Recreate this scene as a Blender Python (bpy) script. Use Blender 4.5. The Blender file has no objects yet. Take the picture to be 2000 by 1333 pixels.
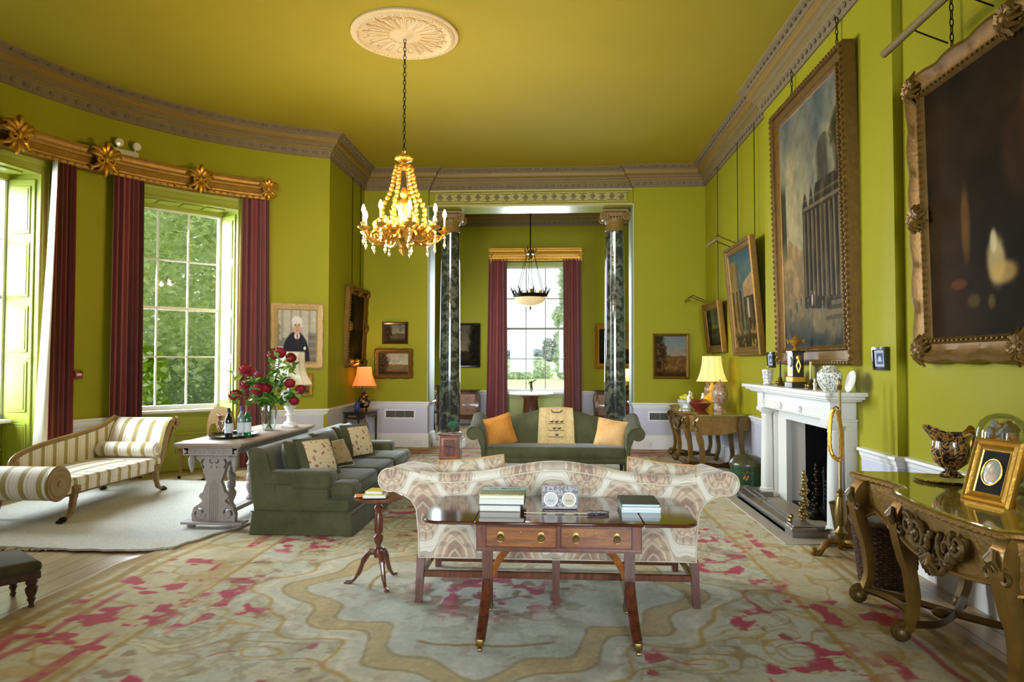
import bpy, bmesh, random
import numpy as np
from mathutils import Vector, Matrix, noise as mnoise
from mathutils.geometry import tessellate_polygon
from math import *

SC = bpy.context.scene
COL = SC.collection
random.seed(7)
# ------------------------------------------------------------------ camera, world, light, exposure
YAW, PITCH, ROLL, FPX = radians(3.3913), radians(1.7502), 0.0022, 1350.0
_f = Vector((-sin(YAW)*cos(PITCH), cos(YAW)*cos(PITCH), sin(PITCH)))
_r0 = Vector((cos(YAW), sin(YAW), 0)); _u0 = _r0.cross(_f)
_r = _r0*cos(ROLL) + _u0*sin(ROLL); _u = _u0*cos(ROLL) - _r0*sin(ROLL)
cam = bpy.data.cameras.new('camera'); cam.sensor_width = 36.0; cam.lens = FPX/2000*36
cam.clip_end = 500; cam.clip_start = .05
camo = bpy.data.objects.new('camera', cam); COL.objects.link(camo)
camo.matrix_world = Matrix(((_r.x, _u.x, -_f.x, 0), (_r.y, _u.y, -_f.y, 0), (_r.z, _u.z, -_f.z, 1.55), (0, 0, 0, 1)))
SC.camera = camo
SC.view_settings.view_transform = 'Standard'; SC.view_settings.look = 'None'
SC.view_settings.gamma = 1.0; SC.view_settings.use_curve_mapping = False
SC.view_settings.exposure = 0.0
SC.cycles.use_denoising = True
SC.cycles.max_bounces = 8; SC.cycles.diffuse_bounces = 5; SC.cycles.glossy_bounces = 4
SC.cycles.transmission_bounces = 6; SC.cycles.transparent_max_bounces = 16
SC.cycles.sample_clamp_indirect = 6.0
SC.cycles.caustics_reflective = False; SC.cycles.caustics_refractive = False

wd = bpy.data.worlds.new('overcast_sky'); SC.world = wd; wd.use_nodes = True
nt = wd.node_tree; nt.nodes.clear()
_o = nt.nodes.new('ShaderNodeOutputWorld'); _b = nt.nodes.new('ShaderNodeBackground')
_tc = nt.nodes.new('ShaderNodeTexCoord'); _sp = nt.nodes.new('ShaderNodeSeparateXYZ')
_cr = nt.nodes.new('ShaderNodeValToRGB')
_cr.color_ramp.elements[0].position = .0; _cr.color_ramp.elements[0].color = (.80, .84, .88, 1)
_cr.color_ramp.elements[1].position = .6; _cr.color_ramp.elements[1].color = (.90, .94, 1.0, 1)
nt.links.new(_tc.outputs['Generated'], _sp.inputs[0]); nt.links.new(_sp.outputs['Z'], _cr.inputs[0])
nt.links.new(_cr.outputs[0], _b.inputs[0]); _b.inputs[1].default_value = 2.0
nt.links.new(_b.outputs[0], _o.inputs[0])

def area_light(name, loc, aim, w, h, power, col):
    l = bpy.data.lights.new(name, 'AREA'); l.shape = 'RECTANGLE'; l.size = w; l.size_y = h
    l.energy = power; l.color = col
    o = bpy.data.objects.new(name, l); COL.objects.link(o); o.location = loc
    d = Vector(aim) - Vector(loc); o.rotation_euler = d.to_track_quat('-Z', 'Y').to_euler()
    return o
BOWC, BOWR = Vector((-1.941, 6.29, 0)), 4.38
def bow(ang, r=BOWR, z=0.0):
    a = radians(ang); return Vector((BOWC.x + r*cos(a), BOWC.y + r*sin(a), z))
DAY = (.78, .90, 1.0)
# daylight through the bow windows and the far window, then fill lamps
for i, (ang, pw, aim) in enumerate(((137.1, 340, (.6, 8.2, .1)), (170.0, 240, (-.3, 9.2, .1)), (203.0, 15, (0, 8, .2)))):
    p = bow(ang, 5.05, 2.35); area_light('daylight_bow_window', p, aim, 1.3, 2.7, pw, DAY).data.spread = radians(112)
area_light('daylight_far_window', (-.44, 17.75, 2.5), (-.44, 10, .6), 1.4, 3.0, 190, DAY).data.spread = radians(130)
for x in (-1.9, 1.15):
    area_light('rear_fill_light', (x, -2.75, 2.3), (x*.5-.2, 12, 2.0), 1.6, 2.6, 60, (.82, .92, 1)).data.spread = radians(52)  # added fill lamps in the unseen rear wall, aimed at the far end
area_light('far_room_side_fill', (-3.0, 15.2, 2.4), (0, 15, 1.2), 1.6, 2.8, 120, DAY)  # unseen fill lamp inside the far room; the wall behind it is closed

_sun = bpy.data.lights.new('soft_sun', 'SUN'); _sun.energy = 6.0; _sun.angle = radians(25); _sun.color = (1, .96, .88)  # added under the overcast sky to brighten the garden trees
_so = bpy.data.objects.new('soft_sun', _sun); COL.objects.link(_so); _so.rotation_euler = Vector((-.75, .35, -.75)).to_track_quat('-Z', 'Y').to_euler(); _so.location = (20, -10, 20)

# ------------------------------------------------------------------ material helpers
def lin(h):
    h = h.lstrip('#'); r = []
    for i in (0, 2, 4):
        c = int(h[i:i+2], 16)/255; r.append(c/12.92 if c <= .04045 else ((c+.055)/1.055)**2.4)
    return (*r, 1.0)
MATS = {}
class NG:
    def __init__(s, name):
        s.m = bpy.data.materials.new(name); s.m.use_nodes = True; s.nt = s.m.node_tree
        s.b = s.nt.nodes['Principled BSDF']; s.out = s.nt.nodes['Material Output']; MATS[name] = s.m
    def n(s, t, **k):
        d = s.nt.nodes.new('ShaderNode'+t)
        for a, v in k.items(): setattr(d, a, v)
        return d
    def l(s, a, b): s.nt.links.new(a, b)
    def val(s, sock, v):
        if hasattr(v, 'is_linked') or hasattr(v, 'links'): s.l(v, sock)
        else: sock.default_value = v
    def math(s, op, a, b=0.0, c=0.0):
        d = s.n('Math', operation=op); s.val(d.inputs[0], a); s.val(d.inputs[1], b)
        if len(d.inputs) > 2: s.val(d.inputs[2], c)
        return d.outputs[0]
    def coord(s, kind='Object', scale=(1, 1, 1), rot=(0, 0, 0), loc=(0, 0, 0)):
        t = s.n('TexCoord'); m = s.n('Mapping'); s.l(t.outputs[kind], m.inputs[0])
        m.inputs['Scale'].default_value = scale; m.inputs['Rotation'].default_value = rot; m.inputs['Location'].default_value = loc
        return m.outputs[0]
    def noise(s, vec, scale=5, detail=3, rough=.55, dist=0):
        d = s.n('TexNoise'); s.l(vec, d.inputs['Vector']); d.inputs['Scale'].default_value = scale
        d.inputs['Detail'].default_value = detail; d.inputs['Roughness'].default_value = rough; d.inputs['Distortion'].default_value = dist
        return d.outputs[0]
    def ramp(s, fac, stops, interp='LINEAR'):
        d = s.n('ValToRGB'); r = d.color_ramp; r.interpolation = interp
        while len(r.elements) < len(stops): r.elements.new(.5)
        for e, (p, c) in zip(r.elements, stops):
            e.position = p; e.color = lin(c) if isinstance(c, str) else c
        s.val(d.inputs[0], fac); return d.outputs[0]
    def mix(s, f, a, b, mode='MIX'):
        d = s.n('Mix', data_type='RGBA', blend_type=mode); s.val(d.inputs[0], f); s.val(d.inputs[6], a); s.val(d.inputs[7], b); return d.outputs[2]
    def bump(s, h, strength=.3, dist=.01):
        d = s.n('Bump'); d.inputs['Strength'].default_value = strength; d.inputs['Distance'].default_value = dist
        s.l(h, d.inputs['Height']); s.l(d.outputs[0], s.b.inputs['Normal'])
    def set(s, col=None, rough=None, metal=None, **k):
        if col is not None: s.val(s.b.inputs['Base Color'], lin(col) if isinstance(col, str) else col)
        if rough is not None: s.val(s.b.inputs['Roughness'], rough)
        if metal is not None: s.b.inputs['Metallic'].default_value = metal
        for a, v in k.items(): s.val(s.b.inputs[a.replace('_', ' ')], v)
        return s
def dark(h, f):
    c = lin(h); return (c[0]*f, c[1]*f, c[2]*f, 1)
def pbr(name, col, rough=.5, metal=0, var=.12, vs=6, bump=0, bs=60, coat=0, sheen=0, bd=.004):
    g = NG(name); v = g.coord()
    if var: g.set(g.mix(g.noise(v, vs, 4), dark(col, 1-var), dark(col, 1+var)), rough, metal)
    else: g.set(col, rough, metal)
    if bump: g.bump(g.noise(v, bs, 3), bump, bd)
    if coat: g.set(Coat_Weight=coat); g.b.inputs['Coat Roughness'].default_value = .08
    if sheen: g.set(Sheen_Weight=sheen); g.b.inputs['Sheen Roughness'].default_value = .5
    return g.m
def wood(name, c1, c2, rough=.3, scale=(2, 2, 18), coat=.3, rings=3):
    g = NG(name); v = g.coord(scale=scale); n = g.noise(v, rings, 5, .6, .6)
    n2 = g.noise(v, rings*7, 3, .6)
    f = g.math('ADD', g.math('MULTIPLY', n, .75), g.math('MULTIPLY', n2, .3))
    g.set(g.ramp(f, ((.35, c1), (.65, c2))), rough); g.set(Coat_Weight=coat); g.b.inputs['Coat Roughness'].default_value = .1
    g.bump(n2, .08, .002); return g.m
def glassy(name, tint=(1, 1, 1, 1), refl=.06):
    g = NG(name); t = g.n('BsdfTransparent'); t.inputs[0].default_value = tint
    gl = g.n('BsdfGlossy'); gl.inputs['Roughness'].default_value = .03
    fr = g.n('LayerWeight'); fr.inputs[0].default_value = .25
    m = g.n('MixShader'); g.l(g.math('ADD', g.math('MULTIPLY', fr.outputs['Fresnel'], .55), refl*.3), m.inputs[0]); g.l(t.outputs[0], m.inputs[1]); g.l(gl.outputs[0], m.inputs[2])
    g.l(m.outputs[0], g.out.inputs[0]); return g.m
def emit(name, col, st):
    g = NG(name); g.set(col, .5); g.val(g.b.inputs['Emission Color'], lin(col)); g.b.inputs['Emission Strength'].default_value = st; return g.m

# ------------------------------------------------------------------ mesh builder
class MB:
    def __init__(s): s.v = []; s.f = []; s.m = []; s.cur = 0; s.T = Matrix.Identity(4)
    def mat(s, i): s.cur = i; return s
    def at(s, x=0, y=0, z=0, rz=0, rx=0, ry=0, sc=1):
        s.T = Matrix.Translation((x, y, z)) @ Matrix.Rotation(rz, 4, 'Z') @ Matrix.Rotation(ry, 4, 'Y') @ Matrix.Rotation(rx, 4, 'X') @ Matrix.Scale(sc, 4); return s
    def add(s, vs, fs):
        o = len(s.v); T = s.T
        s.v += [tuple(T @ Vector(p)) for p in vs]; s.f += [tuple(i+o for i in f) for f in fs]; s.m += [s.cur]*len(fs); return s
    def box(s, x0, y0, z0, x1, y1, z1, r=0, seg=2):
        if r > 0:
            bm = bmesh.new(); bmesh.ops.create_cube(bm, size=1)
            for q in bm.verts: q.co = ((x0+x1)/2+q.co.x*(x1-x0), (y0+y1)/2+q.co.y*(y1-y0), (z0+z1)/2+q.co.z*(z1-z0))
            r = min(r, .49*min(abs(x1-x0), abs(y1-y0), abs(z1-z0)))
            bmesh.ops.bevel(bm, geom=bm.edges[:], offset=r, segments=seg, profile=.5, affect='EDGES')
            bm.verts.index_update(); vs = [q.co.copy() for q in bm.verts]; fs = [tuple(q.index for q in f.verts) for f in bm.faces]; bm.free()
            return s.add(vs, fs)
        vs = [(x0, y0, z0), (x1, y0, z0), (x1, y1, z0), (x0, y1, z0), (x0, y0, z1), (x1, y0, z1), (x1, y1, z1), (x0, y1, z1)]
        return s.add(vs, [(3, 2, 1, 0), (4, 5, 6, 7), (0, 1, 5, 4), (1, 2, 6, 5), (2, 3, 7, 6), (3, 0, 4, 7)])
    def lathe(s, prof, n=20, c=(0, 0, 0), wav=0, wn=8, twist=0):
        vs = []; fs = []; K = len(prof)
        for (r, z) in prof:
            for i in range(n):
                a = 2*pi*i/n; rr = r*(1+wav*cos(wn*a+twist*z)); vs.append((c[0]+rr*cos(a), c[1]+rr*sin(a), c[2]+z))
        for k in range(K-1):
            for i in range(n):
                j = (i+1) % n; fs.append((k*n+i, k*n+j, (k+1)*n+j, (k+1)*n+i))
        if prof[0][0] > 1e-4: fs.append(tuple(range(n-1, -1, -1)))
        if prof[-1][0] > 1e-4: fs.append(tuple((K-1)*n+i for i in range(n)))
        return s.add(vs, fs)
    def tube(s, pts, r, n=8, closed=False, flat=1.0, up=None):
        P = [Vector(p) for p in pts]; K = len(P); R = r if isinstance(r, (list, tuple)) else [r]*K
        if len(R) != K: R = [R[0]+(R[-1]-R[0])*i/(K-1) for i in range(K)]
        vs = []; fs = []; nrm = None
        for k in range(K):
            if closed: t = P[(k+1) % K]-P[k-1]
            else: t = P[min(k+1, K-1)]-P[max(k-1, 0)]
            t = t.normalized() if t.length > 1e-9 else Vector((0, 0, 1))
            if nrm is None:
                nrm = Vector(up) if up else (Vector((0, 0, 1)) if abs(t.z) < .9 else Vector((1, 0, 0)))
            nrm = (nrm - t*nrm.dot(t)); nrm = nrm.normalized() if nrm.length > 1e-6 else t.orthogonal().normalized()
            b = t.cross(nrm)
            for i in range(n):
                a = 2*pi*i/n; vs.append(P[k]+nrm*(R[k]*cos(a))+b*(R[k]*flat*sin(a)))
        for k in range(K if closed else K-1):
            q = (k+1) % K
            for i in range(n):
                j = (i+1) % n; fs.append((k*n+i, k*n+j, q*n+j, q*n+i))
        if not closed: fs += [tuple(range(n-1, -1, -1)), tuple((K-1)*n+i for i in range(n))]
        return s.add(vs, fs)
    def grid(s, fn, nu, nv, cu=False, cv=False, two=0):
        vs = [fn(i/(nu if cu else nu-1), j/(nv if cv else nv-1)) for j in range(nv) for i in range(nu)]; fs = []
        for j in range(nv if cv else nv-1):
            for i in range(nu if cu else nu-1):
                i2 = (i+1) % nu; j2 = (j+1) % nv; fs.append((j*nu+i, j*nu+i2, j2*nu+i2, j2*nu+i))
        return s.add(vs, fs)
    def ell(s, c, r, nu=12, nv=8, p=1.0):
        def sp(x): return copysign(abs(x)**p, x)
        def f(u, v):
            a = 2*pi*u; b = pi*(v-.5); return (c[0]+r[0]*sp(cos(b))*sp(cos(a)), c[1]+r[1]*sp(cos(b))*sp(sin(a)), c[2]+r[2]*sp(sin(b)))
        return s.grid(f, nu, nv, cu=True)
    def prism(s, polys, d, ax='y', o=(0, 0, 0)):
        """polys: outline (+holes) of 2-D points, extruded by d; ax 'y': (x,z) plane, 'x': (y,z) plane, 'z': (x,y) plane"""
        if not isinstance(polys[0][0], (tuple, list)): polys = [polys]
        def P(p, e):
            q = {'y': (p[0], e, p[1]), 'x': (e, p[0], p[1]), 'z': (p[0], p[1], e)}[ax]
            return (q[0]+o[0], q[1]+o[1], q[2]+o[2])
        flat = [p for q in polys for p in q]; N = len(flat)
        tri = tessellate_polygon([[Vector((p[0], p[1], 0)) for p in q] for q in polys])
        vs = [P(p, 0) for p in flat]+[P(p, d) for p in flat]
        fs = [tuple(t) for t in tri]+[tuple(i+N for i in reversed(t)) for t in tri]; b = 0
        for q in polys:
            k = len(q)
            for i in range(k): fs.append((b+i, b+(i+1) % k, b+(i+1) % k+N, b+i+N))
            b += k
        return s.add(vs, fs)
    def sweep(s, path, sec, closed=False, mats=None, z=0):
        """moulding: path of (x,y), section of (d,z), d to the left of the path"""
        P = [Vector((p[0], p[1])) for p in path]; K = len(P); M = len(sec); vs = []
        for k in range(K):
            a = (P[k]-P[k-1]) if (closed or k > 0) else (P[1]-P[0]); b = (P[(k+1) % K]-P[k]) if (closed or k < K-1) else a
            a.normalize(); b.normalize(); na = Vector((-a.y, a.x)); nb = Vector((-b.y, b.x)); m = (na+nb)
            m = m/max(.25, m.dot(na)) if m.length > 1e-6 else na
            for (d, h) in sec: q = P[k]+m*d; vs.append((q.x, q.y, z+h))
        keep = s.cur
        for k in range(K if closed else K-1):
            q = (k+1) % K
            for i in range(M-1):
                if mats: s.cur = mats[i]
                s.add([vs[k*M+i], vs[q*M+i], vs[q*M+i+1], vs[k*M+i+1]], [(0, 1, 2, 3)])
        s.cur = keep
        if not closed:
            s.add([vs[i] for i in range(M)], [tuple(range(M))]); s.add([vs[(K-1)*M+i] for i in range(M)], [tuple(range(M-1, -1, -1))])
        return s
    def build(s, name, mats, parent=None, smooth=38, weld=False):
        me = bpy.data.meshes.new(name); me.from_pydata(s.v, [], s.f)
        if weld or True:
            bm = bmesh.new(); bm.from_mesh(me); bm.faces.ensure_lookup_table()
            for f, mi in zip(bm.faces, s.m): f.material_index = mi
            if weld: bmesh.ops.remove_doubles(bm, verts=bm.verts[:], dist=1e-5)
            bmesh.ops.recalc_face_normals(bm, faces=bm.faces[:]); bm.to_mesh(me); bm.free()
        for m in (mats if isinstance(mats, (list, tuple)) else [mats]): me.materials.append(MATS[m] if isinstance(m, str) else m)
        if smooth:
            me.polygons.foreach_set('use_smooth', [True]*len(me.polygons)); me.set_sharp_from_angle(angle=radians(smooth))
        o = bpy.data.objects.new(name, me); COL.objects.link(o)
        if parent: o.parent = parent
        return o
def tag(o, label, cat, group=None, kind=None):
    o['label'] = label; o['category'] = cat
    if group: o['group'] = group
    if kind: o['kind'] = kind
    return o
def thing(name, label, cat, loc=(0, 0, 0), rz=0, group=None, rx=0, ry=0):
    o = bpy.data.objects.new(name, None); o.empty_display_size = .1; COL.objects.link(o)
    o.location = loc; o.rotation_euler = (rx, ry, rz); return tag(o, label, cat, group)
def struct(o): o['kind'] = 'structure'; return o
def copy_tree(o, loc, rz, label=None):
    c = o.copy(); COL.objects.link(c); c.location = loc; c.rotation_euler = (0, 0, rz)
    if label: c['label'] = label
    for ch in o.children:
        d = ch.copy(); COL.objects.link(d); d.parent = c
        for g in ch.children: e = g.copy(); COL.objects.link(e); e.parent = d
    return c
def vnoise(x, y, seed=0):
    """numpy value noise"""
    xi = np.floor(x).astype(int); yi = np.floor(y).astype(int); xf = x-xi; yf = y-yi
    def h(a, b): return np.modf(np.abs(np.sin(a*127.1+b*311.7+seed*74.7)*43758.5453))[0]
    u = xf*xf*(3-2*xf); w = yf*yf*(3-2*yf)
    return (h(xi, yi)*(1-u)+h(xi+1, yi)*u)*(1-w)+(h(xi, yi+1)*(1-u)+h(xi+1, yi+1)*u)*w
def fbm(x, y, seed=0, o=4):
    r = 0; a = .5
    for k in range(o): r = r+a*vnoise(x*2**k, y*2**k, seed+k); a *= .5
    return r/(1-.5**o)
def arc(cx, cy, r, a0, a1, n):
    return [(cx+r*cos(radians(a0+(a1-a0)*i/n)), cy+r*sin(radians(a0+(a1-a0)*i/n))) for i in range(n+1)]
def spiral(cx, cy, r0, r1, a0, turns, n=16):
    return [(cx+(r0+(r1-r0)*i/n)*cos(a0+turns*2*pi*i/n), cy+(r0+(r1-r0)*i/n)*sin(a0+turns*2*pi*i/n)) for i in range(n+1)]
def smooth_path(pts, n=4):
    """Catmull-Rom through the points"""
    P = [Vector(p) for p in pts]; out = []
    for i in range(len(P)-1):
        a = P[max(i-1, 0)]; b = P[i]; c = P[i+1]; d = P[min(i+2, len(P)-1)]
        for k in range(n):
            t = k/n; out.append(.5*((2*b)+(c-a)*t+(2*a-5*b+4*c-d)*t*t+(3*b-a-3*c+d)*t**3))
    out.append(P[-1]); return out
# ------------------------------------------------------------------ materials of the room
def wallmat(name, col, v=.06, r=.6):
    g = NG(name); c = g.coord(); n = g.noise(c, 1.3, 4); g.set(g.mix(n, dark(col, 1-v), dark(col, 1+v)), r)
    g.b.inputs['Specular IOR Level'].default_value = .2 if 'lime' in name and 'paint' not in name else .5
    g.bump(g.noise(c, 90, 2), .05, .002); return g.m
wallmat('lime_wall', '#948f16', .06, .6); wallmat('lime_ceiling', '#a3932a', .05, .75)
wallmat('lime_paint', '#9aa336', .03, .35)
wallmat('lilac_dado', '#c0c0d2', .03, .5); wallmat('white_paint', '#e2e1e2', .03, .4)
wallmat('pale_pilaster', '#aab48a', .04, .5)
pbr('tan_plaster', '#7a683f', .7, 0, .18, 14, .25, 70); pbr('pink_plaster', '#76644a', .75, 0, .22, 30, .4, 60)
pbr('gold_plaster', '#86692e', .5, 0, .2, 20, .2, 60); pbr('rose_plaster', '#d8bf98', .6, 0, .08, 20, .2, 60)
pbr('gilt', '#b8882f', .36, .75, .35, 22, .45, 70, 0); pbr('gilt_bright', '#d9a84a', .3, .85, .25, 25, .35, 80)
pbr('gilt_dark', '#7a581f', .45, .6, .4, 25, .5, 70); pbr('pelmet_gilt', '#8c6622', .42, .5, .35, 16, .4, 60); pbr('old_gilt', '#6e4f1c', .45, .5, .45, 14, .5, 45)
pbr('pale_gilt', '#b89a68', .5, .35, .25, 25, .5, 70)
pbr('brass', '#80693a', .36, .8, .25, 14); pbr('bronze', '#20190f', .4, .7, .3, 20); pbr('silver', '#6f6c6b', .48, .8, .6, 70, .6, 90)
pbr('steel', '#9a948e', .32, .85, .2, 14); pbr('iron', '#141316', .6, .3, .2, 10); pbr('black_lacquer', '#131214', .18, 0, .2, 8, 0, 60, .5)
pbr('white_marble', '#d9d7d4', .3, 0, .05, 3, 0); pbr('grey_slate', '#6b6862', .5, 0, .15, 6); pbr('hearth_stone', '#a39a88', .55, 0, .1, 4)
pbr('pebble_plastic', '#c9c6b8', .4); pbr('red_plastic', '#7d1712', .35); pbr('lens_glass', '#d8d2c8', .1, 0, .1)
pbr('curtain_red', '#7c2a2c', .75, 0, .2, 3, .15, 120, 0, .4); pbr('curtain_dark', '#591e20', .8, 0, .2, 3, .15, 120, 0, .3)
pbr('curtain_gold', '#7c5518', .7, 0, .2, 5, .1, 120); pbr('curtain_lining', '#d8d2c4', .8, 0, .05, 5)
glassy('window_glass', (.97, .98, .98, 1), .04); glassy('clear_glass', (.93, .96, .94, 1), .2)
def boards():
    g = NG('floor_boards'); v = g.coord(); sp = g.n('SeparateXYZ'); g.l(v, sp.inputs[0])
    x = g.math('DIVIDE', sp.outputs[0], .16); fr = g.math('FRACT', x); ix = g.math('FLOOR', x)
    wn = g.n('TexWhiteNoise', noise_dimensions='1D'); g.l(ix, wn.inputs[1])
    v2 = g.coord(scale=(6, .5, 1)); n = g.noise(v2, 6, 5)
    c = g.ramp(g.math('ADD', g.math('MULTIPLY', n, .7), g.math('MULTIPLY', wn.outputs[0], .3)), ((.2, '#8a7250'), (.8, '#c2a983')))
    gap = g.math('LESS_THAN', g.math('ABSOLUTE', g.math('SUBTRACT', fr, .5)), .475)
    g.set(g.mix(gap, lin('#3a2c1c'), c), .32); return g.m
boards()
def marble(name, cols, sc, dist):
    g = NG(name); v = g.coord(scale=(1, 1, .8)); n0 = g.noise(v, 2.2, 5, .6)
    w = g.n('TexWave', wave_type='BANDS', bands_direction='Z'); g.l(v, w.inputs[0]); w.inputs['Scale'].default_value = sc
    w.inputs['Distortion'].default_value = dist; w.inputs['Detail'].default_value = 6; w.inputs['Detail Scale'].default_value = 1.3; w.inputs['Detail Roughness'].default_value = .65
    f = g.math('ADD', g.math('MULTIPLY', w.outputs[1], .55), g.math('MULTIPLY', n0, .45))
    g.set(g.ramp(f, tuple(zip((.15, .38, .5, .62, .85), cols))), .12); g.set(Coat_Weight=.5); return g.m
marble('green_marble', ('#282a2a', '#34372f', '#42463b', '#50554a', '#74766a'), 1.3, 22)

# ------------------------------------------------------------------ room shell
CEIL = 5.04; XL, XR, XB, YF = -3.46, 2.71, 2.64, 12.42
_fo = [(3.25, -3), (3.25, 17.8), (-3.6, 17.8), (-3.6, 12.6)]+[tuple(bow(a, 4.86)[:2]) for a in range(108, 253, 4)]+[(-3.6, -3)]
m = MB(); m.add([(x, y, 0) for x, y in _fo], [tuple(range(len(_fo)))]); struct(m.build('floor', 'floor_boards', smooth=0))
m = MB(); m.box(-7.5, -3, CEIL, 3.4, 13.2, CEIL+.2); struct(m.build('ceiling', 'lime_ceiling', smooth=0))
m = MB(); m.box(-4.2, 13.05, 5.46, 3.2, 18, 5.6); struct(m.build('ceiling_far', 'lime_ceiling', smooth=0))
OX0, OX1, OZ = -2.27, 1.44, 4.40
m = MB(); m.box(-4.2, YF, 0, OX0, 13.1, 5.5); m.box(OX1, YF, 0, 3.3, 13.1, 5.5); m.box(OX0, YF+.1, OZ, OX1, 13.1, 5.5); struct(m.build('wall_far', 'lime_wall', smooth=0))
m = MB(); m.box(XL-.35, 10.43, 0, XL, YF, CEIL); m.box(XL-.35, -3, 0, XL, 2.2, CEIL); struct(m.build('wall_left', 'lime_wall', smooth=0))
m = MB(); m.box(XR, -3, 0, XR+.5, 6.64, CEIL); m.box(XR, 7.90, 0, XR+.56, YF, CEIL); m.box(XR, 6.64, 1.02, XR+.56, 7.90, CEIL)
m.box(XB, 5.49, 0, XR, 6.62, CEIL); m.box(XB, 7.90, 0, XR, 8.75, CEIL); m.box(XB, 6.62, 1.02, XR, 7.90, CEIL); struct(m.build('wall_right', 'lime_wall', smooth=0))
m = MB()
for x0, x1, z0, z1 in ((-3.8, -2.7, 0, CEIL), (-1.1, .35, 0, CEIL), (1.95, 3.2, 0, CEIL), (-2.7, -1.1, 0, .7), (.35, 1.95, 0, .7), (-2.7, -1.1, 3.9, CEIL), (.35, 1.95, 3.9, CEIL)): m.box(x0, -3.0, z0, x1, -2.6, z1)
struct(m.build('wall_rear', 'lime_wall', smooth=0))
# the bow: a curved wall with three window openings
WINS = (137.1, 170.0, 203.0); HA = 9.9; WZ = 3.76
def in_win(a): return any(abs(a-c) < HA-.01 for c in WINS)
edges = sorted(set([110.0, 250.0] + [c+s*HA for c in WINS for s in (-1, 1)] + [round(110+2*i, 2) for i in range(71) if not any(abs(110+2*i-(c+s*HA)) < .6 for c in WINS for s in (-1, 1))]))
m = MB()
for a, b in zip(edges, edges[1:]):
    zs = (WZ, 5.1) if in_win((a+b)/2) else (0, 5.1)
    m.add([bow(a, z=zs[0]), bow(b, z=zs[0]), bow(b, z=zs[1]), bow(a, z=zs[1])], [(0, 1, 2, 3)])
struct(m.build('wall_bow', 'lime_wall', smooth=30, weld=True))
# back room beyond the columns
BX0, BX1, BY = -3.3, 2.5, 17.4; WX0, WX1 = -1.32, .44
m = MB(); m.box(BX0-.3, BY, 0, WX0, BY+.4, 5.5); m.box(WX1, BY, 0, BX1+.3, BY+.4, 5.5); m.box(WX0, BY, 4.08, WX1, BY+.4, 5.5); struct(m.build('wall_back', 'lime_wall', smooth=0))
m = MB(); m.box(BX0-.3, 13.1, 0, BX0, BY, 5.5); struct(m.build('wall_back_left', 'lime_wall', smooth=0))
m = MB(); m.box(BX1, 13.1, 0, BX1+.3, BY, 5.5); struct(m.build('wall_back_right', 'lime_wall', smooth=0))
# cornice all round the room
PATH = [(XR, -2.6), (XR, 5.49), (XB, 5.49), (XB, 8.75), (XR, 8.75), (XR, YF), (OX1, YF), (OX1, YF+.1), (OX0, YF+.1), (OX0, YF), (XL, YF), (XL, 10.41)] + \
       [tuple(bow(a)[:2]) for a in range(112, 249, 2)] + [(XL, 2.17), (XL, -2.6)]
CSEC = [(0, 4.69), (.02, 4.69), (.025, 4.71), (.03, 4.715), (.06, 4.79), (.065, 4.80), (.085, 4.815), (.085, 4.835), (.11, 4.85), (.115, 4.875), (.13, 4.885), (.16, 4.90), (.165, 4.905), (.17, 4.965), (.185, 4.97), (.195, 4.985), (.26, 5.03), (.27, 5.045)]
CM = [1, 1, 1, 1, 0, 0, 2, 0, 1, 0, 2, 0, 2, 0, 1, 1, 0]
m = MB(); m.sweep(PATH, CSEC, mats=CM)
def along(path, step, off):
    for (a, b) in zip(path, path[1:]):
        a = Vector(a); b = Vector(b); L = (b-a).length; n = int(L/step)
        t = (b-a)/L if L > 0 else Vector((1, 0)); nn = Vector((-t.y, t.x))
        for i in range(max(n, 1 if L > step*.6 else 0)):
            p = a+t*(L*(i+.5)/max(n, 1))+nn*off; yield p, atan2(t.y, t.x)
m.cur = 1
for p, r in along(PATH[1:-1], .115, .05): m.at(p.x, p.y, 4.752, r); m.ell((0, 0, 0), (.043, .02, .034), 6, 4)
for p, r in along(PATH[1:-1], .13, .225): m.at(p.x, p.y, 5.005, r); m.ell((0, 0, 0), (.046, .028, .026), 6, 4)
m.at(); struct(m.build('trim_1', ['tan_plaster', 'pink_plaster', 'gold_plaster'], smooth=30))
BP = [(BX1, 13.2), (BX1, BY), (BX0, BY), (BX0, 13.2)]
m = MB(); m.sweep(BP, [(d, z+.30) for d, z in CSEC], mats=CM); m.cur = 1
for p, r in along(BP, .12, .05): m.at(p.x, p.y, 5.052, r); m.ell((0, 0, 0), (.043, .02, .034), 6, 4)
m.at(); struct(m.build('trim_2', ['tan_plaster', 'pink_plaster', 'gold_plaster'], smooth=30))
# dado, chair rail and skirting
DSEC = [(0, .835), (.045, .83), (.05, .81), (.03, .795), (.022, .765), (.012, .755), (.008, .74), (.008, .262), (.02, .256), (.028, .235), (.034, .20), (.034, 0)]
DM = [0, 0, 0, 0, 0, 0, 1, 0, 0, 0, 0]
RUNS = [[(XR, -2.6), (XR, 5.49), (XB, 5.49), (XB, 6.1)], [(XB, 8.45), (XB, 8.75), (XR, 8.75), (XR, YF), (OX1, YF), (OX1, 13.1)],
        [(OX0, 13.1), (OX0, YF), (XL, YF), (XL, 10.41)] + [tuple(bow(a)[:2]) for a in (112, 114, 116, 118, 120, 122, 124, 126)],
        [tuple(bow(a)[:2]) for a in (148.2, 150, 152, 154, 156, 158.4)], [tuple(bow(a)[:2]) for a in (181.5, 185, 189, 191.5)],
        [tuple(bow(a)[:2]) for a in range(214, 251, 4)]+[(XL, -2.6)],
        [(BX1, 13.1), (BX1, BY), (WX1, BY)], [(WX0, BY), (BX0, BY), (BX0, 13.1)]]
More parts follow.
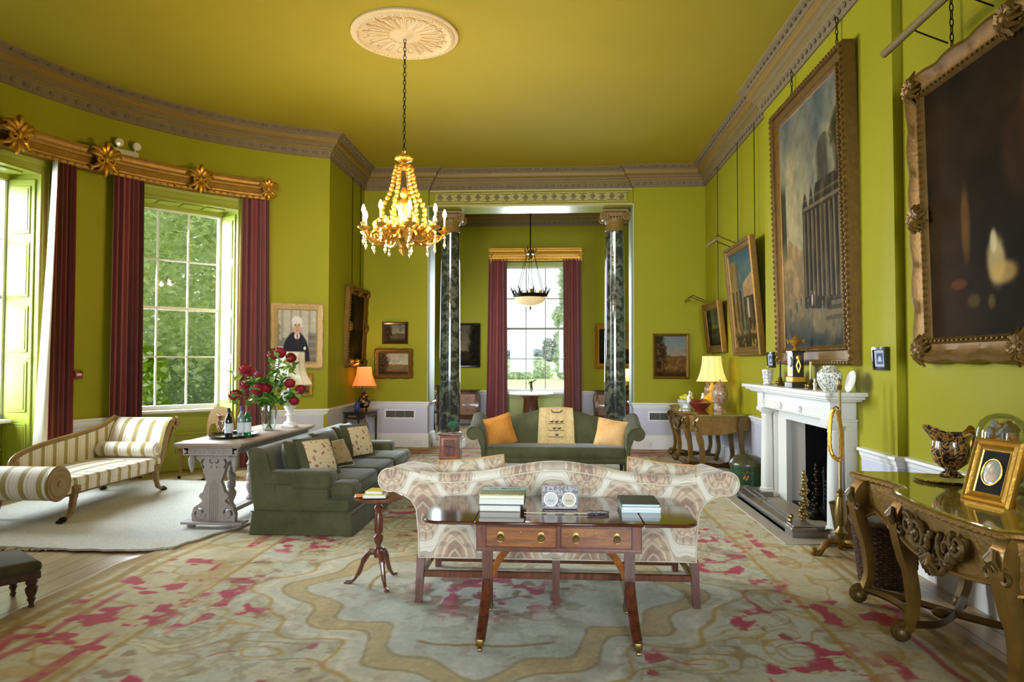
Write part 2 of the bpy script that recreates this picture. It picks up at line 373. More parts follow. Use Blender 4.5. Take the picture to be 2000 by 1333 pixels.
for i, run in enumerate(RUNS):
    m = MB(); m.sweep(run, DSEC, mats=DM); o = m.build('baseboard_%d' % (i+1), ['white_paint', 'lilac_dado'], smooth=30); struct(o)
# painted reveal strips of the columned opening, frieze with key pattern and beam
m = MB(); m.box(OX0-.004, YF-.012, .84, OX0+.012, 13.1, OZ); m.box(OX1-.012, YF-.012, .84, OX1+.004, 13.1, OZ); struct(m.build('trim_3', 'pale_pilaster', smooth=0))
m = MB(); m.box(OX0+.01, YF+.03, 4.385, OX1-.01, YF+.14, 4.42); m.box(OX0+.01, YF+.05, 4.66, OX1-.01, YF+.12, 4.69); m.box(OX0+.08, YF+.07, 4.455, OX1-.08, YF+.11, 4.468); m.box(OX0+.08, YF+.07, 4.628, OX1-.08, YF+.11, 4.64)
N = 20; W = (OX1-OX0-.24)/N
for i in range(N):
    x = OX0+.12+W*i; up = i % 2 == 0
    zb, ztp = (4.485, 4.60) if not up else (4.50, 4.615)
    m.mat(0).box(x+.016, YF+.062, zb, x+W-.016, YF+.105, ztp)
    for q in range(2):
        xx = x+(.002 if q == 0 else W-.014); m.box(xx, YF+.058, 4.47, xx+.012, YF+.108, 4.628)
    if up: m.box(x, YF+.058, 4.47, x+W, YF+.108, 4.482)
    else: m.box(x, YF+.058, 4.616, x+W, YF+.108, 4.628)
    m.mat(1).at(x+W/2, YF+.055, (zb+ztp)/2, 0, pi/2); m.lathe([(.052, -.01), (.05, .012), (.022, .016), (.014, .03), (0, .032)], 10, wav=.12, wn=6); m.at()
pbr('frieze_paint', '#b0a45c', .5, 0, .08, 10); struct(m.build('trim_4', ['frieze_paint', 'tan_plaster'], smooth=30))
m = MB(); m.box(OX0, YF+.1, OZ-.012, OX1, 13.1, OZ); struct(m.build('trim_5', 'lime_paint', smooth=0))

# ------------------------------------------------------------------ windows
def sash(m, u0, u1, w, z0, z1, cols, rows, fr=.045, mt=.011, mid=True):
    m.box(u0-fr, w-.05, z0-.05, u0, w+.03, z1+.05); m.box(u1, w-.05, z0-.05, u1+fr, w+.03, z1+.05)
    m.box(u0-fr, w-.05, z1, u1+fr, w+.03, z1+.055); m.box(u0-fr, w-.05, z0-.06, u1+fr, w+.03, z0)
    for i in range(1, cols): u = u0+(u1-u0)*i/cols; m.box(u-mt, w-.018, z0, u+mt, w+.018, z1)
    for j in range(1, rows):
        z = z0+(z1-z0)*j/rows; t = .024 if (mid and j == rows//2) else mt; m.box(u0, w-.018-(.012 if t > .02 else 0), z-t, u1, w+.018, z+t)
def panel(m, u0, u1, z0, z1, w, d=.012):
    m.box(u0, w-d, z0, u1, w, z1, .008, 1); m.box(u0+.03, w-d-.006, z0+.03, u1-.03, w-d+.001, z1-.03, .004, 1)
UI = BOWR*sin(radians(HA)); WI = BOWR*cos(radians(HA)); UO, WO = .665, 4.70
for k, ang in enumerate(WINS):
    a = radians(ang)
    root = bpy.data.objects.new('window_%d' % (k+1), None); COL.objects.link(root); root['kind'] = 'structure'
    root.matrix_world = Matrix(((sin(a), cos(a), 0, BOWC.x), (-cos(a), sin(a), 0, BOWC.y), (0, 0, 1, 0), (0, 0, 0, 1)))
    m = MB(); sash(m, -.62, .62, WO+.03, .93, 3.67, 3, 4); m.build('window_frame', 'white_paint', root, 0)
    m = MB(); m.add([(-.62, WO+.03, .93), (.62, WO+.03, .93), (.62, WO+.03, 3.67), (-.62, WO+.03, 3.67)], [(0, 1, 2, 3)]); m.build('glass', 'window_glass', root, 0)
    m = MB(); m.box(-.66, WO-.16, .83, .66, WO+.08, .87, .01, 2); m.build('sill', 'white_paint', root)
    m = MB()   # apron below the sill
    m.box(-UO, WO, 0, UO, WO+.1, .84)
    for u in (-.33, .33): panel(m, u-.27, u+.27, .56, .78, WO); panel(m, u-.27, u+.27, .24, .48, WO)
    m.box(-UO, WO-.03, 0, UO, WO, .14, .008, 1); m.box(-UO, WO-.02, .5, UO, WO, .535, .008, 1); m.build('apron', 'lime_paint', root)
    m = MB()   # soffit and its panels
    m.add([(-UI-.02, WI-.02, WZ), (UI+.02, WI-.02, WZ), (UO+.05, WO+.1, WZ-.01), (-UO-.05, WO+.1, WZ-.01)], [(0, 1, 2, 3)])
    for i in range(4):
        u = -.6+.31*i; m.box(u, WI+.08, WZ-.02, u+.27, WO-.06, WZ-.004, .008, 1)
    m.box(-UO-.04, WO-.03, 3.69, UO+.04, WO+.1, WZ, .006, 1); m.build('soffit', 'lime_paint', root)
    L = hypot(UI-UO, WO-WI); th = atan2(WO-WI, -(UI-UO))
    for s in (-1, 1):
        m = MB(); m.T = Matrix(((s*cos(th), s*-sin(th) if False else -s*sin(th)*-1, 0, s*UI), (sin(th), cos(th), 0, WI), (0, 0, 1, 0), (0, 0, 0, 1)))
        # local x runs outward along the reveal; y into the wall
        m.T = Matrix(((s*cos(th), s*sin(th), 0, s*UI), (sin(th), -cos(th), 0, WI), (0, 0, 1, 0), (0, 0, 0, 1)))
        m.box(-.01, 0, 0, L+.1, .12, WZ)
        m.box(.05, -.018, .12, L-.02, 0, 3.70, .006, 1)
        for z0, z1 in ((.2, .82), (.95, 1.55), (1.65, 2.2), (2.3, 2.95), (3.05, 3.62)):
            m.box(.095, -.03, z0, L-.065, -.017, z1, .008, 1); m.box(.12, -.036, z0+.03, L-.09, -.028, z1-.03, .005, 1)
        m.build('shutter', 'lime_paint', root)
        m = MB(); m.T = Matrix(((s*cos(th), s*sin(th), 0, s*UI), (sin(th), -cos(th), 0, WI), (0, 0, 1, 0), (0, 0, 0, 1)))
        m.at0 = None; m.ell((.075, -.045, 1.58), (.016, .018, .016), 8, 6); m.build('shutter_knob', 'white_paint', root)
    m = MB()   # moulded architrave round the opening
    segs = [radians(ang-HA-1.6+(2*HA+3.2)*i/12) for i in range(13)]
    inv = root.matrix_world.inverted()
    def P(ad, r, z): return inv @ bow(ad, r, z)
    for i in range(12):
        a0 = ang-HA-1.6+(2*HA+3.2)*i/12; a1 = ang-HA-1.6+(2*HA+3.2)*(i+1)/12
        prof = [(BOWR, 3.93), (BOWR-.035, 3.93), (BOWR-.03, 3.88), (BOWR-.018, 3.87), (BOWR-.018, 3.81), (BOWR-.01, 3.80), (BOWR-.01, WZ), (BOWR+.02, WZ)]
        for (r0, z0), (r1, z1) in zip(prof, prof[1:]): m.add([P(a0, r0, z0), P(a1, r0, z0), P(a1, r1, z1), P(a0, r1, z1)], [(0, 1, 2, 3)])
    for s in (-1, 1):
        prof = [(ang+s*(HA+1.75), BOWR), (ang+s*(HA+1.75), BOWR-.035), (ang+s*(HA+1.1), BOWR-.03), (ang+s*(HA+1.0), BOWR-.018), (ang+s*(HA+.4), BOWR-.018), (ang+s*(HA+.3), BOWR-.008), (ang+s*HA, BOWR-.008), (ang+s*HA, BOWR+.02)]
        for (b0, r0), (b1, r1) in zip(prof, prof[1:]): m.add([P(b0, r0, 0), P(b1, r1, 0), P(b1, r1, 3.93), P(b0, r0, 3.93)], [(0, 1, 2, 3)])
    m.build('architrave', 'lime_paint', root, 30)
root = bpy.data.objects.new('window_4', None); COL.objects.link(root); root['kind'] = 'structure'; root.location = (-.44, BY, 0)
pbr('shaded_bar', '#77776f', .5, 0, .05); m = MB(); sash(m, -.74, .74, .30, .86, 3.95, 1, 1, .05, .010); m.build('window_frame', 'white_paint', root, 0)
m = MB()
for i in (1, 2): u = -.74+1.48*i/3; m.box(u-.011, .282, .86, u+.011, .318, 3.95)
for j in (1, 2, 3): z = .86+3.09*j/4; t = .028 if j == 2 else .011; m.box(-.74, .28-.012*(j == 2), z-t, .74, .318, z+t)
m.build('glazing_bars', 'shaded_bar', root, 0)  # white bars coloured grey: their backlit shade is put into the colour
m = MB(); m.add([(-.74, .3, .86), (.74, .3, .86), (.74, .3, 3.95), (-.74, .3, 3.95)], [(0, 1, 2, 3)]); m.build('glass', 'window_glass', root, 0)
m = MB(); m.box(-.8, .06, .74, .8, .36, .80, .01); m.box(-.8, .2, .80, .8, .3, .83); m.build('sill', 'white_paint', root)
m = MB(); m.box(-.88, .22, 0, .88, .3, .76); panel(m, -.7, -.05, .2, .66, .22); panel(m, .05, .7, .2, .66, .22); m.box(-.88, .0, 3.98, .88, .4, 4.10)
m.box(-.90, 0, 0, -.80, .4, 4.08); m.box(.80, 0, 0, .90, .4, 4.08); m.build('reveal', 'lime_paint', root, 0)

# ------------------------------------------------------------------ outdoors
def haze(name, c1, c2, sc):  # two-tone outdoor colour; for far plants the distance haze is painted in
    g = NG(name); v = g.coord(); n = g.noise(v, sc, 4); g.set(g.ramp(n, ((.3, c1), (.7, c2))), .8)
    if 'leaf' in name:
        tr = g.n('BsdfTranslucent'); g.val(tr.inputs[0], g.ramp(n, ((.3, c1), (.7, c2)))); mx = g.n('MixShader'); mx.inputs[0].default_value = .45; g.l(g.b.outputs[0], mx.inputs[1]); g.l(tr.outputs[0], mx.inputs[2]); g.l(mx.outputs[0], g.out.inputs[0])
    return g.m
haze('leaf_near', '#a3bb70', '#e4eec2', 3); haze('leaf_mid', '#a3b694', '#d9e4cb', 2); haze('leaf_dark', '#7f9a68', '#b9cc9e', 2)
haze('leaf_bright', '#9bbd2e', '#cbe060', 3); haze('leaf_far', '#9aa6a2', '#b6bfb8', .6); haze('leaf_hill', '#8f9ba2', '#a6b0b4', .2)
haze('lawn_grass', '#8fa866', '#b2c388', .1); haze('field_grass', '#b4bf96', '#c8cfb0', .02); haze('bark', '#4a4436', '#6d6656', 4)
m = MB(); m.add([(-120, -40, -.9), (-3.9, -40, -.9), (-3.9, 18.5, -.9), (-120, 18.5, -.9)], [(0, 1, 2, 3)]); m.add([(-120, 18.5, -.9), (160, 18.5, -.9), (160, 150, -1.1), (-120, 150, -1.1)], [(0, 1, 2, 3)])
struct(m.build('ground_lawn', 'lawn_grass', smooth=0))
m = MB()
def hillf(u, v):
    x = -160+360*u; y = 150+170*v; return (x, y, -1.1+4.6*v**1.4+.5*sin(x*.03))
m.grid(hillf, 30, 12); struct(m.build('ground_field', 'field_grass'))
def leaves(m, blobs, n, size, rs):
    R = random.Random(rs); W = sum(b[3]*b[4]*b[5] for b in blobs)**.999
    for b in blobs:
        k = int(n*(b[3]*b[4]*b[5])/W)
        for _ in range(k):
            d = Vector((R.gauss(0, 1), R.gauss(0, 1), R.gauss(0, 1))).normalized(); rr = .72+.28*R.random()**.6
            p = Vector((b[0]+d.x*b[3]*rr, b[1]+d.y*b[4]*rr, b[2]+d.z*b[5]*rr))
            q = Vector((R.gauss(0, 1), R.gauss(0, 1), R.gauss(0, .7))).normalized(); t = q.cross(Vector((0, 0, 1)));  t = t.normalized() if t.length > .01 else Vector((1, 0, 0)); w = q.cross(t)
            s = size*(.6+.8*R.random()); m.add([p-t*s, p+w*s*.6, p+t*s, p-w*s*.6], [(0, 1, 2, 3)])
def tree(name, label, loc, blobs, n, size, mat, trunk, rs, group=None, cat='tree'):
    r = thing(name, label, cat, loc, 0, group); m = MB(); leaves(m, blobs, n, size, rs)
    R = random.Random(rs)
    m.build('foliage', mat, r, 0)
    if trunk:
        m = MB(); m.tube([(0, 0, 0), (.1, 0, trunk*.5), (0, .1, trunk)], [trunk*.05, trunk*.035, trunk*.015], 8); m.build('trunk', 'bark', r)
    return r
def blob_tree(h, r, rs, n=9, low=.15):
    R = random.Random(rs); out = [(0, 0, h*.55, r*.8, r*.8, h*.4)]
    for i in range(n):
        a = R.random()*6.28; z = h*(low+(.85-low)*R.random()); k = r*(.55+.3*R.random())*(1-.35*abs(z/h-.45)); out.append((r*.6*cos(a), r*.6*sin(a), z, k, k, k*.75))
    return out
GT = 'trees seen through the bow window'
def polar(d, deg): return (-d*sin(radians(deg)), d*cos(radians(deg)), -.9)
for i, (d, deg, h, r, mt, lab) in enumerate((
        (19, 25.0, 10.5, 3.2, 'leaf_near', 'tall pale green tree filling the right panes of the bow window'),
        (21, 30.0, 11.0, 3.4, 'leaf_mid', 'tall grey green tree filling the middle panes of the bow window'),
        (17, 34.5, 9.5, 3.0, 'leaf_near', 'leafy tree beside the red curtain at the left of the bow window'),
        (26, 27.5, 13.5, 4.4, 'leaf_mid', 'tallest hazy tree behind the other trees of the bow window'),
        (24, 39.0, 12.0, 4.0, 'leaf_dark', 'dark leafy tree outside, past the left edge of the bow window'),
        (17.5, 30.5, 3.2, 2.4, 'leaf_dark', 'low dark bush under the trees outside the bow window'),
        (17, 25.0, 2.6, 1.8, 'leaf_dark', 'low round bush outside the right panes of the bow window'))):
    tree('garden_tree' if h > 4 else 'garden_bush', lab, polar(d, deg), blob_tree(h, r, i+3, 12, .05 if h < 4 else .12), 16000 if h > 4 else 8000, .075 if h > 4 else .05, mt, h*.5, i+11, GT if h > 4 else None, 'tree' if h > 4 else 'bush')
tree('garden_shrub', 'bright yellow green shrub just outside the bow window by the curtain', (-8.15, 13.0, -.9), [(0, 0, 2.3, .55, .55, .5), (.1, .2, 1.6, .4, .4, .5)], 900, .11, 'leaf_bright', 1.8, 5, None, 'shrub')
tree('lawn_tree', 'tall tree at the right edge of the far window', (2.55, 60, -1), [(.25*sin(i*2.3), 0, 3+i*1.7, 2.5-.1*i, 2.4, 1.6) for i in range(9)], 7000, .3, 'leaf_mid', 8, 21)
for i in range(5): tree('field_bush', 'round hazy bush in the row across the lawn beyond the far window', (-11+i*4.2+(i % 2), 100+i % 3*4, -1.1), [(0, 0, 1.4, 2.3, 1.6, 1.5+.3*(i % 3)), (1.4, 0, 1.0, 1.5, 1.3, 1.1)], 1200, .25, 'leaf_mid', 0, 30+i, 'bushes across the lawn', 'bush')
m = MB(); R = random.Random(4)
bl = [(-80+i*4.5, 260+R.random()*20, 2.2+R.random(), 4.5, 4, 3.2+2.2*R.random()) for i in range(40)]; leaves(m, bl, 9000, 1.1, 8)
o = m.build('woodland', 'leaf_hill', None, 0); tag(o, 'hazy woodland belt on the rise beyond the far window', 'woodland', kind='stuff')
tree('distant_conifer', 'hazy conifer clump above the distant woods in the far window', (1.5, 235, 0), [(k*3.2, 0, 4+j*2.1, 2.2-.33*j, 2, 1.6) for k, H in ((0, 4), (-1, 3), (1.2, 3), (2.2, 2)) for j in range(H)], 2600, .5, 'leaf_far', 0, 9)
# ------------------------------------------------------------------ furniture materials
wood('mahogany', '#3c1c12', '#743f26', .3, (14, 2, 2), .35); wood('mahogany_v', '#35170f', '#6b3820', .3, (2, 2, 14), .35) if False else wood('mahogany_v', '#35170f', '#6b3820', .3, (10, 10, 1.2), .35)
wood('mahogany_h', '#5a2d18', '#96602f', .3, (1.5, 8, 12), .4); wood('table_top', '#2e130b', '#5c2f1c', .1, (1.5, 9, 9), .6); wood('brace_wood', '#6e3d18', '#a5652c', .4, (3, 6, 3), .2)
wood('dark_wood', '#1d100a', '#44271a', .3, (8, 8, 1.5), .4)
def velvet(name, col, hi):
    g = NG(name); v = g.coord(); n = g.noise(v, 5, 5, .6); n2 = g.noise(v, 260, 2)
    g.set(g.ramp(g.math('ADD', g.math('MULTIPLY', n, .8), g.math('MULTIPLY', n2, .2)), ((.3, col), (.72, hi))), .8); g.set(Sheen_Weight=.22); g.b.inputs['Sheen Roughness'].default_value = .4; g.b.inputs['Specular IOR Level'].default_value = .2
    g.bump(n2, .15, .002); return g.m
velvet('green_velvet', '#3b3c22', '#56573a'); velvet('green_piping', '#31331d', '#45472d'); velvet('amber_velvet', '#a8651f', '#cf9243'); velvet('pale_amber_velvet', '#c98f52', '#e3bd86'); velvet('olive_velvet', '#2f2a16', '#4a4222')
def damask(name, px=.42, pz=.60):
    g = NG(name); v = g.coord(); nz = g.n('TexNoise'); g.l(v, nz.inputs['Vector']); nz.inputs['Scale'].default_value = 9; nz.inputs['Detail'].default_value = 3
    vv = g.n('VectorMath', operation='MULTIPLY_ADD'); g.l(nz.outputs[1], vv.inputs[0]); vv.inputs[1].default_value = (.035, .035, .035); g.l(v, vv.inputs[2])
    sp = g.n('SeparateXYZ'); g.l(vv.outputs[0], sp.inputs[0])
    zz = g.math('ADD', sp.outputs[2], g.math('MULTIPLY', sp.outputs[1], -.9))
    cx = g.math('COSINE', g.math('MULTIPLY', sp.outputs[0], 2*pi/px)); cz = g.math('COSINE', g.math('MULTIPLY', zz, 2*pi/pz))
    f = g.math('ADD', g.math('ADD', cx, cz), g.math('MULTIPLY', g.math('MULTIPLY', g.math('COSINE', g.math('MULTIPLY', sp.outputs[0], 4*pi/px)), cz), .35))
    n1 = g.noise(v, 42, 4, .6); pass
    # mirrored palmette inside each ogee of a half-drop lattice
    sh = g.math('MULTIPLY', g.math('LESS_THAN', f, 0.0), .5)
    P = g.math('ABSOLUTE', g.math('SUBTRACT', g.math('FRACT', g.math('ADD', g.math('ADD', g.math('DIVIDE', sp.outputs[0], px), sh), .5)), .5))
    Q = g.math('SUBTRACT', g.math('FRACT', g.math('ADD', g.math('ADD', g.math('DIVIDE', zz, pz), sh), .5)), .5)
    ang = g.math('ARCTAN2', g.math('ADD', Q, .16), g.math('ADD', P, .02)); rad = g.math('SQRT', g.math('ADD', g.math('MULTIPLY', P, P), g.math('MULTIPLY', g.math('ADD', Q, .16), g.math('ADD', Q, .16))))
    lob = g.math('SINE', g.math('ADD', g.math('MULTIPLY', ang, 9.0), g.math('MULTIPLY', rad, 34.0))); lob2 = g.math('SINE', g.math('ADD', g.math('MULTIPLY', ang, 6.0), g.math('MULTIPLY', rad, -58.0)))
    af = g.math('ABSOLUTE', f); inn = g.math('MINIMUM', g.math('MAXIMUM', g.math('MULTIPLY', g.math('SUBTRACT', af, .30), 9.0), 0.0), 1.0)
    body = g.ramp(g.math('MULTIPLY', af, .5), ((.15, '#cabba0'), (.3, '#b39c84'), (.5, '#a98a72'), (.62, '#c9b696'), (.72, '#b08d74'), (.95, '#8c6a58')))
    c = g.mix(inn, lin('#d6cfbe'), body)
    ln = g.math('MULTIPLY', g.math('GREATER_THAN', lob, .55), inn); c = g.mix(g.math('MULTIPLY', ln, .55), c, lin('#7a6152')); ln2 = g.math('MULTIPLY', g.math('GREATER_THAN', lob2, .72), inn); c = g.mix(g.math('MULTIPLY', ln2, .5), c, lin('#d3c6ae'))
    rim = g.math('LESS_THAN', g.math('ABSOLUTE', g.math('SUBTRACT', af, .31)), .045); c = g.mix(g.math('MULTIPLY', rim, .65), c, lin('#8a7560')); rim2 = g.math('LESS_THAN', g.math('ABSOLUTE', g.math('SUBTRACT', af, .14)), .018); c = g.mix(g.math('MULTIPLY', rim2, .4), c, lin('#a18c74'))
    c = g.mix(g.math('MULTIPLY', n1, .28), c, lin('#c4b7a0'))
    g.set(c, .75); g.set(Sheen_Weight=.2); return g.m
damask('damask'); pbr('damask_piping', '#cbbfa6', .8, 0, .1, 20)
pbr('book_white', '#d9d8d4', .6); pbr('page_paper', '#d6d2c6', .8, 0, .06, 60); pbr('book_teal', '#33545c', .5); pbr('book_slate', '#5b6a6e', .5); pbr('book_dark', '#232b2c', .4); pbr('book_pale', '#b9d2d4', .5); pbr('book_yellow', '#c9bd4a', .5); pbr('book_orange', '#d07a2c', .5)
pbr('ink', '#26241f', .7, 0, 0); pbr('dial_white', '#b4b2ae', .55, 0, .03); pbr('dial_pearl', '#b5ac94', .55, 0, .25, 20); pbr('bone', '#d0c8ae', .4); pbr('fringe', '#b78f5a', .85, 0, .25, 60)

def pillow(m, w, h, t, n=14, pin=.12):
    def f(sgn):
        def g(u, v):
            a = 2*u-1; b = 2*v-1; k = (1-abs(a)**2.6)*(1-abs(b)**2.6)
            ex = 1-pin*(1-b*b) ; ez = 1-pin*(1-a*a)
            return (w/2*a*(1-pin*.5*(1-abs(b))**1.0), sgn*t/2*max(0, k)**.55, h/2*b*(1-pin*.5*(1-abs(a))))
        return g
    m.grid(f(1), n, n); m.grid(f(-1), n, n); return m
def pillow_edge(w, h, pin=.12, n=14):
    out = []
    for i in range(n): a = -1+2*i/n; out.append((w/2*a*(1-pin*.5*0), 0, -h/2*(1-pin*.5*(1-abs(a)))))
    for i in range(n): b = -1+2*i/n; out.append((w/2*(1-pin*.5*(1-abs(b))), 0, h/2*b))
    for i in range(n): a = 1-2*i/n; out.append((w/2*a, 0, h/2*(1-pin*.5*(1-abs(a)))))
    for i in range(n): b = 1-2*i/n; out.append((-w/2*(1-pin*.5*(1-abs(b))), 0, h/2*b))
    return out
def cushion(label, loc, rz, rx, w, h, t, mat, cat='cushion', group=None, piping='damask_piping', ry=0, front=None):
    """scatter cushion: cover, piping and (when it has one) a differently worked front"""
    r = thing('scatter_cushion', label, cat, loc, 0, group); r.rotation_mode = 'XYZ'
    r.matrix_world = Matrix.Translation(loc) @ Matrix.Rotation(rz, 4, 'Z') @ Matrix.Rotation(rx, 4, 'X') @ Matrix.Rotation(ry, 4, 'Y')
    m = MB(); pillow(m, w, h, t); m.build('cover', mat, r, 60, weld=True)
    m = MB(); m.tube(pillow_edge(w, h), .007, 6, closed=True); m.build('piping', piping, r)
    if front:
        m = MB(); n = 11
        def g(u, v):
            a = (2*u-1)*.72; b = (2*v-1)*.8; k = (1-abs(a)**2.6)*(1-abs(b)**2.6); return (w/2*a, -t/2*max(0, k)**.55-.003, h/2*b)
        m.grid(g, n, n); m.build('needlework_panel', front, r, 60)
    return r
def needle(name, base, cols):
    g = NG(name); v = g.coord(); vo = g.n('TexVoronoi'); g.l(v, vo.inputs['Vector']); vo.inputs['Scale'].default_value = 20
    n = g.noise(v, 26, 3); c = g.ramp(vo.outputs[0], tuple(zip((.12, .26, .38, .5), cols+[base])))
    g.set(g.mix(g.math('GREATER_THAN', n, .52), lin(base), c), .85); return g.m
needle('needlework_cream', '#cbb795', ['#8e3030', '#b06f52', '#6f7048']); needle('needlework_rose', '#b09a78', ['#9a4a45', '#b98b6c', '#5c5f3a'])

# ------------------------------------------------------------------ sofa table behind the patterned sofa
ST = thing('sofa_table', 'polished mahogany sofa table with two drawers behind the patterned sofa', 'table', (.03, 0, 0))
def rrect(x0, x1, y0, y1, r, n=6):
    return arc(x1-r, y1-r, r, 0, 90, n)+arc(x0+r, y1-r, r, 90, 180, n)+arc(x0+r, y0+r, r, 180, 270, n)+arc(x1-r, y0+r, r, 270, 360, n)
def slab(m, outl, z0, z1, e=.006):
    n = len(outl); cx = sum(p[0] for p in outl)/n; cy = sum(p[1] for p in outl)/n
    def ins(p, d): q = Vector((p[0]-cx, p[1]-cy)); k = (q.length-d)/q.length; return (cx+q.x*k, cy+q.y*k)
    R = [[(*ins(p, e), z0) for p in outl], [(*p, z0+e) for p in outl], [(*p, z1-e) for p in outl], [(*ins(p, e), z1) for p in outl]]
    vs = [q for r in R for q in r]; fs = [tuple(range(n-1, -1, -1)), tuple(3*n+i for i in range(n))]
    for k in range(3):
        for i in range(n): j = (i+1) % n; fs.append((k*n+i, k*n+j, (k+1)*n+j, (k+1)*n+i))
    m.add(vs, fs); return m
m = MB(); slab(m, rrect(-.445, .445, 3.655, 4.36, .006, 1), .69, .708); m.build('table_top', 'table_top', ST)
for s in (-1, 1):
    x0, x1 = (.447, .735) if s > 0 else (-.735, -.447)
    o = [(.447*s, 3.655)]+([(p[0]*s, p[1]) for p in arc(.635, 3.755, .1, -90, 0, 8)]+[(p[0]*s, p[1]) for p in arc(.635, 4.26, .1, 0, 90, 8)])+[(.447*s, 4.36)]
    m = MB(); slab(m, o, .69, .708); m.build('drop_leaf', 'table_top', ST)
m = MB(); m.box(-.44, 3.715, .545, .44, 4.30, .689, .004, 1); m.box(-.44, 3.707, .54, .44, 3.72, .552); m.build('frieze', 'mahogany', ST)
for x in (-.2, .2):
    m = MB(); m.box(x-.187, 3.705, .565, x+.187, 3.73, .672, .004, 1); d = m.build('drawer', 'mahogany_h', ST)
    m = MB()
    for a, b, c, e in ((x-.187, .563, x+.187, .568), (x-.187, .669, x+.187, .674), (x-.19, .563, x-.184, .674), (x+.184, .563, x+.19, .674)): m.box(a, 3.700, b, c, 3.71, e)
    m.build('cock_bead', 'mahogany_v', d)
    for dx in (-.108, .108):
        m = MB(); m.at(x+dx, 3.704, .622, 0, pi/2); m.ell((0, 0, 0), (.021, .026, .003), 16, 6); m.lathe([(.008, 0), (.008, .012), (.004, .016), (0, .017)], 10); m.at()
        ring = [(x+dx+.016*cos(t*pi/8), 3.692, .614+.02*sin(t*pi/8)) for t in range(16)]; m.tube(ring, .0025, 5, True); m.build('handle', 'brass', d)
    m = MB(); m.at(x, 3.703, .642, 0, pi/2); m.ell((0, 0, 0), (.005, .008, .002), 8, 4); m.build('keyhole', 'brass', d)
for s in (-1, 1):
    x = .405*s
    m = MB()
    for k in (-1.5, -.5, .5, 1.5): m.tube([(x+k*.012, 4.0, .55), (x+k*.012, 4.0, .25)], .0095, 8)
    m.box(x-.03, 3.985, .25, x+.03, 4.02, .55); m.build('standard', 'mahogany_v', ST)
    for e in (-1, 1):
        yf = 3.735 if e < 0 else 4.30
        m = MB(); pts = smooth_path([(x, 4.0+e*.01, .30), (x+.003*s, 4.0+e*.05, .235), (x+.008*s, 4.0+e*.13, .15), (x+.012*s, 4.0+e*.22, .085), (x+.015*s, yf, .055)], 5)
        for k in (-1.5, -.5, .5, 1.5): m.tube([Vector(p)+Vector((k*.0105, 0, 0)) for p in pts], [.012, .0085], 7, flat=1.3)
        lg = m.build('leg', 'mahogany_v', ST)
        m = MB(); q = pts[-1]; m.box(q.x-.021, q.y-.03, q.z-.022, q.x+.021, q.y+.03, q.z+.018, .008, 2); m.tube([q, (q.x, q.y+e*.02, .03)], .008, 6)
        m.at(q.x, q.y+e*.02, .017, 0, 0, pi/2); m.lathe([(.005, -.012), (.017, -.009), (.017, .009), (.005, .012)], 14); m.at(); m.build('caster', 'brass', lg)
    m = MB(); P = smooth_path([(x-.02*s, 4.0, .32), (x-.07*s, 4.0, .42), (x-.14*s, 4.0, .50), (x-.2*s, 4.0, .545)], 4); m.tube(P, .02, 4, flat=.7); m.build('brace', 'brace_wood', ST)
m = MB(); m.tube([(-.39, 4.0, .30), (.39, 4.0, .30)], .012, 8); m.build('stretcher', 'mahogany', ST) if False else None
def book(label, x0, x1, y0, y1, z0, z1, cover, spine='-y', group=None, pages='page_paper', rz=0, name='book'):
    r = thing(name, label, 'book', ((x0+x1)/2, (y0+y1)/2, z0), rz, group); w = (x1-x0)/2; d = (y1-y0)/2; h = z1-z0; t = .003
    m = MB(); m.box(-w, -d, 0, w, d, t); m.box(-w, -d, h-t, w, d, h)
    if spine == '-y': m.box(-w, -d-.002, 0, w, -d+.002, h)
    elif spine == '+y': m.box(-w, d-.002, 0, w, d+.002, h)
    elif spine == '-x': m.box(-w-.002, -d, 0, -w+.002, d, h)
    m.build('cover', cover, r, 0)
    m = MB(); m.box(-w+.004, -d+.004, t, w-.004, d-.004, h-t); m.build('pages', pages, r, 0); return r
TZ = .7085
def gmat_book():
    g = NG('book_landscape'); v = g.coord(); sp = g.n('SeparateXYZ'); g.l(v, sp.inputs[0]); n = g.noise(v, 22, 4)
    f = g.math('ADD', g.math('MULTIPLY', sp.outputs[1], 4.2), g.math('MULTIPLY', n, .28))
    g.set(g.ramp(g.math('ADD', f, .38), ((.05, '#dcd9b4'), (.16, '#5c6a3a'), (.34, '#8f8a3c'), (.5, '#77703e'), (.62, '#5f6a5a'), (.68, '#8fb9c0'), (1, '#a5c9cc'))), .65); return g.m
gmat_book()
GL = None
book('white paged book with slate cover at the bottom of the taller stack', -.415, -.18, 3.905, 4.16, TZ, TZ+.036, 'book_slate', '+y')
book('thick cream paged book in the middle of the taller stack on the sofa table', -.42, -.16, 3.91, 4.17, TZ+.0365, TZ+.072, 'book_teal', '+y')
b = book('landscape covered book titled Irish Gardens on top of the taller stack', -.415, -.16, 3.90, 4.17, TZ+.0725, TZ+.09, 'book_landscape', '+y')
tx = bpy.data.curves.new('title', 'FONT'); tx.body = 'Irish Gardens'; tx.size = .034; tx.align_x = 'CENTER'; tx.extrude = .0004; tx.shear = .25
to = bpy.data.objects.new('title_curve', tx); COL.objects.link(to); bpy.context.view_layer.update(); me = bpy.data.meshes.new_from_object(to.evaluated_get(bpy.context.evaluated_depsgraph_get())); bpy.data.objects.remove(to)
to = bpy.data.objects.new('title', me); COL.objects.link(to); to.parent = b; to.location = (0, .075, .0183); me.materials.clear(); me.materials.append(MATS['ink'])
book('pale blue book at the bottom of the shorter stack on the sofa table', .385, .60, 3.93, 4.16, TZ, TZ+.016, 'book_pale', '-y')
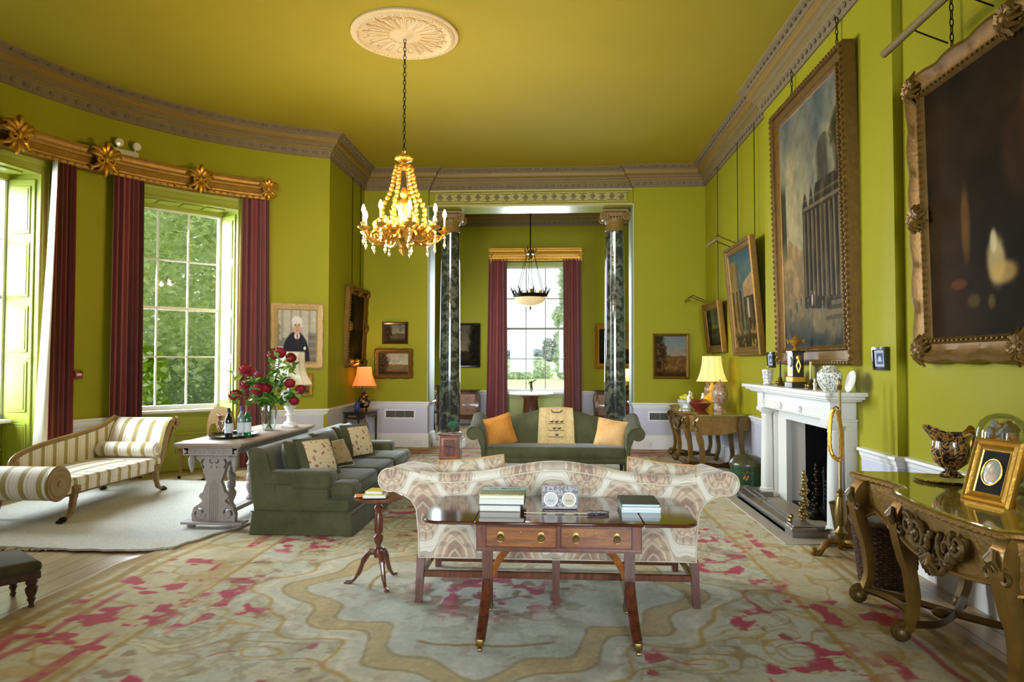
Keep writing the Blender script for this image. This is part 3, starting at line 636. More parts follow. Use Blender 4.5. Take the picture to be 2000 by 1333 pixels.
book('thin blue white book in the middle of the shorter stack', .387, .602, 3.932, 4.17, TZ+.0165, TZ+.030, 'book_white', '-y')
book('dark topped pale spined book on top of the shorter stack', .385, .60, 3.93, 4.19, TZ+.0305, TZ+.048, 'book_dark', '+y', None, 'book_pale')
# silver double dial
t = thing('desk_clock', 'silver double dial desk clock with two round white faces on the sofa table', 'clock', (.04, 3.995, TZ), 0, None, -.12)
m = MB()
o = rrect(-.102, .102, .004, .132, .014, 5); m.prism(o, .022, 'y', (0, 0, 0))
R_ = random.Random(2)
for i in range(150):
    x, z = R_.uniform(-.095, .095), R_.uniform(.012, .124)
    if min(hypot(x-.052, z-.055), hypot(x+.052, z-.055)) > .044: m.ell((x, -.001, z), (.006, .004, .005), 6, 4)
m.tube([(p[0], -.001, p[1]) for p in o], .003, 6, True); m.box(-.02, .02, .0, .02, .07, .006); m.build('case', 'silver', t)
for dx, mt in ((-.052, 'dial_white'), (.052, 'dial_pearl')):
    m = MB(); m.at(dx, -.003, .055, 0, pi/2); m.lathe([(.036, -.001), (.036, .003), (0, .004)], 28); m.at(); d = m.build('dial', mt, t)
    m = MB(); m.tube([(dx+.038*cos(k*pi/14), -.004, .055+.038*sin(k*pi/14)) for k in range(28)], .004, 6, True); m.build('bezel', 'steel', d)
    m = MB(); m.box(dx-.02, -.0085, .05, dx+.02, -.0075, .052); m.box(dx-.016, -.0085, .042, dx+.016, -.0075, .0435); m.build('inscription', 'ink', d, 0)
t = thing('letter_opener', 'long bone letter opener with silver handle lying before the desk clock', 'letter opener', (.075, 3.865, TZ+.006), .03)
m = MB(); m.prism([(-.235, 0), (-.20, -.006), (.12, -.008), (.12, .008), (-.2, .004)], .003, 'z'); m.build('blade', 'bone', t)
m = MB(); m.tube(smooth_path([(.11, 0, .004), (.14, 0, .005), (.18, 0, .005), (.22, 0, .004), (.235, 0, .003)], 3), [.007, .009, .011, .009, .012, .008, .013, .012, .011, .010, .008, .012, .003], 8); m.build('handle', 'silver', t)

# ------------------------------------------------------------------ patterned camel back sofa seen from behind
PS = thing('camelback_sofa', 'cream damask camelback sofa seen from behind, facing the far window', 'sofa', (.02, 4.45, 0))
def ps_top(x):
    a = abs(x); hump = .078*(.5+.5*cos(min(a/.62, 1)*pi)); return .832+hump+(.03*max(0, (a-.80)/.2) if a > .8 else 0)-.006*(a > .62)
SEC = lambda t: [(0, .29), (0, .45), (0, t-.075), (-.004, t-.055), (-.012, t-.045), (-.012, t-.03), (0, t-.01), (.03, t), (.07, t), (.11, t-.02), (.14, t-.07), (.155, t-.2), (.17, .40)]
m = MB(); xs = [-.88+1.76*i/60 for i in range(61)]
def psb(u, v):
    x = xs[int(round(u*60))]; q = SEC(ps_top(x))[int(round(v*12))]; return (x, q[0], q[1])
m.grid(psb, 61, 13); m.build('backrest', 'damask', PS, 60)
for s in (-1, 1):
    pts = [(.76, .29), (.88, .29), (.885, .45), (.90, .60), (.935, .66), (1.0, .70)] + [(1.075+.075*cos(radians(a)), .785+.075*sin(radians(a))) for a in range(-110, 121, 15)] + [(.98, .845), (.90, .835), (.84, .80), (.80, .70), (.77, .5)]
    poly = [(p[0]*s, p[1]) for p in pts]
    m = MB(); N = len(poly); ring = []
    for (yy, ins) in ((.004, .012), (.014, 0), (.76, 0), (.772, .012)):
        cx = sum(p[0] for p in poly)/N; cz = sum(p[1] for p in poly)/N
        drop = 0
        ring.append([((p[0]-cx)*(1-ins*1.2)+cx, yy, (p[1]-cz)*(1-ins*1.2)+cz-(.06*(yy/.77)**2 if p[1] > .62 else 0)) for p in poly])
    vs = [q for r in ring for q in r]; fs = []
    for k in range(3):
        for i in range(N): j = (i+1) % N; fs.append((k*N+i, k*N+j, (k+1)*N+j, (k+1)*N+i))
    m.add(vs, fs)
    for k in (0, 3): m.add(ring[k], [tuple(t) for t in tessellate_polygon([[Vector((q[0], q[2], 0)) for q in ring[k]]])])
    ar = m.build('armrest', 'damask', PS, 50)
    m = MB(); m.tube([(p[0]*s, -.002, p[1]) for p in pts[1:-5]], .005, 6); m.build('piping', 'damask_piping', ar)
m = MB(); m.box(-.79, .1, .29, .79, .77, .40, .03, 3); m.build('seat', 'damask', PS)
for x in (-.395, .395):
    m = MB(); m.box(x-.385, .16, .40, x+.385, .79, .50, .045, 4); m.build('seat_cushion', 'damask', PS)
m = MB(); m.tube([(x, -.008, ps_top(x)-.052) for x in xs], .005, 6); m.tube([(-.885, 0, .292), (.885, 0, .292)], .004, 6); m.build('piping', 'damask_piping', PS)
for x, y, sy in ((-.87, .0, -.03), (0, .0, -.02), (.87, .0, -.03), (-.87, .74, .0), (0, .74, 0), (.87, .74, 0)):
    m = MB(); s0 = .026; m.add([(x-s0, y, .30), (x+s0, y, .30), (x+s0, y+.055, .30), (x-s0, y+.055, .30), (x-s0*.8+.01*copysign(1, x)*(x != 0), y+sy, 0), (x+s0*.8+.01*copysign(1, x)*(x != 0), y+sy, 0), (x+s0*.8+.01*copysign(1, x)*(x != 0), y+sy+.045, 0), (x-s0*.8+.01*copysign(1, x)*(x != 0), y+sy+.045, 0)], [(0, 1, 2, 3), (7, 6, 5, 4), (0, 4, 5, 1), (1, 5, 6, 2), (2, 6, 7, 3), (3, 7, 4, 0)]); m.build('leg', 'mahogany_v', PS, 0)
for nm, b in (('stretcher', (-.86, .005, .165, .86, .035, .205)), ('stretcher', (-.86, .755, .05, .86, .785, .10)), ('stretcher', (-.885, .03, .15, -.86, .77, .19)), ('stretcher', (.86, .03, .15, .885, .77, .19))):
    m = MB(); m.box(*b, .003, 1); m.build(nm, 'mahogany', PS)
cushion('fringed cream damask cushion showing above the left dip of the patterned sofa back', (-.55, 4.77, .69), .05, -.3, .46, .40, .13, 'damask', piping='fringe', ry=-.10)
cushion('fringed gold damask cushion showing above the right dip of the patterned sofa back', (.72, 4.77, .68), -.05, -.3, .46, .40, .13, 'damask', piping='fringe', ry=.12)

# ------------------------------------------------------------------ tripod wine table
TT = thing('tripod_table', 'small round mahogany tripod table with turned stem beside the patterned sofa', 'table', (-1.215, 4.80, 0))
m = MB(); m.lathe([(0, .585), (.05, .585), (.15, .59), (.172, .597), (.174, .612), (.166, .614), (.160, .606), (0, .605)], 36); m.build('table_top', 'mahogany', TT)
m = MB(); m.lathe([(.03, .19), (.032, .24), (.026, .255), (.018, .262), (.016, .275), (.03, .30), (.035, .33), (.022, .345), (.018, .355), (.028, .36)], 16)
m.lathe([(.026, .36), (.03, .38), (.03, .44), (.024, .49), (.018, .505)], 32, wav=.1, wn=6, twist=55); m.lathe([(.018, .505), (.028, .515), (.032, .53), (.024, .545), (.018, .55), (.024, .56), (.03, .585)], 16); m.build('column', 'mahogany_v', TT)
for a in (188, 300, 70):
    c, s = cos(radians(a)), sin(radians(a))
    m = MB(); P = smooth_path([(c*.02, s*.02, .225), (c*.06, s*.06, .222), (c*.10, s*.10, .17), (c*.13, s*.13, .09), (c*.17, s*.17, .035), (c*.205, s*.205, .016), (c*.235, s*.235, .012)], 4)
    m.tube(P, [.024]*4+[.021]*5+[.016]*5+[.012]*4+[.013, .015, .018, .019, .017, .014, .010], 8); m.build('leg', 'mahogany_v', TT)
book('open topped white book at the bottom of the pile on the tripod table', -1.305, -1.15, 4.70, 4.85, .6145, .634, 'book_white', '-x', None, 'page_paper', .1)
book('yellow covered book on top of the pile on the tripod table', -1.29, -1.165, 4.74, 4.87, .6345, .655, 'book_yellow', '-x', None, 'page_paper', -.12)
t = thing('paper_packet', 'orange paper packet at the left edge of the tripod table', 'packet', (-1.34, 4.77, .6145), .4); m = MB(); m.box(-.03, -.04, 0, .03, .04, .01, .003, 1); m.build('wrapper', 'book_orange', t)

# ------------------------------------------------------------------ long green skirted sofa on the left
GS = thing('skirted_sofa', 'long green velvet three seat sofa with skirt, side on to the viewer', 'sofa', (0, 0, 0))
Y0, Y1 = 6.06, 8.58
def taper(m, x0, x1, y0, y1, z0, z1, f, r=.03):
    """box that spreads by f at the bottom"""
    a = len(m.v); m.box(x0, y0, z0, x1, y1, z1, r, 3)
    for i in range(a, len(m.v)):
        v = m.v[i]; k = f*(z1-v[2])/(z1-z0); m.v[i] = (v[0]+(k if v[0] > (x0+x1)/2 else -k), v[1]+(k if v[1] > (y0+y1)/2 else -k), v[2])
m = MB(); m.box(-2.66, Y0, .20, -1.80, Y1, .33, .03, 3); m.build('base', 'green_velvet', GS)
m = MB(); taper(m, -2.675, -1.775, Y0-.012, Y1+.012, .012, .215, .022, .012); m.tube([(-2.68, Y0-.016, .215), (-1.77, Y0-.016, .215), (-1.77, Y1+.016, .215)], .007, 6)
m.build('skirt', 'green_velvet', GS)
m = MB()
def back(u, v):
    y = Y0+.005+(Y1-Y0-.01)*u; sec = [(-2.66, .2), (-2.69, .45), (-2.72, .73), (-2.705, .765), (-2.66, .775), (-2.60, .765), (-2.56, .72), (-2.48, .40), (-2.46, .3)]; i = int(round(v*8)); return (sec[i][0], y, sec[i][1])
m.grid(back, 2, 9); sec = [back(0, k/8) for k in range(9)]; m.add(sec, [tuple(range(9))]); m.add([back(1, k/8) for k in range(9)], [tuple(range(8, -1, -1))])
m.tube([sec[k] for k in range(2, 8)], .007, 6); m.build('backrest', 'green_velvet', GS, 40)
for y0, y1, s in ((Y0, Y0+.2, 1), (Y1-.2, Y1, -1)):
    m = MB(); m.box(-2.60, y0+.006, .22, -1.99, y1-.006, .50, .03, 3); m.box(-2.64, y0-.012, .43, -1.975, y1+.02, .565, .055, 4); ar = m.build('armrest', 'green_velvet', GS)
    m = MB(); m.box(-2.34, y0-.02, .40, -1.965, y1+.026, .575, .055, 4); m.build('arm_cap', 'green_velvet', ar)
for i in range(3):
    a = Y0+.2+.705*i; b = a+.70
    if i == 0: a0, b0 = Y0+.2, b
    m = MB(); m.box(-2.5, a+.005, .335, -1.765, b-.005, .475, .05, 4)
    if i == 0: m.box(-1.985, Y0+.015, .335, -1.765, a+.1, .47, .045, 4)
    if i == 2: m.box(-1.985, b-.1, .335, -1.765, Y1-.015, .47, .045, 4)
    sc_ = m.build('seat_cushion', 'green_velvet', GS)
    m = MB(); m.tube([(-1.768, a+.03, .455), (-1.768, b-.03, .455)], .006, 6); m.tube([(-1.768, a+.03, .35), (-1.768, b-.03, .35)], .006, 6); m.build('piping', 'green_piping', sc_)
    m = MB(); m.at(-2.45, (a+b)/2, .655, pi/2, 0, 0); m.T = Matrix.Translation((-2.445, (a+b)/2, .635)) @ Matrix.Rotation(pi/2, 4, 'Z') @ Matrix.Rotation(-.22, 4, 'X'); pillow(m, .70, .36, .22, 14, .04); m.build('back_cushion', 'green_velvet', GS, 60, weld=True)
cushion('floral needlework cushion against the near end of the green sofa', (-2.23, 6.46, .64), 1.05, -.42, .44, .40, .14, 'green_velvet', front='needlework_cream', piping='green_piping')
cushion('small needlework cushion with green stripe in the middle of the green sofa', (-2.22, 7.03, .60), 1.15, -.55, .36, .30, .13, 'green_velvet', front='needlework_rose', piping='damask_piping')
cushion('floral needlework cushion at the far end of the green sofa', (-2.2, 7.72, .65), 1.1, -.32, .44, .40, .14, 'green_velvet', front='needlework_cream', piping='green_piping')

# ------------------------------------------------------------------ green camelback sofa facing us
CS = thing('camelback_sofa', 'green velvet camelback sofa facing us with a throw over its back', 'sofa', (.03, 9.2, 0))
def cs_top(x): a = abs(x); return .755+.145*(.5+.5*cos(min(a/.85, 1)*pi))
m = MB(); xs2 = [-1.0+2.0*i/50 for i in range(51)]
def csb(u, v):
    x = xs2[int(round(u*50))]; t_ = cs_top(x); S = [(.42, .30), (.50, .42), (.58, t_-.14), (.61, t_-.04), (.65, t_), (.70, t_-.005), (.72, t_-.05), (.70, .25)]; q = S[int(round(v*7))]; return (x, q[0], q[1])
m.grid(csb, 51, 8); m.build('backrest', 'green_velvet', CS, 50)
m = MB(); m.box(-.97, .02, .20, .97, .66, .34, .04, 4); m.build('seat_rail', 'green_velvet', CS)
m = MB(); m.box(-.94, 0, .25, .94, .60, .42, .07, 5); m.build('seat', 'green_velvet', CS)
for s in (-1, 1):
    pts = [(.93, .18), (.985, .18), (.975, .30), (.985, .42), (1.03, .53)]+[(1.09+.085*cos(radians(a)), .60+.085*sin(radians(a))) for a in range(-100, 111, 15)]+[(1.0, .66), (.955, .60), (.935, .45)]
    poly = [(p[0]*s, p[1]) for p in pts]; N = len(poly); m = MB(); ring = []
    for (yy, ins) in ((0, .05), (.012, 0), (.35, 0), (.66, 0)):
        cx = sum(p[0] for p in poly)/N; cz = sum(p[1] for p in poly)/N; up = .15*max(0, (yy-.2)/.46)
        ring.append([((p[0]-cx)*(1-ins)+cx, yy, (p[1]-cz)*(1-ins)+cz+(up if p[1] > .5 else 0)) for p in poly])
    vs = [q for r in ring for q in r]; fs = []
    for k in range(3):
        for i in range(N): j = (i+1) % N; fs.append((k*N+i, k*N+j, (k+1)*N+j, (k+1)*N+i))
    m.add(vs, fs); m.add(ring[0], [tuple(t) for t in tessellate_polygon([[Vector((q[0], q[2], 0)) for q in ring[0]]])]); ar = m.build('armrest', 'green_velvet', CS, 50)
    m = MB(); m.tube([(p[0]*s, .0, p[1]) for p in pts[1:]], .006, 6); m.build('piping', 'green_piping', ar)
for x in (-.93, 0, .93):
    for y in (.04, .62):
        m = MB(); m.lathe([(.018, 0), (.022, .03), (.03, .2)], 4, (x, y, 0)); m.build('leg', 'dark_wood', CS)
cushion('large amber velvet cushion leaning in the left corner of the green camelback sofa', (-.77, 9.62, .585), .12, -.25, .46, .42, .15, 'amber_velvet', piping='amber_velvet', ry=-.28)
cushion('pale amber velvet cushion leaning in the right corner of the green camelback sofa', (.80, 9.60, .57), -.2, -.25, .42, .38, .14, 'pale_amber_velvet', piping='pale_amber_velvet', ry=.16)
# throw with woven motif
TH = thing('throw', 'fringed cream throw with rows of small birds over the green sofa back', 'throw', (.045, 9.2, 0))
tw = NG('throw_wool'); v = tw.coord(); tw.set(tw.ramp(tw.noise(v, 30, 3), ((.3, '#b79a68'), (.7, '#d2b988'))), .9); tw.bump(tw.noise(v, 200, 2), .3, .002)
def tsec(x): t_ = cs_top(x)+.012; return [(.445, .415), (.49, .46), (.565, t_-.15), (.60, t_-.04), (.645, t_+.004), (.71, t_), (.735, t_-.05), (.735, t_-.22)]
m = MB()
def tg(u, v):
    q = tsec(0)[int(round(v*7))]; w_ = .265-.03*min(1, v*2.2); x = (2*u-1)*w_; return (x, q[0]-.006+.004*sin(u*25), q[1]-.012*abs(2*u-1)**2+(.012*sin(u*9) if v < .1 else 0))
m.grid(tg, 20, 8); m.build('cloth', 'throw_wool', TH, 60)
m = MB()
for i in range(46):
    x = -.262+.524*i/45; m.tube([(x, .436+.003*sin(i*2.2), .425), (x*1.02, .415, .39+.01*sin(i)), (x*1.03+.004*sin(i*1.7), .385, .425+.004*sin(i*3))], .005, 4)
m.build('fringe', 'fringe', TH)
def on_throw(z):   # front face of the throw at height z
    S = tsec(0)
    for (y0, z0), (y1, z1) in zip(S, S[1:5]):
        if z0 <= z <= z1: return y0+(y1-y0)*(z-z0)/(z1-z0)-.013
    return .55
m = MB()
for z in (.84,): m.box(-.05, on_throw(z)-.004, z, .06, on_throw(z)+.004, z+.012); m.tube([(-.05, on_throw(z), z+.01), (-.07, on_throw(z+.03), z+.035)], .008, 5); m.tube([(.06, on_throw(z), z+.01), (.08, on_throw(z+.03), z+.035)], .008, 5)
for z, n in ((.70, 3), (.61, 2), (.52, 1)):
    for k in range(n):
        x = .01+(k-(n-1)/2)*.07; y = on_throw(z+.01); m.ell((x, y, z+.014), (.02, .005, .012), 8, 5); m.ell((x+.018, y, z+.028), (.008, .005, .007), 6, 4); m.tube([(x-.012, y, z+.014), (x-.032, y, z+.02)], .005, 4)
    y = on_throw(z-.012); m.box(-.11, y-.003, z-.014, .115, y+.003, z-.008)
m.build('bird_motif', 'ink', TH)
# little cabinet beside it
CB = thing('bedside_cabinet', 'small mahogany cabinet on tapered legs at the left end of the green camelback sofa', 'cabinet', (-1.41, 9.4, 0))
m = MB(); m.box(-.14, 0, .20, .14, .26, .545, .004, 1); m.box(-.15, -.01, .545, .15, .27, .565, .005, 2); m.build('body', 'mahogany', CB)
m = MB(); m.box(-.105, -.008, .235, .105, .004, .515, .004, 1); d = m.build('door', 'mahogany_h', CB); m = MB(); m.box(-.085, -.012, .26, .085, -.004, .49, .003, 1); m.build('door_panel', 'mahogany_v', d)
m = MB(); m.tube([(-.06+.12*k/8, -.013, .395+.012*sin(k*1.6)) for k in range(9)], .007, 5); m.build('door_inlay', 'dark_wood', d)
for x in (-.125, .125):
    for y in (.02, .24): m = MB(); m.lathe([(.009, 0), (.013, .03), (.016, .2)], 8, (x, y, 0)); m.build('leg', 'mahogany_v', CB)
# ------------------------------------------------------------------ carpets
def color_mesh(name, fx, fy, nx, ny, colfn, pos, mat, parent=None):
    """grid mesh whose woven / painted pattern is stored as a colour attribute (linear rgb)"""
    U, V = np.meshgrid(np.asarray(fx), np.asarray(fy)); co = pos(U, V).reshape(-1, 3)
    i = np.arange(nx*ny).reshape(ny, nx); q = np.stack([i[:-1, :-1], i[:-1, 1:], i[1:, 1:], i[1:, :-1]], -1).reshape(-1, 4)
    me = bpy.data.meshes.new(name); me.vertices.add(len(co)); me.vertices.foreach_set('co', co.astype(np.float32).ravel())
    me.loops.add(q.size); me.loops.foreach_set('vertex_index', q.ravel().astype(np.int32)); me.polygons.add(len(q))
    me.polygons.foreach_set('loop_start', np.arange(0, q.size, 4, dtype=np.int32)); me.polygons.foreach_set('loop_total', np.full(len(q), 4, np.int32)); me.update(calc_edges=True)
    c = np.clip(colfn(U, V), 0, 1).reshape(-1, 3); c = np.where(c <= .04045, c/12.92, ((c+.055)/1.055)**2.4)
    at = me.color_attributes.new('pattern', 'FLOAT_COLOR', 'POINT'); at.data.foreach_set('color', np.concatenate([c, np.ones((len(c), 1))], 1).astype(np.float32).ravel())
    me.materials.append(MATS[mat]); o = bpy.data.objects.new(name, me); COL.objects.link(o)
    if parent: o.parent = parent
    return o
def attr_mat(name, rough, bump=0, bs=200, var=.12, vs=30, coat=0):
    g = NG(name); a = g.n('Attribute', attribute_name='pattern'); v = g.coord(); n = g.noise(v, vs, 3)
    mlt = g.math('ADD', g.math('MULTIPLY', n, 2*var), 1-var); vm = g.n('VectorMath', operation='SCALE'); g.l(a.outputs[0], vm.inputs[0]); g.l(mlt, vm.inputs['Scale'])
    g.set(vm.outputs[0], rough)
    if bump: g.bump(g.noise(v, bs, 2), bump, .003)
    if coat: g.set(Coat_Weight=coat); g.b.inputs['Coat Roughness'].default_value = .12
    return g.m
attr_mat('carpet_pile', .92, .35, 260, .14, 24); attr_mat('oil_paint', .6, .1, 120, .1, 12, .0); MATS['oil_paint'].node_tree.nodes['Principled BSDF'].inputs['Specular IOR Level'].default_value = .03
def H(h): h = h.lstrip('#'); return np.array([int(h[i:i+2], 16)/255 for i in (0, 2, 4)])
def lay(c, mask, col, k=1.0): m_ = np.clip(mask*k, 0, 1)[..., None]; return c*(1-m_)+H(col)*m_
def ss(e0, e1, x): t = np.clip((x-e0)/(e1-e0), 0, 1); return t*t*(3-2*t)
CXC = -.385
def carpet_col(X, Y):
    wx = (fbm(X*3, Y*3, 1)-.5)*.09; wy = (fbm(X*3, Y*3, 9)-.5)*.09
    x = np.abs(X-CXC+wx); y0 = Y+wy; sx = X-CXC
    n1 = fbm(X*2.2, Y*2.2, 3); n2 = fbm(X*9, Y*9, 5, 3); n3 = fbm(X*26, Y*26, 7, 2); n4 = fbm(X*5, Y*5, 15, 3)
    c = np.ones(X.shape+(3,))*H('#c3c6ba'); c = lay(c, ss(.4, .75, n1), '#b0b4a6', .8); c = lay(c, ss(.45, .6, n3)*.3, '#cfccbc')
    yc = np.where(y0 < 7.6, 4.72, 10.0); dy = (y0-yc)*.92; r = np.hypot(x, dy); th = np.arctan2(dy, x)
    rr = 1.13+.14*np.cos(4*th)+.075*np.cos(12*th+.4)
    def band(d, w, s=.02): return ss(w+s, w-s*.3, np.abs(d))
    fld = ss(rr-.02, rr+.05, r)*ss(2.1, 1.85, x); c = lay(c, fld*ss(.38, .6, n4)*.42, '#c8bd9c')
    b = band(r-rr, .06); c = lay(c, b, '#b39a69', .66); c = lay(c, b*ss(.5, .62, n3), '#c4b080', .7); c = lay(c, band(r-rr-.085, .010, .012), '#8c7038', .55); c = lay(c, band(r-rr+.078, .010, .012), '#8c7038', .45)
    g1 = ss(.17, .2, r-rr)*ss(.26, .22, r-rr); c = lay(c, g1*.7, '#d6d2c2'); c = lay(c, band(r-rr-.28-.05*np.cos(20*th), .012, .012), '#b3934f', .75)
    # fine gold scroll work (iso-lines of a folded field) in the outer ground
    q = fbm(x*2.1, y0*2.1, 61, 2); zone = ss(.26, .4, r-rr)*ss(2.15, 1.95, x)
    for lv, w_, cl, k in ((.42, .016, '#a98a4a', .75), (.52, .022, '#b89a58', .8), (.60, .012, '#94783e', .6), (.35, .012, '#a08a55', .55)): c = lay(c, band((q-lv)*1.0, w_*.42, .008)*zone, cl, k)
    q2 = fbm(x*4.6+7, y0*4.6, 77, 2); c = lay(c, band(q2-.5, .010, .012)*zone*ss(.45, .6, n1), '#ab9258', .6)
    # red ribbons and sprigs, broken into short pieces
    q3 = fbm(x*1.5+3.3, y0*1.5, 41, 2); cut = ss(.50, .58, fbm(X*3.3, Y*3.3, 43, 2)); c = lay(c, band(q3-.46, .006, .006)*zone*cut, '#b23a52', .95)
    sp = ss(.58, .63, fbm(X*10+3, Y*10, 21, 3))*ss(.54, .62, fbm(X*2.6, Y*2.6, 33, 2)); c = lay(c, sp*zone, '#b23550', .9); c = lay(c, ss(.66, .72, n2)*zone*ss(.5, .6, n4), '#7d5a48', .5)
    lf = fbm(X*13, Y*13, 101, 3); c = lay(c, ss(.56, .62, lf)*ss(rr+.1, rr+.3, r)*.35, '#8f8460'); c = lay(c, ss(.60, .66, fbm(X*17, Y*17, 107, 2))*ss(.5, .6, n1)*.4, '#a08a78')
    fl = ss(.57, .64, fbm(X*9, Y*9, 51, 3))*ss(.60, .30, np.hypot(sx+.05, (y0-yc+.1)*1.1)); c = lay(c, fl, '#a8405a', .8); c = lay(c, ss(.57, .64, fbm(X*12, Y*12, 57, 2))*ss(.78, .4, np.hypot(x, y0-yc)), '#7d5c48', .6)
    c = lay(c, ss(.58, .63, fbm(X*7, Y*7, 63, 3))*ss(.95, .6, r)*ss(.3, .5, r), '#8d8a6a', .4); c = lay(c, band(r-.86-.03*np.sin(th*4), .010, .010)*ss(.35, .6, np.sin(th*4+.9)), '#94783c', .8)
    bx = np.abs(X-CXC)+wx*.5; c = lay(c, ss(1.9, 1.98, bx)*.65, '#bfb08c')
    for e, w_, cl in ((1.95, .014, '#a98a4a'), (2.46, .016, '#a08245'), (2.56, .024, '#8c6f3a')): c = lay(c, band(bx-e, w_, .012), cl, .75)
    seg = ss(.1, .4, np.sin(Y*2.2+.8)); c = lay(c, band(bx-2.12, .038, .010)*seg*ss(.4, .5, n4)*ss(.35, .5, n2), '#ae3a50', .9); c = lay(c, band(bx-2.38, .016, .012)*ss(.1, .4, np.sin(Y*1.6+2)), '#a3444a', .7)
    qb = fbm(X*3.6, Y*3.6, 81, 2); bz = ss(1.98, 2.04, bx); c = lay(c, band(qb-.5, .016, .012)*bz, '#a5884e', .7); c = lay(c, ss(.58, .64, n4)*bz*.5, '#a8874c'); c = lay(c, ss(.59, .64, fbm(X*9, Y*8, 91, 3))*ss(.5, .6, fbm(X*2.2, Y*1.6, 93, 2))*ss(1.8, 2.0, bx)*ss(2.6, 2.45, bx), '#ab3a4c', .9)
    c = lay(c, ss(2.58, 2.66, np.abs(X-CXC)), '#86693c', .7)
    fy = ss(11.4, 11.55, Y); c = lay(c, fy*.6, '#bb9c70'); c = lay(c, fy*ss(.5, .58, fbm(X*2, Y*9, 97, 3)), '#9b5a42', .8)
    c = c*(1-.10*(n2-.5))[..., None]; wv = (vnoise(X*150, Y*40, 5)-.5)*.05; return c+wv[..., None]
ys = [3.0]
while ys[-1] < 12.36: ys.append(ys[-1]+max(.010, .0026*ys[-1]))
xs_ = np.linspace(-3.08, 2.31, 470)
def carpet_pos(U, V):
    x = U+.0; k = np.clip((-2.55-U)/.55, 0, 1); x = x-k*(np.clip((6.3-V)/1.2, 0, 1)*.22)+k*.012*np.sin(V*7)
    z = .010+.004*fbm(U*1.2, V*1.2, 2, 2); return np.stack([x, V, z], -1)
tag(color_mesh('carpet', xs_, ys, len(xs_), len(ys), carpet_col, carpet_pos, 'carpet_pile'), 'large faded floral carpet with gold medallion under the sofas', 'carpet')
wr = NG('white_wool'); v = wr.coord(); wr.set(wr.ramp(wr.noise(v, 40, 5, .7), ((.3, '#b5b1a6'), (.7, '#d2cfc6'))), .95); wr.bump(wr.noise(v, 150, 4, .7), .6, .012)
bpy.data.materials['white_wool']
R = random.Random(5); out = []
P0 = [(-2.78, 6.6), (-2.98, 6.0), (-3.12, 5.52), (-3.35, 5.44), (-3.8, 5.42), (-4.4, 5.45), (-5.3, 5.5), (-5.75, 5.6), (-5.75, 7.2), (-5.6, 8.5), (-5.0, 8.62), (-4.2, 8.60), (-3.3, 8.6), (-2.9, 8.55)]
for a, b in zip(P0, P0[1:]+P0[:1]):
    for k in range(8): t = k/8; out.append((a[0]+(b[0]-a[0])*t+R.uniform(-.012, .012), a[1]+(b[1]-a[1])*t+R.uniform(-.012, .012)))
WR = thing('wool_rug', 'plain off white wool rug under the striped chaise longue', 'rug', (0, 0, 0))
m = MB(); m.prism(out, .016, 'z', (0, 0, .016)); m.build('pile', 'white_wool', WR, 30)
m = MB()
for i in range(150):
    t = i/149; x = -5.5+2.4*t; y = 5.485-.06*sin(t*5)+R.uniform(-.01, .01); m.tube([(x, y+.03, .028), (x+R.uniform(-.015, .015), y-.035, .014)], .006, 4)
m.build('fringe', 'white_wool', WR)
m = MB(); m.box(1.96, 6.02, .0, 2.62, 8.42, .022, .004, 1); tag(m.build('hearth', 'hearth_stone'), 'pale stone hearth slab in front of the fireplace', 'hearth')

# ------------------------------------------------------------------ striped chaise longue
def stripes(name, axis, period=.17):
    g = NG(name); v = g.coord(); sp = g.n('SeparateXYZ'); g.l(v, sp.inputs[0]); f = g.math('FRACT', g.math('DIVIDE', g.math('ADD', sp.outputs[axis], 20), period))
    c = g.ramp(f, ((0, '#e3ddd2'), (.14, '#c7a08e'), (.17, '#e3ddd2'), (.24, '#9aa273'), (.27, '#a08a3c'), (.50, '#8f7a34'), (.53, '#9aa273'), (.56, '#e3ddd2'), (.68, '#d6bdac'), (.74, '#cfc9b0'), (.78, '#e3ddd2'), (.9, '#dcd3c4')), 'CONSTANT')
    g.set(c, .6); g.set(Sheen_Weight=.3); g.bump(g.noise(v, 250, 2), .1, .002); return g.m
stripes('stripe_across', 0); stripes('stripe_along', 1)
pbr('painted_gilt_wood', '#8d7040', .42, .15, .2, 10, .1, 40); pbr('ebonised', '#2a2218', .4, 0, .2, 10)
CH = thing('chaise_longue', 'gilt wood chaise longue in striped silk on the white rug', 'chaise longue', (0, 0, .032))
xa, xb = -5.32, -4.58
m = MB()
for x in (xa-.02, xb-.02):
    P = smooth_path([(x, 6.14, .26), (x, 6.35, .265), (x, 6.9, .27), (x, 7.55, .27), (x, 7.86, .30), (x, 7.97, .42), (x, 8.02, .58), (x, 8.10, .74), (x, 8.20, .82)], 5)
    m.tube(P, .034, 4, flat=.6, up=(0, 0, 1))
    m.tube([(x, 8.21+.05*cos(t)*(1-t/9), .785+.05*sin(t)*(1-t/9)) for t in [pi/2-.5*k for k in range(12)]], [.026]*6+[.018]*6, 6)
m.box(xa, 7.82, .25, xb, 7.88, .33); m.box(xa, 6.2, .24, xb, 6.26, .30); m.build('frame', 'painted_gilt_wood', CH)
m = MB(); m.box(xa, 6.22, .255, xb, 7.88, .315)
def seatf(u, v):
    x = xa+.01+(xb-xa-.02)*u; y = 6.28+1.60*v; a = sin(u*pi)**.35*sin(v*pi)**.35; tuft = .012*cos((u*4)*2*pi/1.33)*cos(v*8*pi); return (x, y, .335+.085*a-.010*abs(tuft*60)*.2)
m.build('seat_base', 'stripe_along', CH)
m = MB(); m.grid(seatf, 26, 44); m.build('seat_cushion', 'stripe_across', CH, 60)
m = MB(); m.box(xa+.005, 6.28, .30, xb+.004, 7.88, .40, .03, 3); m.build('seat_border', 'stripe_along', CH)
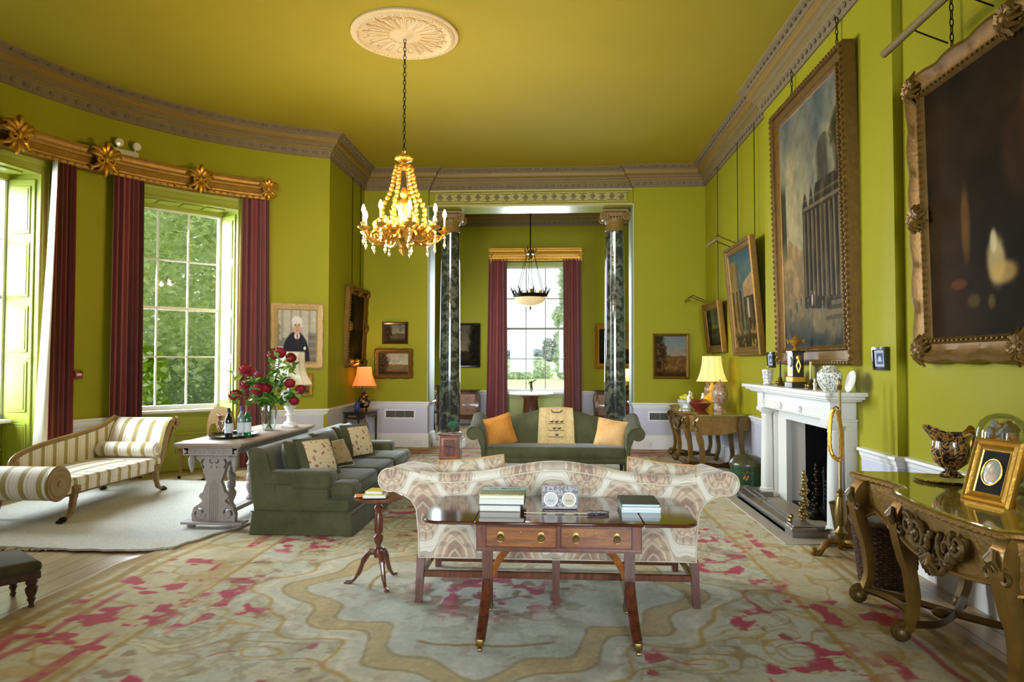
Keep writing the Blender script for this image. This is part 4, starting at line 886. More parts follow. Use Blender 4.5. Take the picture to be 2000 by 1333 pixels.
m = MB(); m.T = Matrix.Translation((xa-.03, 6.16, .385)) @ Matrix.Rotation(pi/2, 4, 'Y'); m.lathe([(0, 0), (.10, 0), (.15, .02), (.155, .06), (.155, xb-xa-.0), (.15, xb-xa+.035), (.10, xb-xa+.05), (0, xb-xa+.05)], 30); m.build('foot_roll', 'stripe_across', CH)
for x, s in ((xb+.024, 1), (xa-.034, -1)):
    m = MB(); m.T = Matrix.Translation((x, 6.16, .385)) @ Matrix.Rotation(pi/2*s, 4, 'Y'); m.lathe([(.16, -.015), (.165, 0), (.155, .012), (.13, .008), (.12, .015), (.08, .010), (.06, .018), (.03, .012), (.025, .02), (0, .022)], 28); m.build('scroll_end', 'painted_gilt_wood', CH)
m = MB()
def headf(u, v):
    P = [(7.90, .36), (7.945, .46), (7.985, .60), (8.05, .735), (8.13, .815), (8.20, .835), (8.255, .80), (8.26, .75), (8.21, .70)]; i = min(int(v*8), 7); t = v*8-i; a, b = P[i], P[i+1]
    return (xa+.02+(xb-xa-.06)*u, a[0]+(b[0]-a[0])*t-.02*sin(u*pi)**.5*(v < .5), a[1]+(b[1]-a[1])*t)
m.grid(headf, 20, 25); m.grid(lambda u, v: (xa+.02+(xb-xa-.06)*u, 8.0+.2*v, .30+.4*v), 2, 8); m.build('head_end', 'stripe_across', CH, 60)
m = MB()
BT = smooth_path([(xa, 6.52, .46), (xa, 6.54, .53), (xa, 6.64, .585), (xa, 6.82, .625), (xa, 7.1, .66), (xa, 7.5, .70), (xa, 7.85, .745), (xa, 8.02, .80), (xa, 8.14, .84)], 4)
m.tube(BT, .026, 8, flat=1.2); m.ell((xa+.02, 6.56, .50), (.03, .05, .05), 12, 8); m.build('back_rail', 'painted_gilt_wood', CH)
m = MB(); n = len(BT); m.add([(xa+.02, p.y, p.z-.02) for p in BT[5:]]+[(xa+.02, p.y, .33) for p in BT[5:]], [(i, i+1, i+1+n-5, i+n-5) for i in range(n-6)]); m.add([(xa-.02, p.y, p.z-.02) for p in BT[5:]]+[(xa-.02, p.y, .33) for p in BT[5:]], [(i+n-5, i+1+n-5, i+1, i) for i in range(n-6)]); m.build('back_panel', 'stripe_along', CH)
for x in (xa-.01, xb-.01):
    for y, s in ((6.42, -1), (7.78, 1)):
        m = MB(); P = smooth_path([(x, y, .27), (x, y+.01*s, .20), (x, y+.03*s, .12), (x, y+.06*s, .06), (x, y+.12*s, .035)], 4); m.tube(P, [.042]*4+[.036]*4+[.03]*4+[.026]*5, 8, flat=.8); lg = m.build('leg', 'painted_gilt_wood', CH)
        m = MB(); m.ell((x, y+.15*s, .028), (.034, .045, .028), 10, 6)
        for k in (-1, 0, 1): m.ell((x+k*.018, y+.19*s, .016), (.013, .026, .016), 8, 5)
        m.build('paw_foot', 'bronze', lg)
        m = MB(); m.box(x+.012, y-.045*s if s > 0 else y-.045, .255, x+.042, y+.045, .325, .006, 1); m.T = Matrix.Translation((x+.042, y, .29)) @ Matrix.Rotation(pi/2, 4, 'Y'); m.lathe([(.034, 0), (.03, .008), (.012, .004), (.01, .012), (0, .014)], 14, wav=.15, wn=8); m.build('rosette', 'painted_gilt_wood', lg)
t = thing('bolster_cushion', 'striped bolster cushion at the head of the chaise longue', 'bolster', (-4.93, 7.79, .53)); t.rotation_euler = (0, pi/2, 0)
m = MB(); m.lathe([(.0, -.36), (.03, -.36), (.075, -.345), (.085, -.32), (.088, 0), (.085, .32), (.075, .345), (.03, .36), (0, .36)], 24); o = m.build('cover', 'stripe_z' if False else 'stripe_across', t)
g = stripes('stripe_roll', 2, .16); o.data.materials[0] = g
for s in (-1, 1): m = MB(); m.at(0, 0, .362*s); m.lathe([(.045, -.006), (.03, .006), (.012, .004), (.012, .014), (0, .016)] if s > 0 else [(.045, .006), (.03, -.006), (.012, -.004), (.012, -.014), (0, -.016)], 16, wav=.2, wn=8); m.build('end_rosette', 'damask_piping', t)

# ------------------------------------------------------------------ carved grey trestle table
pbr('limed_oak', '#958b85', .7, 0, .22, 9, .35, 40); pbr('limed_oak_top', '#8e7a69', .55, 0, .25, 5, .2, 30)
GT_ = thing('trestle_table', 'carved grey limed oak trestle table beside the green sofa', 'table', (-3.09, 0, .033))
m = MB(); m.box(-.31, 6.04, .752, .31, 7.97, .782, .006, 2); m.box(-.285, 6.065, .735, .285, 7.945, .754, .004, 1); m.build('table_top', 'limed_oak_top', GT_)
m = MB()
for a, b in (((-.255, 6.10), (.255, 6.15)), ((-.255, 7.86), (.255, 7.91))): m.box(a[0], a[1], .665, b[0], b[1], .737, .004, 1)
for s in (-1, 1): m.box(.225*s-.02, 6.1, .68, .225*s+.02, 7.9, .737)
for i in range(12): m.ell((-.235+.47*i/11, 6.098, .70), (.018, .008, .018), 8, 5)
m.build('apron', 'limed_oak', GT_)
half = [(0, 0), (.20, 0), (.205, .06), (.185, .125), (.135, .155), (.105, .185), (.14, .225), (.125, .25), (.10, .265), (.085, .315), (.065, .36), (.085, .41), (.105, .47), (.12, .53), (.165, .565), (.17, .585), (.13, .60), (.12, .63), (.155, .69), (.09, .70), (.06, .705), (0, .705)]
outl = [(x, z) for x, z in half]+[(-x, z) for x, z in reversed(half) if x > 0]
def chole(cx, cz, r, w, a0, a1, n=9): return arc(cx, cz, r, a0, a1, n)+list(reversed(arc(cx, cz, r-w, a0, a1, n)))
for y in (6.20, 7.80):
    m = MB(); holes = []
    for s in (-1, 1):
        A = lambda a: a if s > 0 else 180-a
        holes += [chole(s*.135, .07, .05, .022, A(-20), A(170)), chole(s*.07, .525, .055, .02, A(-60), A(60)), chole(s*.025, .545, .02, .009, A(-150), A(70)), chole(s*.02, .49, .012, .006, A(-60), A(120)), chole(s*.085, .665, .028, .016, A(200), A(340))]
    m.prism([outl]+holes, .055, 'y', (0, y-.027, .06))
    for k in (-2, -1, 0, 1, 2): m.box(k*.018-.003, y-.032, .06, k*.018+.003, y-.02, .40+.02*(2-abs(k)))
    for s in (-1, 1):
        for q in ((s*.135, .65), (s*.15, .645), (s*.06, .70)): m.ell((q[0], y-.027, q[1]), (.010, .008, .010), 8, 5)
        m.tube([(p[0], y-.03, p[1]+.06) for p in spiral(s*.135, .07, .065, .02, 0, 1.1*s, 18)], .007, 5)
    m.ell((0, y-.03, .70), (.04, .015, .05), 10, 8)
    m.build('carved_end', 'limed_oak', GT_)
    m = MB(); m.box(-.29, y-.07, .035, .29, y+.07, .06, .006, 1)
    for s in (-1, 1): m.lathe([(.035, 0), (.042, .01), (.03, .02), (.026, .035)], 12, (s*.22, y, 0))
    m.build('foot_board', 'limed_oak', GT_)
    for s in (-1, 1): m = MB(); m.lathe([(.002, .50), (.012, .515), (.028, .58), (.032, .63), (.02, .65), (.03, .665)], 12, (s*.2, y-.04, 0)); m.build('drop_finial', 'limed_oak', GT_)
m = MB(); m.box(-.045, 6.22, .07, .045, 7.78, .11, .005, 1); m.build('stretcher', 'limed_oak', GT_)
for y in (6.52, 6.95, 7.38):
    m = MB(); m.lathe([(.04, .11), (.045, .13), (.03, .15), (.022, .17), (.045, .23), (.05, .26), (.028, .30), (.04, .31), (.04, .36), (.026, .38), (.035, .40), (.035, .46), (.045, .47), (.028, .50), (.02, .52), (.05, .60), (.052, .64), (.03, .68), (.045, .70), (.045, .737)], 16, (0, y, 0)); m.build('baluster', 'limed_oak', GT_)
m = MB(); m.prism([(-.02+.0, .5), (.2, .735), (-.2, .735)], .03, 'y', (0, 7.3, 0)); m = MB()
# things on it
TT0 = .816
t = thing('tray', 'dark green oval tray with raised rim on the grey trestle table', 'tray', (-3.12, 6.62, TT0))
m = MB(); m.grid(lambda u, v: ((.21*v if v < .9 else .21*(.9+.1*(v-.9)*10))*cos(2*pi*u), (.30*v)*sin(2*pi*u), .004+(.018*max(0, (v-.9)*10))), 40, 12, cu=True); m.lathe([(0, 0), (.19, 0)], 40); m.tube([(.212*cos(k*pi/20), .302*sin(k*pi/20), .022) for k in range(40)], .004, 5, True); m.build('tray_body', 'tole_green' if 'tole_green' in MATS else 'black_lacquer', t)
for nm, c in (('bottle_dark', (.02, .012, .012, 1)), ('bottle_green', (.02, .16, .06, 1)), ('bottle_clear', (.25, .33, .33, 1))):
    g = NG(nm); g.set(c, .05); g.b.inputs['Transmission Weight'].default_value = .4
pbr('label_white', '#cfd2d6', .6, 0, .35, 60); pbr('foil_red', '#8d2a26', .4, .3, .1); pbr('foil_blue', '#3d4d70', .4, .3, .1); pbr('foil_black', '#1c1719', .4, .2, .1); pbr('water', '#9aa79c', .2, 0, 0)
for x, y, bm, fm, hh, lab in ((-3.10, 6.47, 'bottle_dark', 'foil_black', .285, 'dark wine bottle, leftmost of the three on the tray'), (-2.99, 6.50, 'bottle_clear', 'foil_blue', .30, 'clear bottle with patterned label, middle of the three on the tray'), (-2.945, 6.53, 'bottle_green', 'foil_red', .30, 'green bottle with red cap, rightmost of the three on the tray')):
    b = thing('bottle', lab, 'bottle', (x, y, TT0+.004)); k = hh/.30
    m = MB(); m.lathe([(.0, 0), (.034, 0), (.037, .008), (.037, .17*k), (.034, .195*k), (.018, .225*k), (.0135, .245*k), (.0135, .292*k), (0, .292*k)], 18); m.build('body', bm, b)
    m = MB(); m.lathe([(.0378, .05*k), (.0378, .145*k)], 18); m.build('label', 'label_white', b); m = MB(); m.lathe([(.0145, .255*k), (.015, .30*k), (0, .30*k)], 14); m.build('cap', fm, b)
t = thing('wine_glass', 'stemmed wine glass in front of the dark bottle on the tray', 'glass', (-3.135, 6.40, TT0+.004)); m = MB(); m.lathe([(.03, 0), (.03, .003), (.004, .006), (.004, .07), (.02, .09), (.035, .13), (.036, .165)], 18); m.build('glass_body', 'clear_glass', t)
# glass vase of red roses
VX, VY = -3.04, 7.27
V = thing('flower_vase', 'tall clear glass vase of roses on the grey trestle table', 'vase', (VX, VY, TT0))
m = MB(); m.lathe([(0, .004), (.05, 0), (.066, .004), (.074, .06), (.084, .17), (.084, .23), (.076, .27), (.074, .268), (.080, .22), (.078, .16), (.068, .06), (.06, .01), (0, .01)], 28); m.build('glass_body', 'clear_glass', V)
pbr('rose_red', '#8c0618', .8, 0, .3, 40, .2, 60); pbr('rose_deep', '#7a0a18', .6, 0, .3, 40, .2, 60, 0, .3); pbr('leaf_green', '#4f7a22', .45, 0, .35, 18); pbr('leaf_pale', '#86a548', .45, 0, .3, 18); pbr('stem_green', '#5a6a2a', .5)
def rose(m, c, r, rs):
    r *= .84
    """full bloom: a heart wrapped by rings of cupped petals"""
    R = random.Random(rs); m.ell(c, (r*.5, r*.5, r*.55), 10, 8); c = Vector(c); tilt = Matrix.Rotation(R.uniform(.2, .7), 3, 'X') @ Matrix.Rotation(R.uniform(-.5, .5), 3, 'Y')
    for lat, n, rad in ((68, 4, .62), (42, 6, .76), (14, 7, .88), (-16, 7, .98), (-42, 5, .9)):
        for k in range(n):
            a0 = 2*pi*(k+R.uniform(-.2, .2))/n+lat; wdt = 1.35*pi/n
            def pt(u, v):
                la = radians(lat-34+62*v+R.uniform(-2, 2)); a = a0+wdt*(2*u-1)*(.55+.6*sin(pi*min(1, .15+v*.8))); q = r*rad*(1+.16*v*v+.06*abs(2*u-1))
                d = Vector((cos(la)*cos(a), cos(la)*sin(a), sin(la)))*q; return tuple(c+(tilt @ d))
            m.grid(pt, 5, 5)
FL = [(-2.99, 7.25, 1.63, .074), (-2.91, 7.22, 1.645, .07), (-2.82, 7.3, 1.59, .062), (-3.28, 7.2, 1.47, .07), (-3.24, 7.26, 1.43, .062), (-3.29, 7.24, 1.30, .062), (-3.11, 7.15, 1.41, .058), (-3.10, 7.12, 1.27, .074), (-3.04, 7.16, 1.26, .072), (-3.12, 7.15, 1.235, .062), (-3.38, 7.2, 1.19, .074), (-2.79, 7.2, 1.32, .062), (-2.70, 7.28, 1.25, .062), (-2.74, 7.2, 1.13, .056)]
for i, (x, y, z, r) in enumerate(FL):
    m = MB(); rose(m, (x-VX, y-VY, z-TT0), r, i); o = m.build('rose_bloom', 'rose_deep' if i in (6, 9) else 'rose_red', V, 60)
    q = Vector((x-VX, y-VY, z-TT0)); m = MB(); k = i/len(FL)*6.28
    m.tube(smooth_path([(.03*cos(k), .03*sin(k), .015), (-.02*cos(k), -.02*sin(k), .18), (q.x*.35, q.y*.35, .33), q*.98], 4), .0035, 5); m.build('stem', 'stem_green', o)
R = random.Random(12); ml = [MB(), MB()]
for i in range(260):
    f = FL[R.randrange(len(FL))]; t_ = R.uniform(.25, 1.0); p = Vector(((f[0]-VX)*t_+R.gauss(0, .05), (f[1]-VY)*t_+R.gauss(0, .06), (f[2]-TT0)*(.45+.5*t_)+R.gauss(0, .05)))
    if p.z < .27: continue
    m = ml[i % 3 == 0]; L = R.uniform(.035, .06); m.T = Matrix.Translation(p) @ Matrix.Rotation(R.uniform(0, 6.28), 4, 'Z') @ Matrix.Rotation(R.uniform(-.9, .9), 4, 'Y') @ Matrix.Rotation(R.uniform(-.6, .6), 4, 'X')
    m.grid(lambda u, v: (L*2*(v-.5), L*.62*(2*u-1)*sin(pi*min(1, v*.95+.03))**.8, .012*(2*u-1)**2-.02*(v-.5)**2), 3, 6)
for m, mt in zip(ml, ('leaf_green', 'leaf_pale')): m.at(); o = m.build('foliage', mt, V, 60); o['kind'] = 'stuff'
# white urn lamp with panelled shade
wl = thing('table_lamp', 'white marble urn lamp with tall cream shade behind the roses', 'lamp', (-2.95, 7.62, TT0))
m = MB(); m.box(-.075, -.075, 0, .075, .075, .03, .004, 1); m.lathe([(.07, .03), (.065, .05), (.035, .07), (.028, .10), (.035, .125), (.05, .14), (.028, .155), (.03, .17), (.075, .24), (.10, .31), (.105, .36), (.085, .385), (.10, .40), (.10, .415), (.03, .42), (.02, .44), (.02, .50), (0, .50)], 24); m.build('urn_base', 'white_marble', wl)
sh = NG('cream_shade'); sh.set('#e6e2d6', .8); sh.b.inputs['Subsurface Weight'].default_value = 0
m = MB(); m.at(0, 0, 0, .25); prof = [(.235, .475), (.225, .50), (.19, .56), (.165, .62), (.155, .68), (.150, .84)]
m.lathe(prof+[(.147, .84), (.152, .68), (.162, .62), (.187, .56), (.222, .50), (.232, .476)], 8); m.at(); shd = m.build('lamp_shade', 'cream_shade', wl, 20)
m = MB()
for i in range(8):
    a = .25+2*pi*i/8; m.tube([(r*cos(a), r*sin(a), z) for r, z in prof], .006, 5)
for r, z in (prof[0], prof[-1]): m.tube([(r*cos(.25+2*pi*i/8), r*sin(.25+2*pi*i/8), z) for i in range(8)], .006, 5, True)
m.build('braid', 'damask_piping', shd)
# painted chair with a snake and staff
CC = thing('painted_chair', 'gilt painted side chair with snake and staff on its back', 'chair', (-4.62, 9.05, .0), radians(-22))
pbr('painted_wood', '#8f6f3e', .45, .1, .18, 10); pbr('brown_paint', '#5f2f18', .5, 0, .1); pbr('cream_cloth', '#cfc3ab', .8, 0, .1, 30)
m = MB(); o = [(-.25, 0), (-.255, .12), (-.22, .27), (-.14, .37), (0, .405), (.14, .37), (.22, .27), (.255, .12), (.25, 0)]
inn_l = [(-.215, 0), (-.215, .08), (-.17, .155), (-.09, .17), (-.06, .10), (-.045, 0)]; inn_r = [(-x, z) for x, z in reversed(inn_l)]
sm = [(p.x, p.y) for p in smooth_path([(x, z, 0) for x, z in o], 4)]
m.prism([sm[:]+[(.215, 0)]+[(-x, z) for x, z in inn_l[1:]]+[(.045, 0), (-.045, 0)]+[(x, z) for x, z in reversed(inn_l[1:-1])]+[(-.215, 0)]], .035, 'y', (0, .20, .53)); m.build('backrest', 'painted_wood', CC)
m = MB(); m.tube([(0, .192, .56), (0, .192, .83)], .006, 6)
for s in (-1, 1):
    m.tube([(s*.035*sin(k*.75+.2)*(1.15-k/16), .190, .57+.022*k) for k in range(11)], .0065, 5); m.tube([(s*.005, .19, .80), (s*.04, .19, .815), (s*.075, .19, .81)], [.012, .010, .003], 5)
m.build('snake_motif', 'brown_paint', CC)
m = MB(); m.box(-.24, -.25, .40, .24, .24, .50, .04, 3); m.build('seat', 'cream_cloth', CC); m = MB(); m.box(-.25, -.255, .36, .25, .245, .42, .006, 1); m.build('seat_rail', 'painted_wood', CC)
for x in (-.22, .22):
    for y, s in ((-.225, -1), (.215, 1)):
        m = MB(); m.tube(smooth_path([(x, y, .38), (x, y+.005*s, .22), (x, y+.03*s, .05)], 4), [.026, .018], 8); lg = m.build('leg', 'painted_wood', CC); m = MB(); m.at(x, y+.035*s, .022, 0, 0, pi/2); m.lathe([(.006, -.012), (.02, -.01), (.02, .01), (.006, .012)], 12); m.at(); m.build('caster', 'bronze', lg)
m = MB(); m.tube([(-.235, .215, .40), (-.25, .218, .54)], .022, 6); m.tube([(.235, .215, .40), (.25, .218, .54)], .022, 6); m.tube([(0, .215, .40), (0, .218, .56)], .04, 6, flat=.3); m.build('back_post', 'painted_wood', CC)
# footstool at the lower left
FS = thing('footstool', 'low dark footstool in olive velvet on turned legs at the carpet edge', 'stool', (-3.22, 4.20, 0), radians(-126))
m = MB(); m.box(-.02, -.44, .22, .95, .02, .30, .045, 4); m.build('seat', 'olive_velvet', FS); m = MB(); m.box(-.01, -.43, .185, .94, .01, .235, .006, 1); m.build('seat_rail', 'dark_wood', FS)
for x in (.03, .90):
    for y in (-.03, -.39): m = MB(); m.lathe([(.012, 0), (.018, .015), (.012, .03), (.016, .045), (.024, .06), (.018, .07), (.03, .10), (.034, .13), (.022, .145), (.032, .16), (.03, .19)], 14, (x, y, 0), wav=.1, wn=6); m.build('leg', 'dark_wood', FS)
# ------------------------------------------------------------------ fireplace
FP = thing('fireplace', 'white marble chimneypiece with columns and a black grate on the right wall', 'fireplace', (XB, 7.24, 0))
m = MB()   # local x < 0 is into the room
m.box(-.36, -1.27, 1.262, 0, 1.29, 1.30, .006, 2); m.box(-.33, -1.22, 1.235, 0, 1.24, 1.264, .008, 2); m.box(-.29, -1.16, 1.215, 0, 1.18, 1.238, .006, 1); m.build('mantel_shelf', 'white_marble', FP)
m = MB(); m.box(-.21, -1.04, 1.05, 0, 1.06, 1.218, .004, 1); m.box(-.225, -1.06, 1.04, 0, 1.08, 1.056, .004, 1); m.box(-.222, -1.05, 1.13, -.2, 1.07, 1.14)
for y in (-.96, .98): m.box(-.235, y-.10, 1.05, -.2, y+.10, 1.216, .004, 1); m.box(-.235, y-.11, 1.035, 0, y+.11, 1.058, .004, 1)
for y in (-.30, .28): m.tube([(-.215, y, 1.11), (-.222, y+.02, 1.08), (-.21, y, 1.05)], [.025, .03, .012], 8)
m.build('frieze', 'white_marble', FP)
for y in (-.96, .98):
    m = MB(); m.box(-.25, y-.10, .022, -.06, y+.10, .06, .003, 1); m.lathe([(.095, .06), (.1, .075), (.082, .09), (.085, .105), (.072, .12), (.074, .14), (.068, .6), (.06, .93), (.066, .94), (.06, .955), (.072, .975), (.086, .985), (.086, .995)], 22, (-.155, y, 0), wav=.02, wn=16); m.box(-.25, y-.095, .995, -.06, y+.095, 1.04, .004, 1)
    m.build('column', 'white_marble', FP)
    s = -1 if y < 0 else 1
    m = MB(); m.box(-.10, y-.09 if s < 0 else y-.09, .0, 0, y+.09, 1.04); m.box(-.06, y-s*.09-(.28 if s > 0 else 0), 0, 0, y-s*.09+(.28 if s < 0 else 0), 1.04); m.build('jamb', 'white_marble', FP, 0)
m = MB(); m.box(-.07, -.62, .93, .02, .66, 1.05); m.build('lintel', 'white_marble', FP, 0)
for s, y in ((-1, -.62), (1, .64)):
    m = MB(); m.add([(0, y, 0), (.15, y-s*.05, 0), (.15, y-s*.05, 1.02), (0, y, 1.02)], [(0, 1, 2, 3)]); m.add([(-.0, y+s*.02, 0), (.15, y-s*.03, 0), (.15, y-s*.03, 1.02), (0, y+s*.02, 1.02)], [(3, 2, 1, 0)]); m.build('slip', 'white_marble', FP, 0)
m = MB(); m.box(.54, -.6, 0, .565, .64, 1.02); m.box(.14, -.60, 0, .56, -.56, 1.02); m.box(.14, .59, 0, .56, .64, 1.02); m.box(.06, -.6, .98, .56, .64, 1.02); m.box(.0, -.6, .0, .56, .64, .026); m.build('firebox', 'iron', FP, 0)
m = MB()
for k in range(5): m.tube([(.20, -.34, .14+.045*k), (.18, -.2, .14+.045*k), (.18, .08, .14+.045*k), (.20, .22, .14+.045*k)], .008, 6)
for y in (-.34, .22): m.lathe([(.02, .02), (.012, .06), (.02, .12), (.014, .2), (.02, .38), (.028, .40), (.012, .43), (.02, .45), (0, .47)], 10, (.2, y, 0))
m.box(.2, -.34, .12, .5, .22, .14); m.build('grate', 'iron', FP)
FE = thing('fender', 'long polished steel fender round the hearth', 'fender', (0, 0, .022))
m = MB(); SE = [(0, 0), (-.035, 0), (-.035, .03), (-.025, .035), (-.025, .05), (-.012, .055), (-.012, .075), (0, .08)]
m.sweep([(2.50, 6.22), (2.09, 6.22), (2.09, 8.26), (2.50, 8.26)], [(d, z) for d, z in SE]); m.box(2.09, 6.22, .0, 2.5, 6.42, .055); m.box(2.09, 8.06, 0, 2.5, 8.26, .055)
m.build('rail', 'steel', FE, 30)
for y in (6.32, 8.16): m = MB(); m.box(2.08, y-.11, .05, 2.30, y+.11, .085, .006, 1); m.box(2.10, y-.09, .085, 2.28, y+.09, .10, .005, 1); m.build('end_block', 'steel', FE)
def andiron(x, y, label, z0, mt, fl):
    a = thing('andiron', label, 'andiron', (x, y, z0)); m = MB()
    m.box(-.10, -.07, 0, .10, .07, .03, .008, 1); m.lathe([(.05, .03), (.055, .05), (.03, .07), (.022, .085)], 12); m.build('base', mt, a)
    m = MB(); R = random.Random(3); P = []
    for k in range(15): z = .085+.028*k; m.ell((R.uniform(-.018, .018), R.uniform(-.018, .018), z), (.026, .024, .024), 8, 6)
    for s in (-1, 1):
        for z in (.13, .24, .34): m.tube([(p[0]*.8, s*.015, z+p[1]) for p in spiral(s*.035, 0, .03, .008, 0, 1.2*s, 12)], .009, 5)
    m.ell((0, 0, .51), (.018, .018, .03), 8, 6); m.build('figure', mt, a); return a
andiron(2.30, 6.53, 'gilt scroll andiron standing at the near end of the fender', .022, 'brass', 0); andiron(2.58, 6.98, 'dark scroll andiron standing inside the fire opening', .03, 'bronze', 0)
for k, (a, b, lab, hd) in enumerate((((2.16, 8.0, .135), (2.13, 6.42, .135), 'long steel poker with brass handle lying along the fender', 1), ((2.24, 8.05, .13), (2.2, 6.6, .13), 'long steel fire shovel lying inside the fender', 0))):
    t = thing('poker' if hd else 'fire_shovel', lab, 'fire tool', (0, 0, 0)); m = MB(); a = Vector(a); b = Vector(b); m.tube([a, b], .008, 8); m.build('shaft', 'silver', t)
    m = MB(); d = (b-a).normalized(); m.tube([b-d*.05, b-d*.02, b, b+d*.03, b+d*.05], [.012, .02, .024, .02, .008], 8); m.build('handle', 'brass', t)
    m = MB(); m.tube([a+(b-a)*.45-d*.03, a+(b-a)*.45, a+(b-a)*.45+d*.03], [.01, .02, .01], 8); m.build('collar', 'brass', t)
    if not hd: m = MB(); m.box(a.x-.06, a.y-.14, .13, a.x+.06, a.y+.04, .135); m.build('pan', 'silver', t)
g = pbr('tole_green', '#173a26', .25, 0, .25, 8, 0, 60, .5); pbr('tole_lid', '#4c4a36', .28, .4, .3, 6)
cb = thing('coal_box', 'green painted metal coal box with domed lid at the far end of the fender', 'coal box', (2.36, 8.62, 0), .2)
m = MB(); m.lathe([(.17, .03), (.19, .05), (.20, .30), (.20, .305)], 6 if False else 28, wav=.0); m.build('body', 'tole_green', cb); m = MB(); m.lathe([(.208, .30), (.21, .32), (.20, .345), (.16, .40), (.10, .425), (.04, .435), (.015, .44), (.012, .455), (.02, .465), (.018, .48), (0, .49)], 28); m.build('lid', 'tole_lid', cb)
for s in (-1, 1): m = MB(); m.tube([(s*.20, -.05, .2), (s*.235, -.03, .2), (s*.235, .03, .2), (s*.2, .05, .2)], .008, 6); m.build('handle', 'brass', cb)
m = MB()
for k in range(5): m.ell((.203*cos(-2.2+.06*k), .203*sin(-2.2+.06*k), .17+.02*sin(k*2)), (.012, .012, .018), 6, 4)
m.tube([(.203*cos(-2.5+.12*k), .203*sin(-2.5+.12*k), .235+.008*sin(k*1.8)) for k in range(8)], .004, 5); m.build('painted_spray', 'gilt', cb)
for k in range(3): m = MB(); a = k*2.1; m.lathe([(.02, 0), (.025, .015), (.015, .035)], 8, (.13*cos(a), .13*sin(a), 0)); m.build('foot', 'brass', cb)
bk = thing('brass_bucket', 'tapering brass bucket standing at the near end of the fireplace', 'bucket', (2.46, 6.02, .0)); m = MB(); m.lathe([(0, .01), (.06, .012), (.062, 0), (.07, .03), (.125, .36), (.13, .365), (.12, .36), (.065, .03), (0, .025)], 24); m.build('body', 'brass', bk); m = MB(); m.tube([(.128*cos(t), 0, .36-.06*sin(t)*0+.0+.01*sin(t)) for t in [pi*k/8 for k in range(9)]], .005, 5); m.build('handle', 'brass', bk)
sd = thing('brass_stand', 'tall brass pole stand on scrolled tripod feet with a hanging braided loop', 'stand', (2.31, 5.74, 0.0))
m = MB(); m.lathe([(.05, .09), (.055, .12), (.03, .14), (.035, .165), (.05, .19), (.03, .22), (.025, .24), (.042, .27), (.048, .34), (.036, .44), (.026, .475), (.034, .485), (.026, .50), (.034, .515), (.02, .53), (.013, .54), (.011, 1.33), (.016, 1.335), (.022, 1.36), (.012, 1.38), (.016, 1.40), (.008, 1.42), (0, 1.43)], 14); m.build('pole', 'brass', sd)
for a in (190, 310, 70):
    c, s = cos(radians(a)), sin(radians(a)); m = MB(); m.tube(smooth_path([(c*.03, s*.03, .11), (c*.09, s*.09, .12), (c*.15, s*.15, .08), (c*.19, s*.19, .03), (c*.23, s*.23, .025), (c*.24, s*.24, .05), (c*.215, s*.215, .06)], 4), [.028]*8+[.024]*8+[.02]*8+[.014], 8); m.build('leg', 'gilt_dark', sd)
m = MB(); m.tube([(-.01, 0, 1.18), (-.03, -.01, 1.20), (-.05, -.012, 1.185)], .006, 5); m.build('bracket', 'brass', sd)
m = MB(); L = [(-.035, .012, 1.18), (-.06, .03, 1.10), (-.07, .03, .90), (-.05, .02, .80), (-.015, -.02, .77), (.0, -.035, .82), (-.005, -.035, 1.0), (-.02, -.012, 1.17)]; P = smooth_path(L, 6)
m.tube(P, [.014+.004*(i % 2) for i in range(len(P))], 8); m.build('braided_loop', 'gilt', sd)

# mantelpiece ornaments
pbr('blue_white', '#c9cdd0', .25, 0, .3, 70); pbr('patterned_china', '#b9b6a6', .25, 0, .45, 45, 0, 60, .4); pbr('plain_china', '#e2e2e0', .2, 0, .05, 8, 0, 60, .4); pbr('candle_green', '#1f3a33', .5); pbr('candle_cream', '#cdbf86', .5); pbr('dark_marble', '#2b2224', .2, 0, .4, 14, 0, 60, .4)
def hexm(name, a, b, sc, rough=.3):
    g = NG(name); v = g.coord(); vo = g.n('TexVoronoi'); g.l(v, vo.inputs['Vector']); vo.inputs['Scale'].default_value = sc
    g.set(g.mix(g.math('GREATER_THAN', vo.outputs[0], .42), lin(b), lin(a)), rough); g.set(Coat_Weight=.4); return g.m
hexm('floral_china', '#d9d8d0', '#77806c', 55); hexm('lattice_china', '#d7d7d6', '#85848c', 70)
MZ = 1.30
t = thing('cachepot', 'pale fluted china pot at the far end of the mantel shelf', 'pot', (2.44, 8.03, MZ)); m = MB(); m.lathe([(.03, 0), (.05, .005), (.045, .02), (.052, .07), (.06, .075), (.054, .085), (.062, .16), (.072, .175), (.066, .175), (.055, .09), (0, .08)], 20, wav=.03, wn=10); m.build('body', 'lattice_china', t)
def candlestick(x, y, cm, lab):
    t = thing('candlestick', lab, 'candlestick', (x, y, MZ)); m = MB(); m.box(-.045, -.045, 0, .045, .045, .02, .006, 1)
    for s in (-1, 1):
        for q in (-1, 1): m.ell((s*.03, q*.03, .035), (.016, .016, .02), 8, 6)
    m.lathe([(.03, .02), (.02, .05), (.028, .065), (.018, .08), (.022, .095)], 12); m.build('base', 'brass', t); m = MB(); m.lathe([(.011, .095), (.0105, .26), (.004, .262), (0, .266)], 12); m.build('candle', cm, t)
candlestick(2.44, 7.60, 'candle_green', 'brass candlestick with a dark green candle on the mantel shelf'); candlestick(2.42, 6.66, 'candle_cream', 'brass candlestick with a cream candle on the mantel shelf')
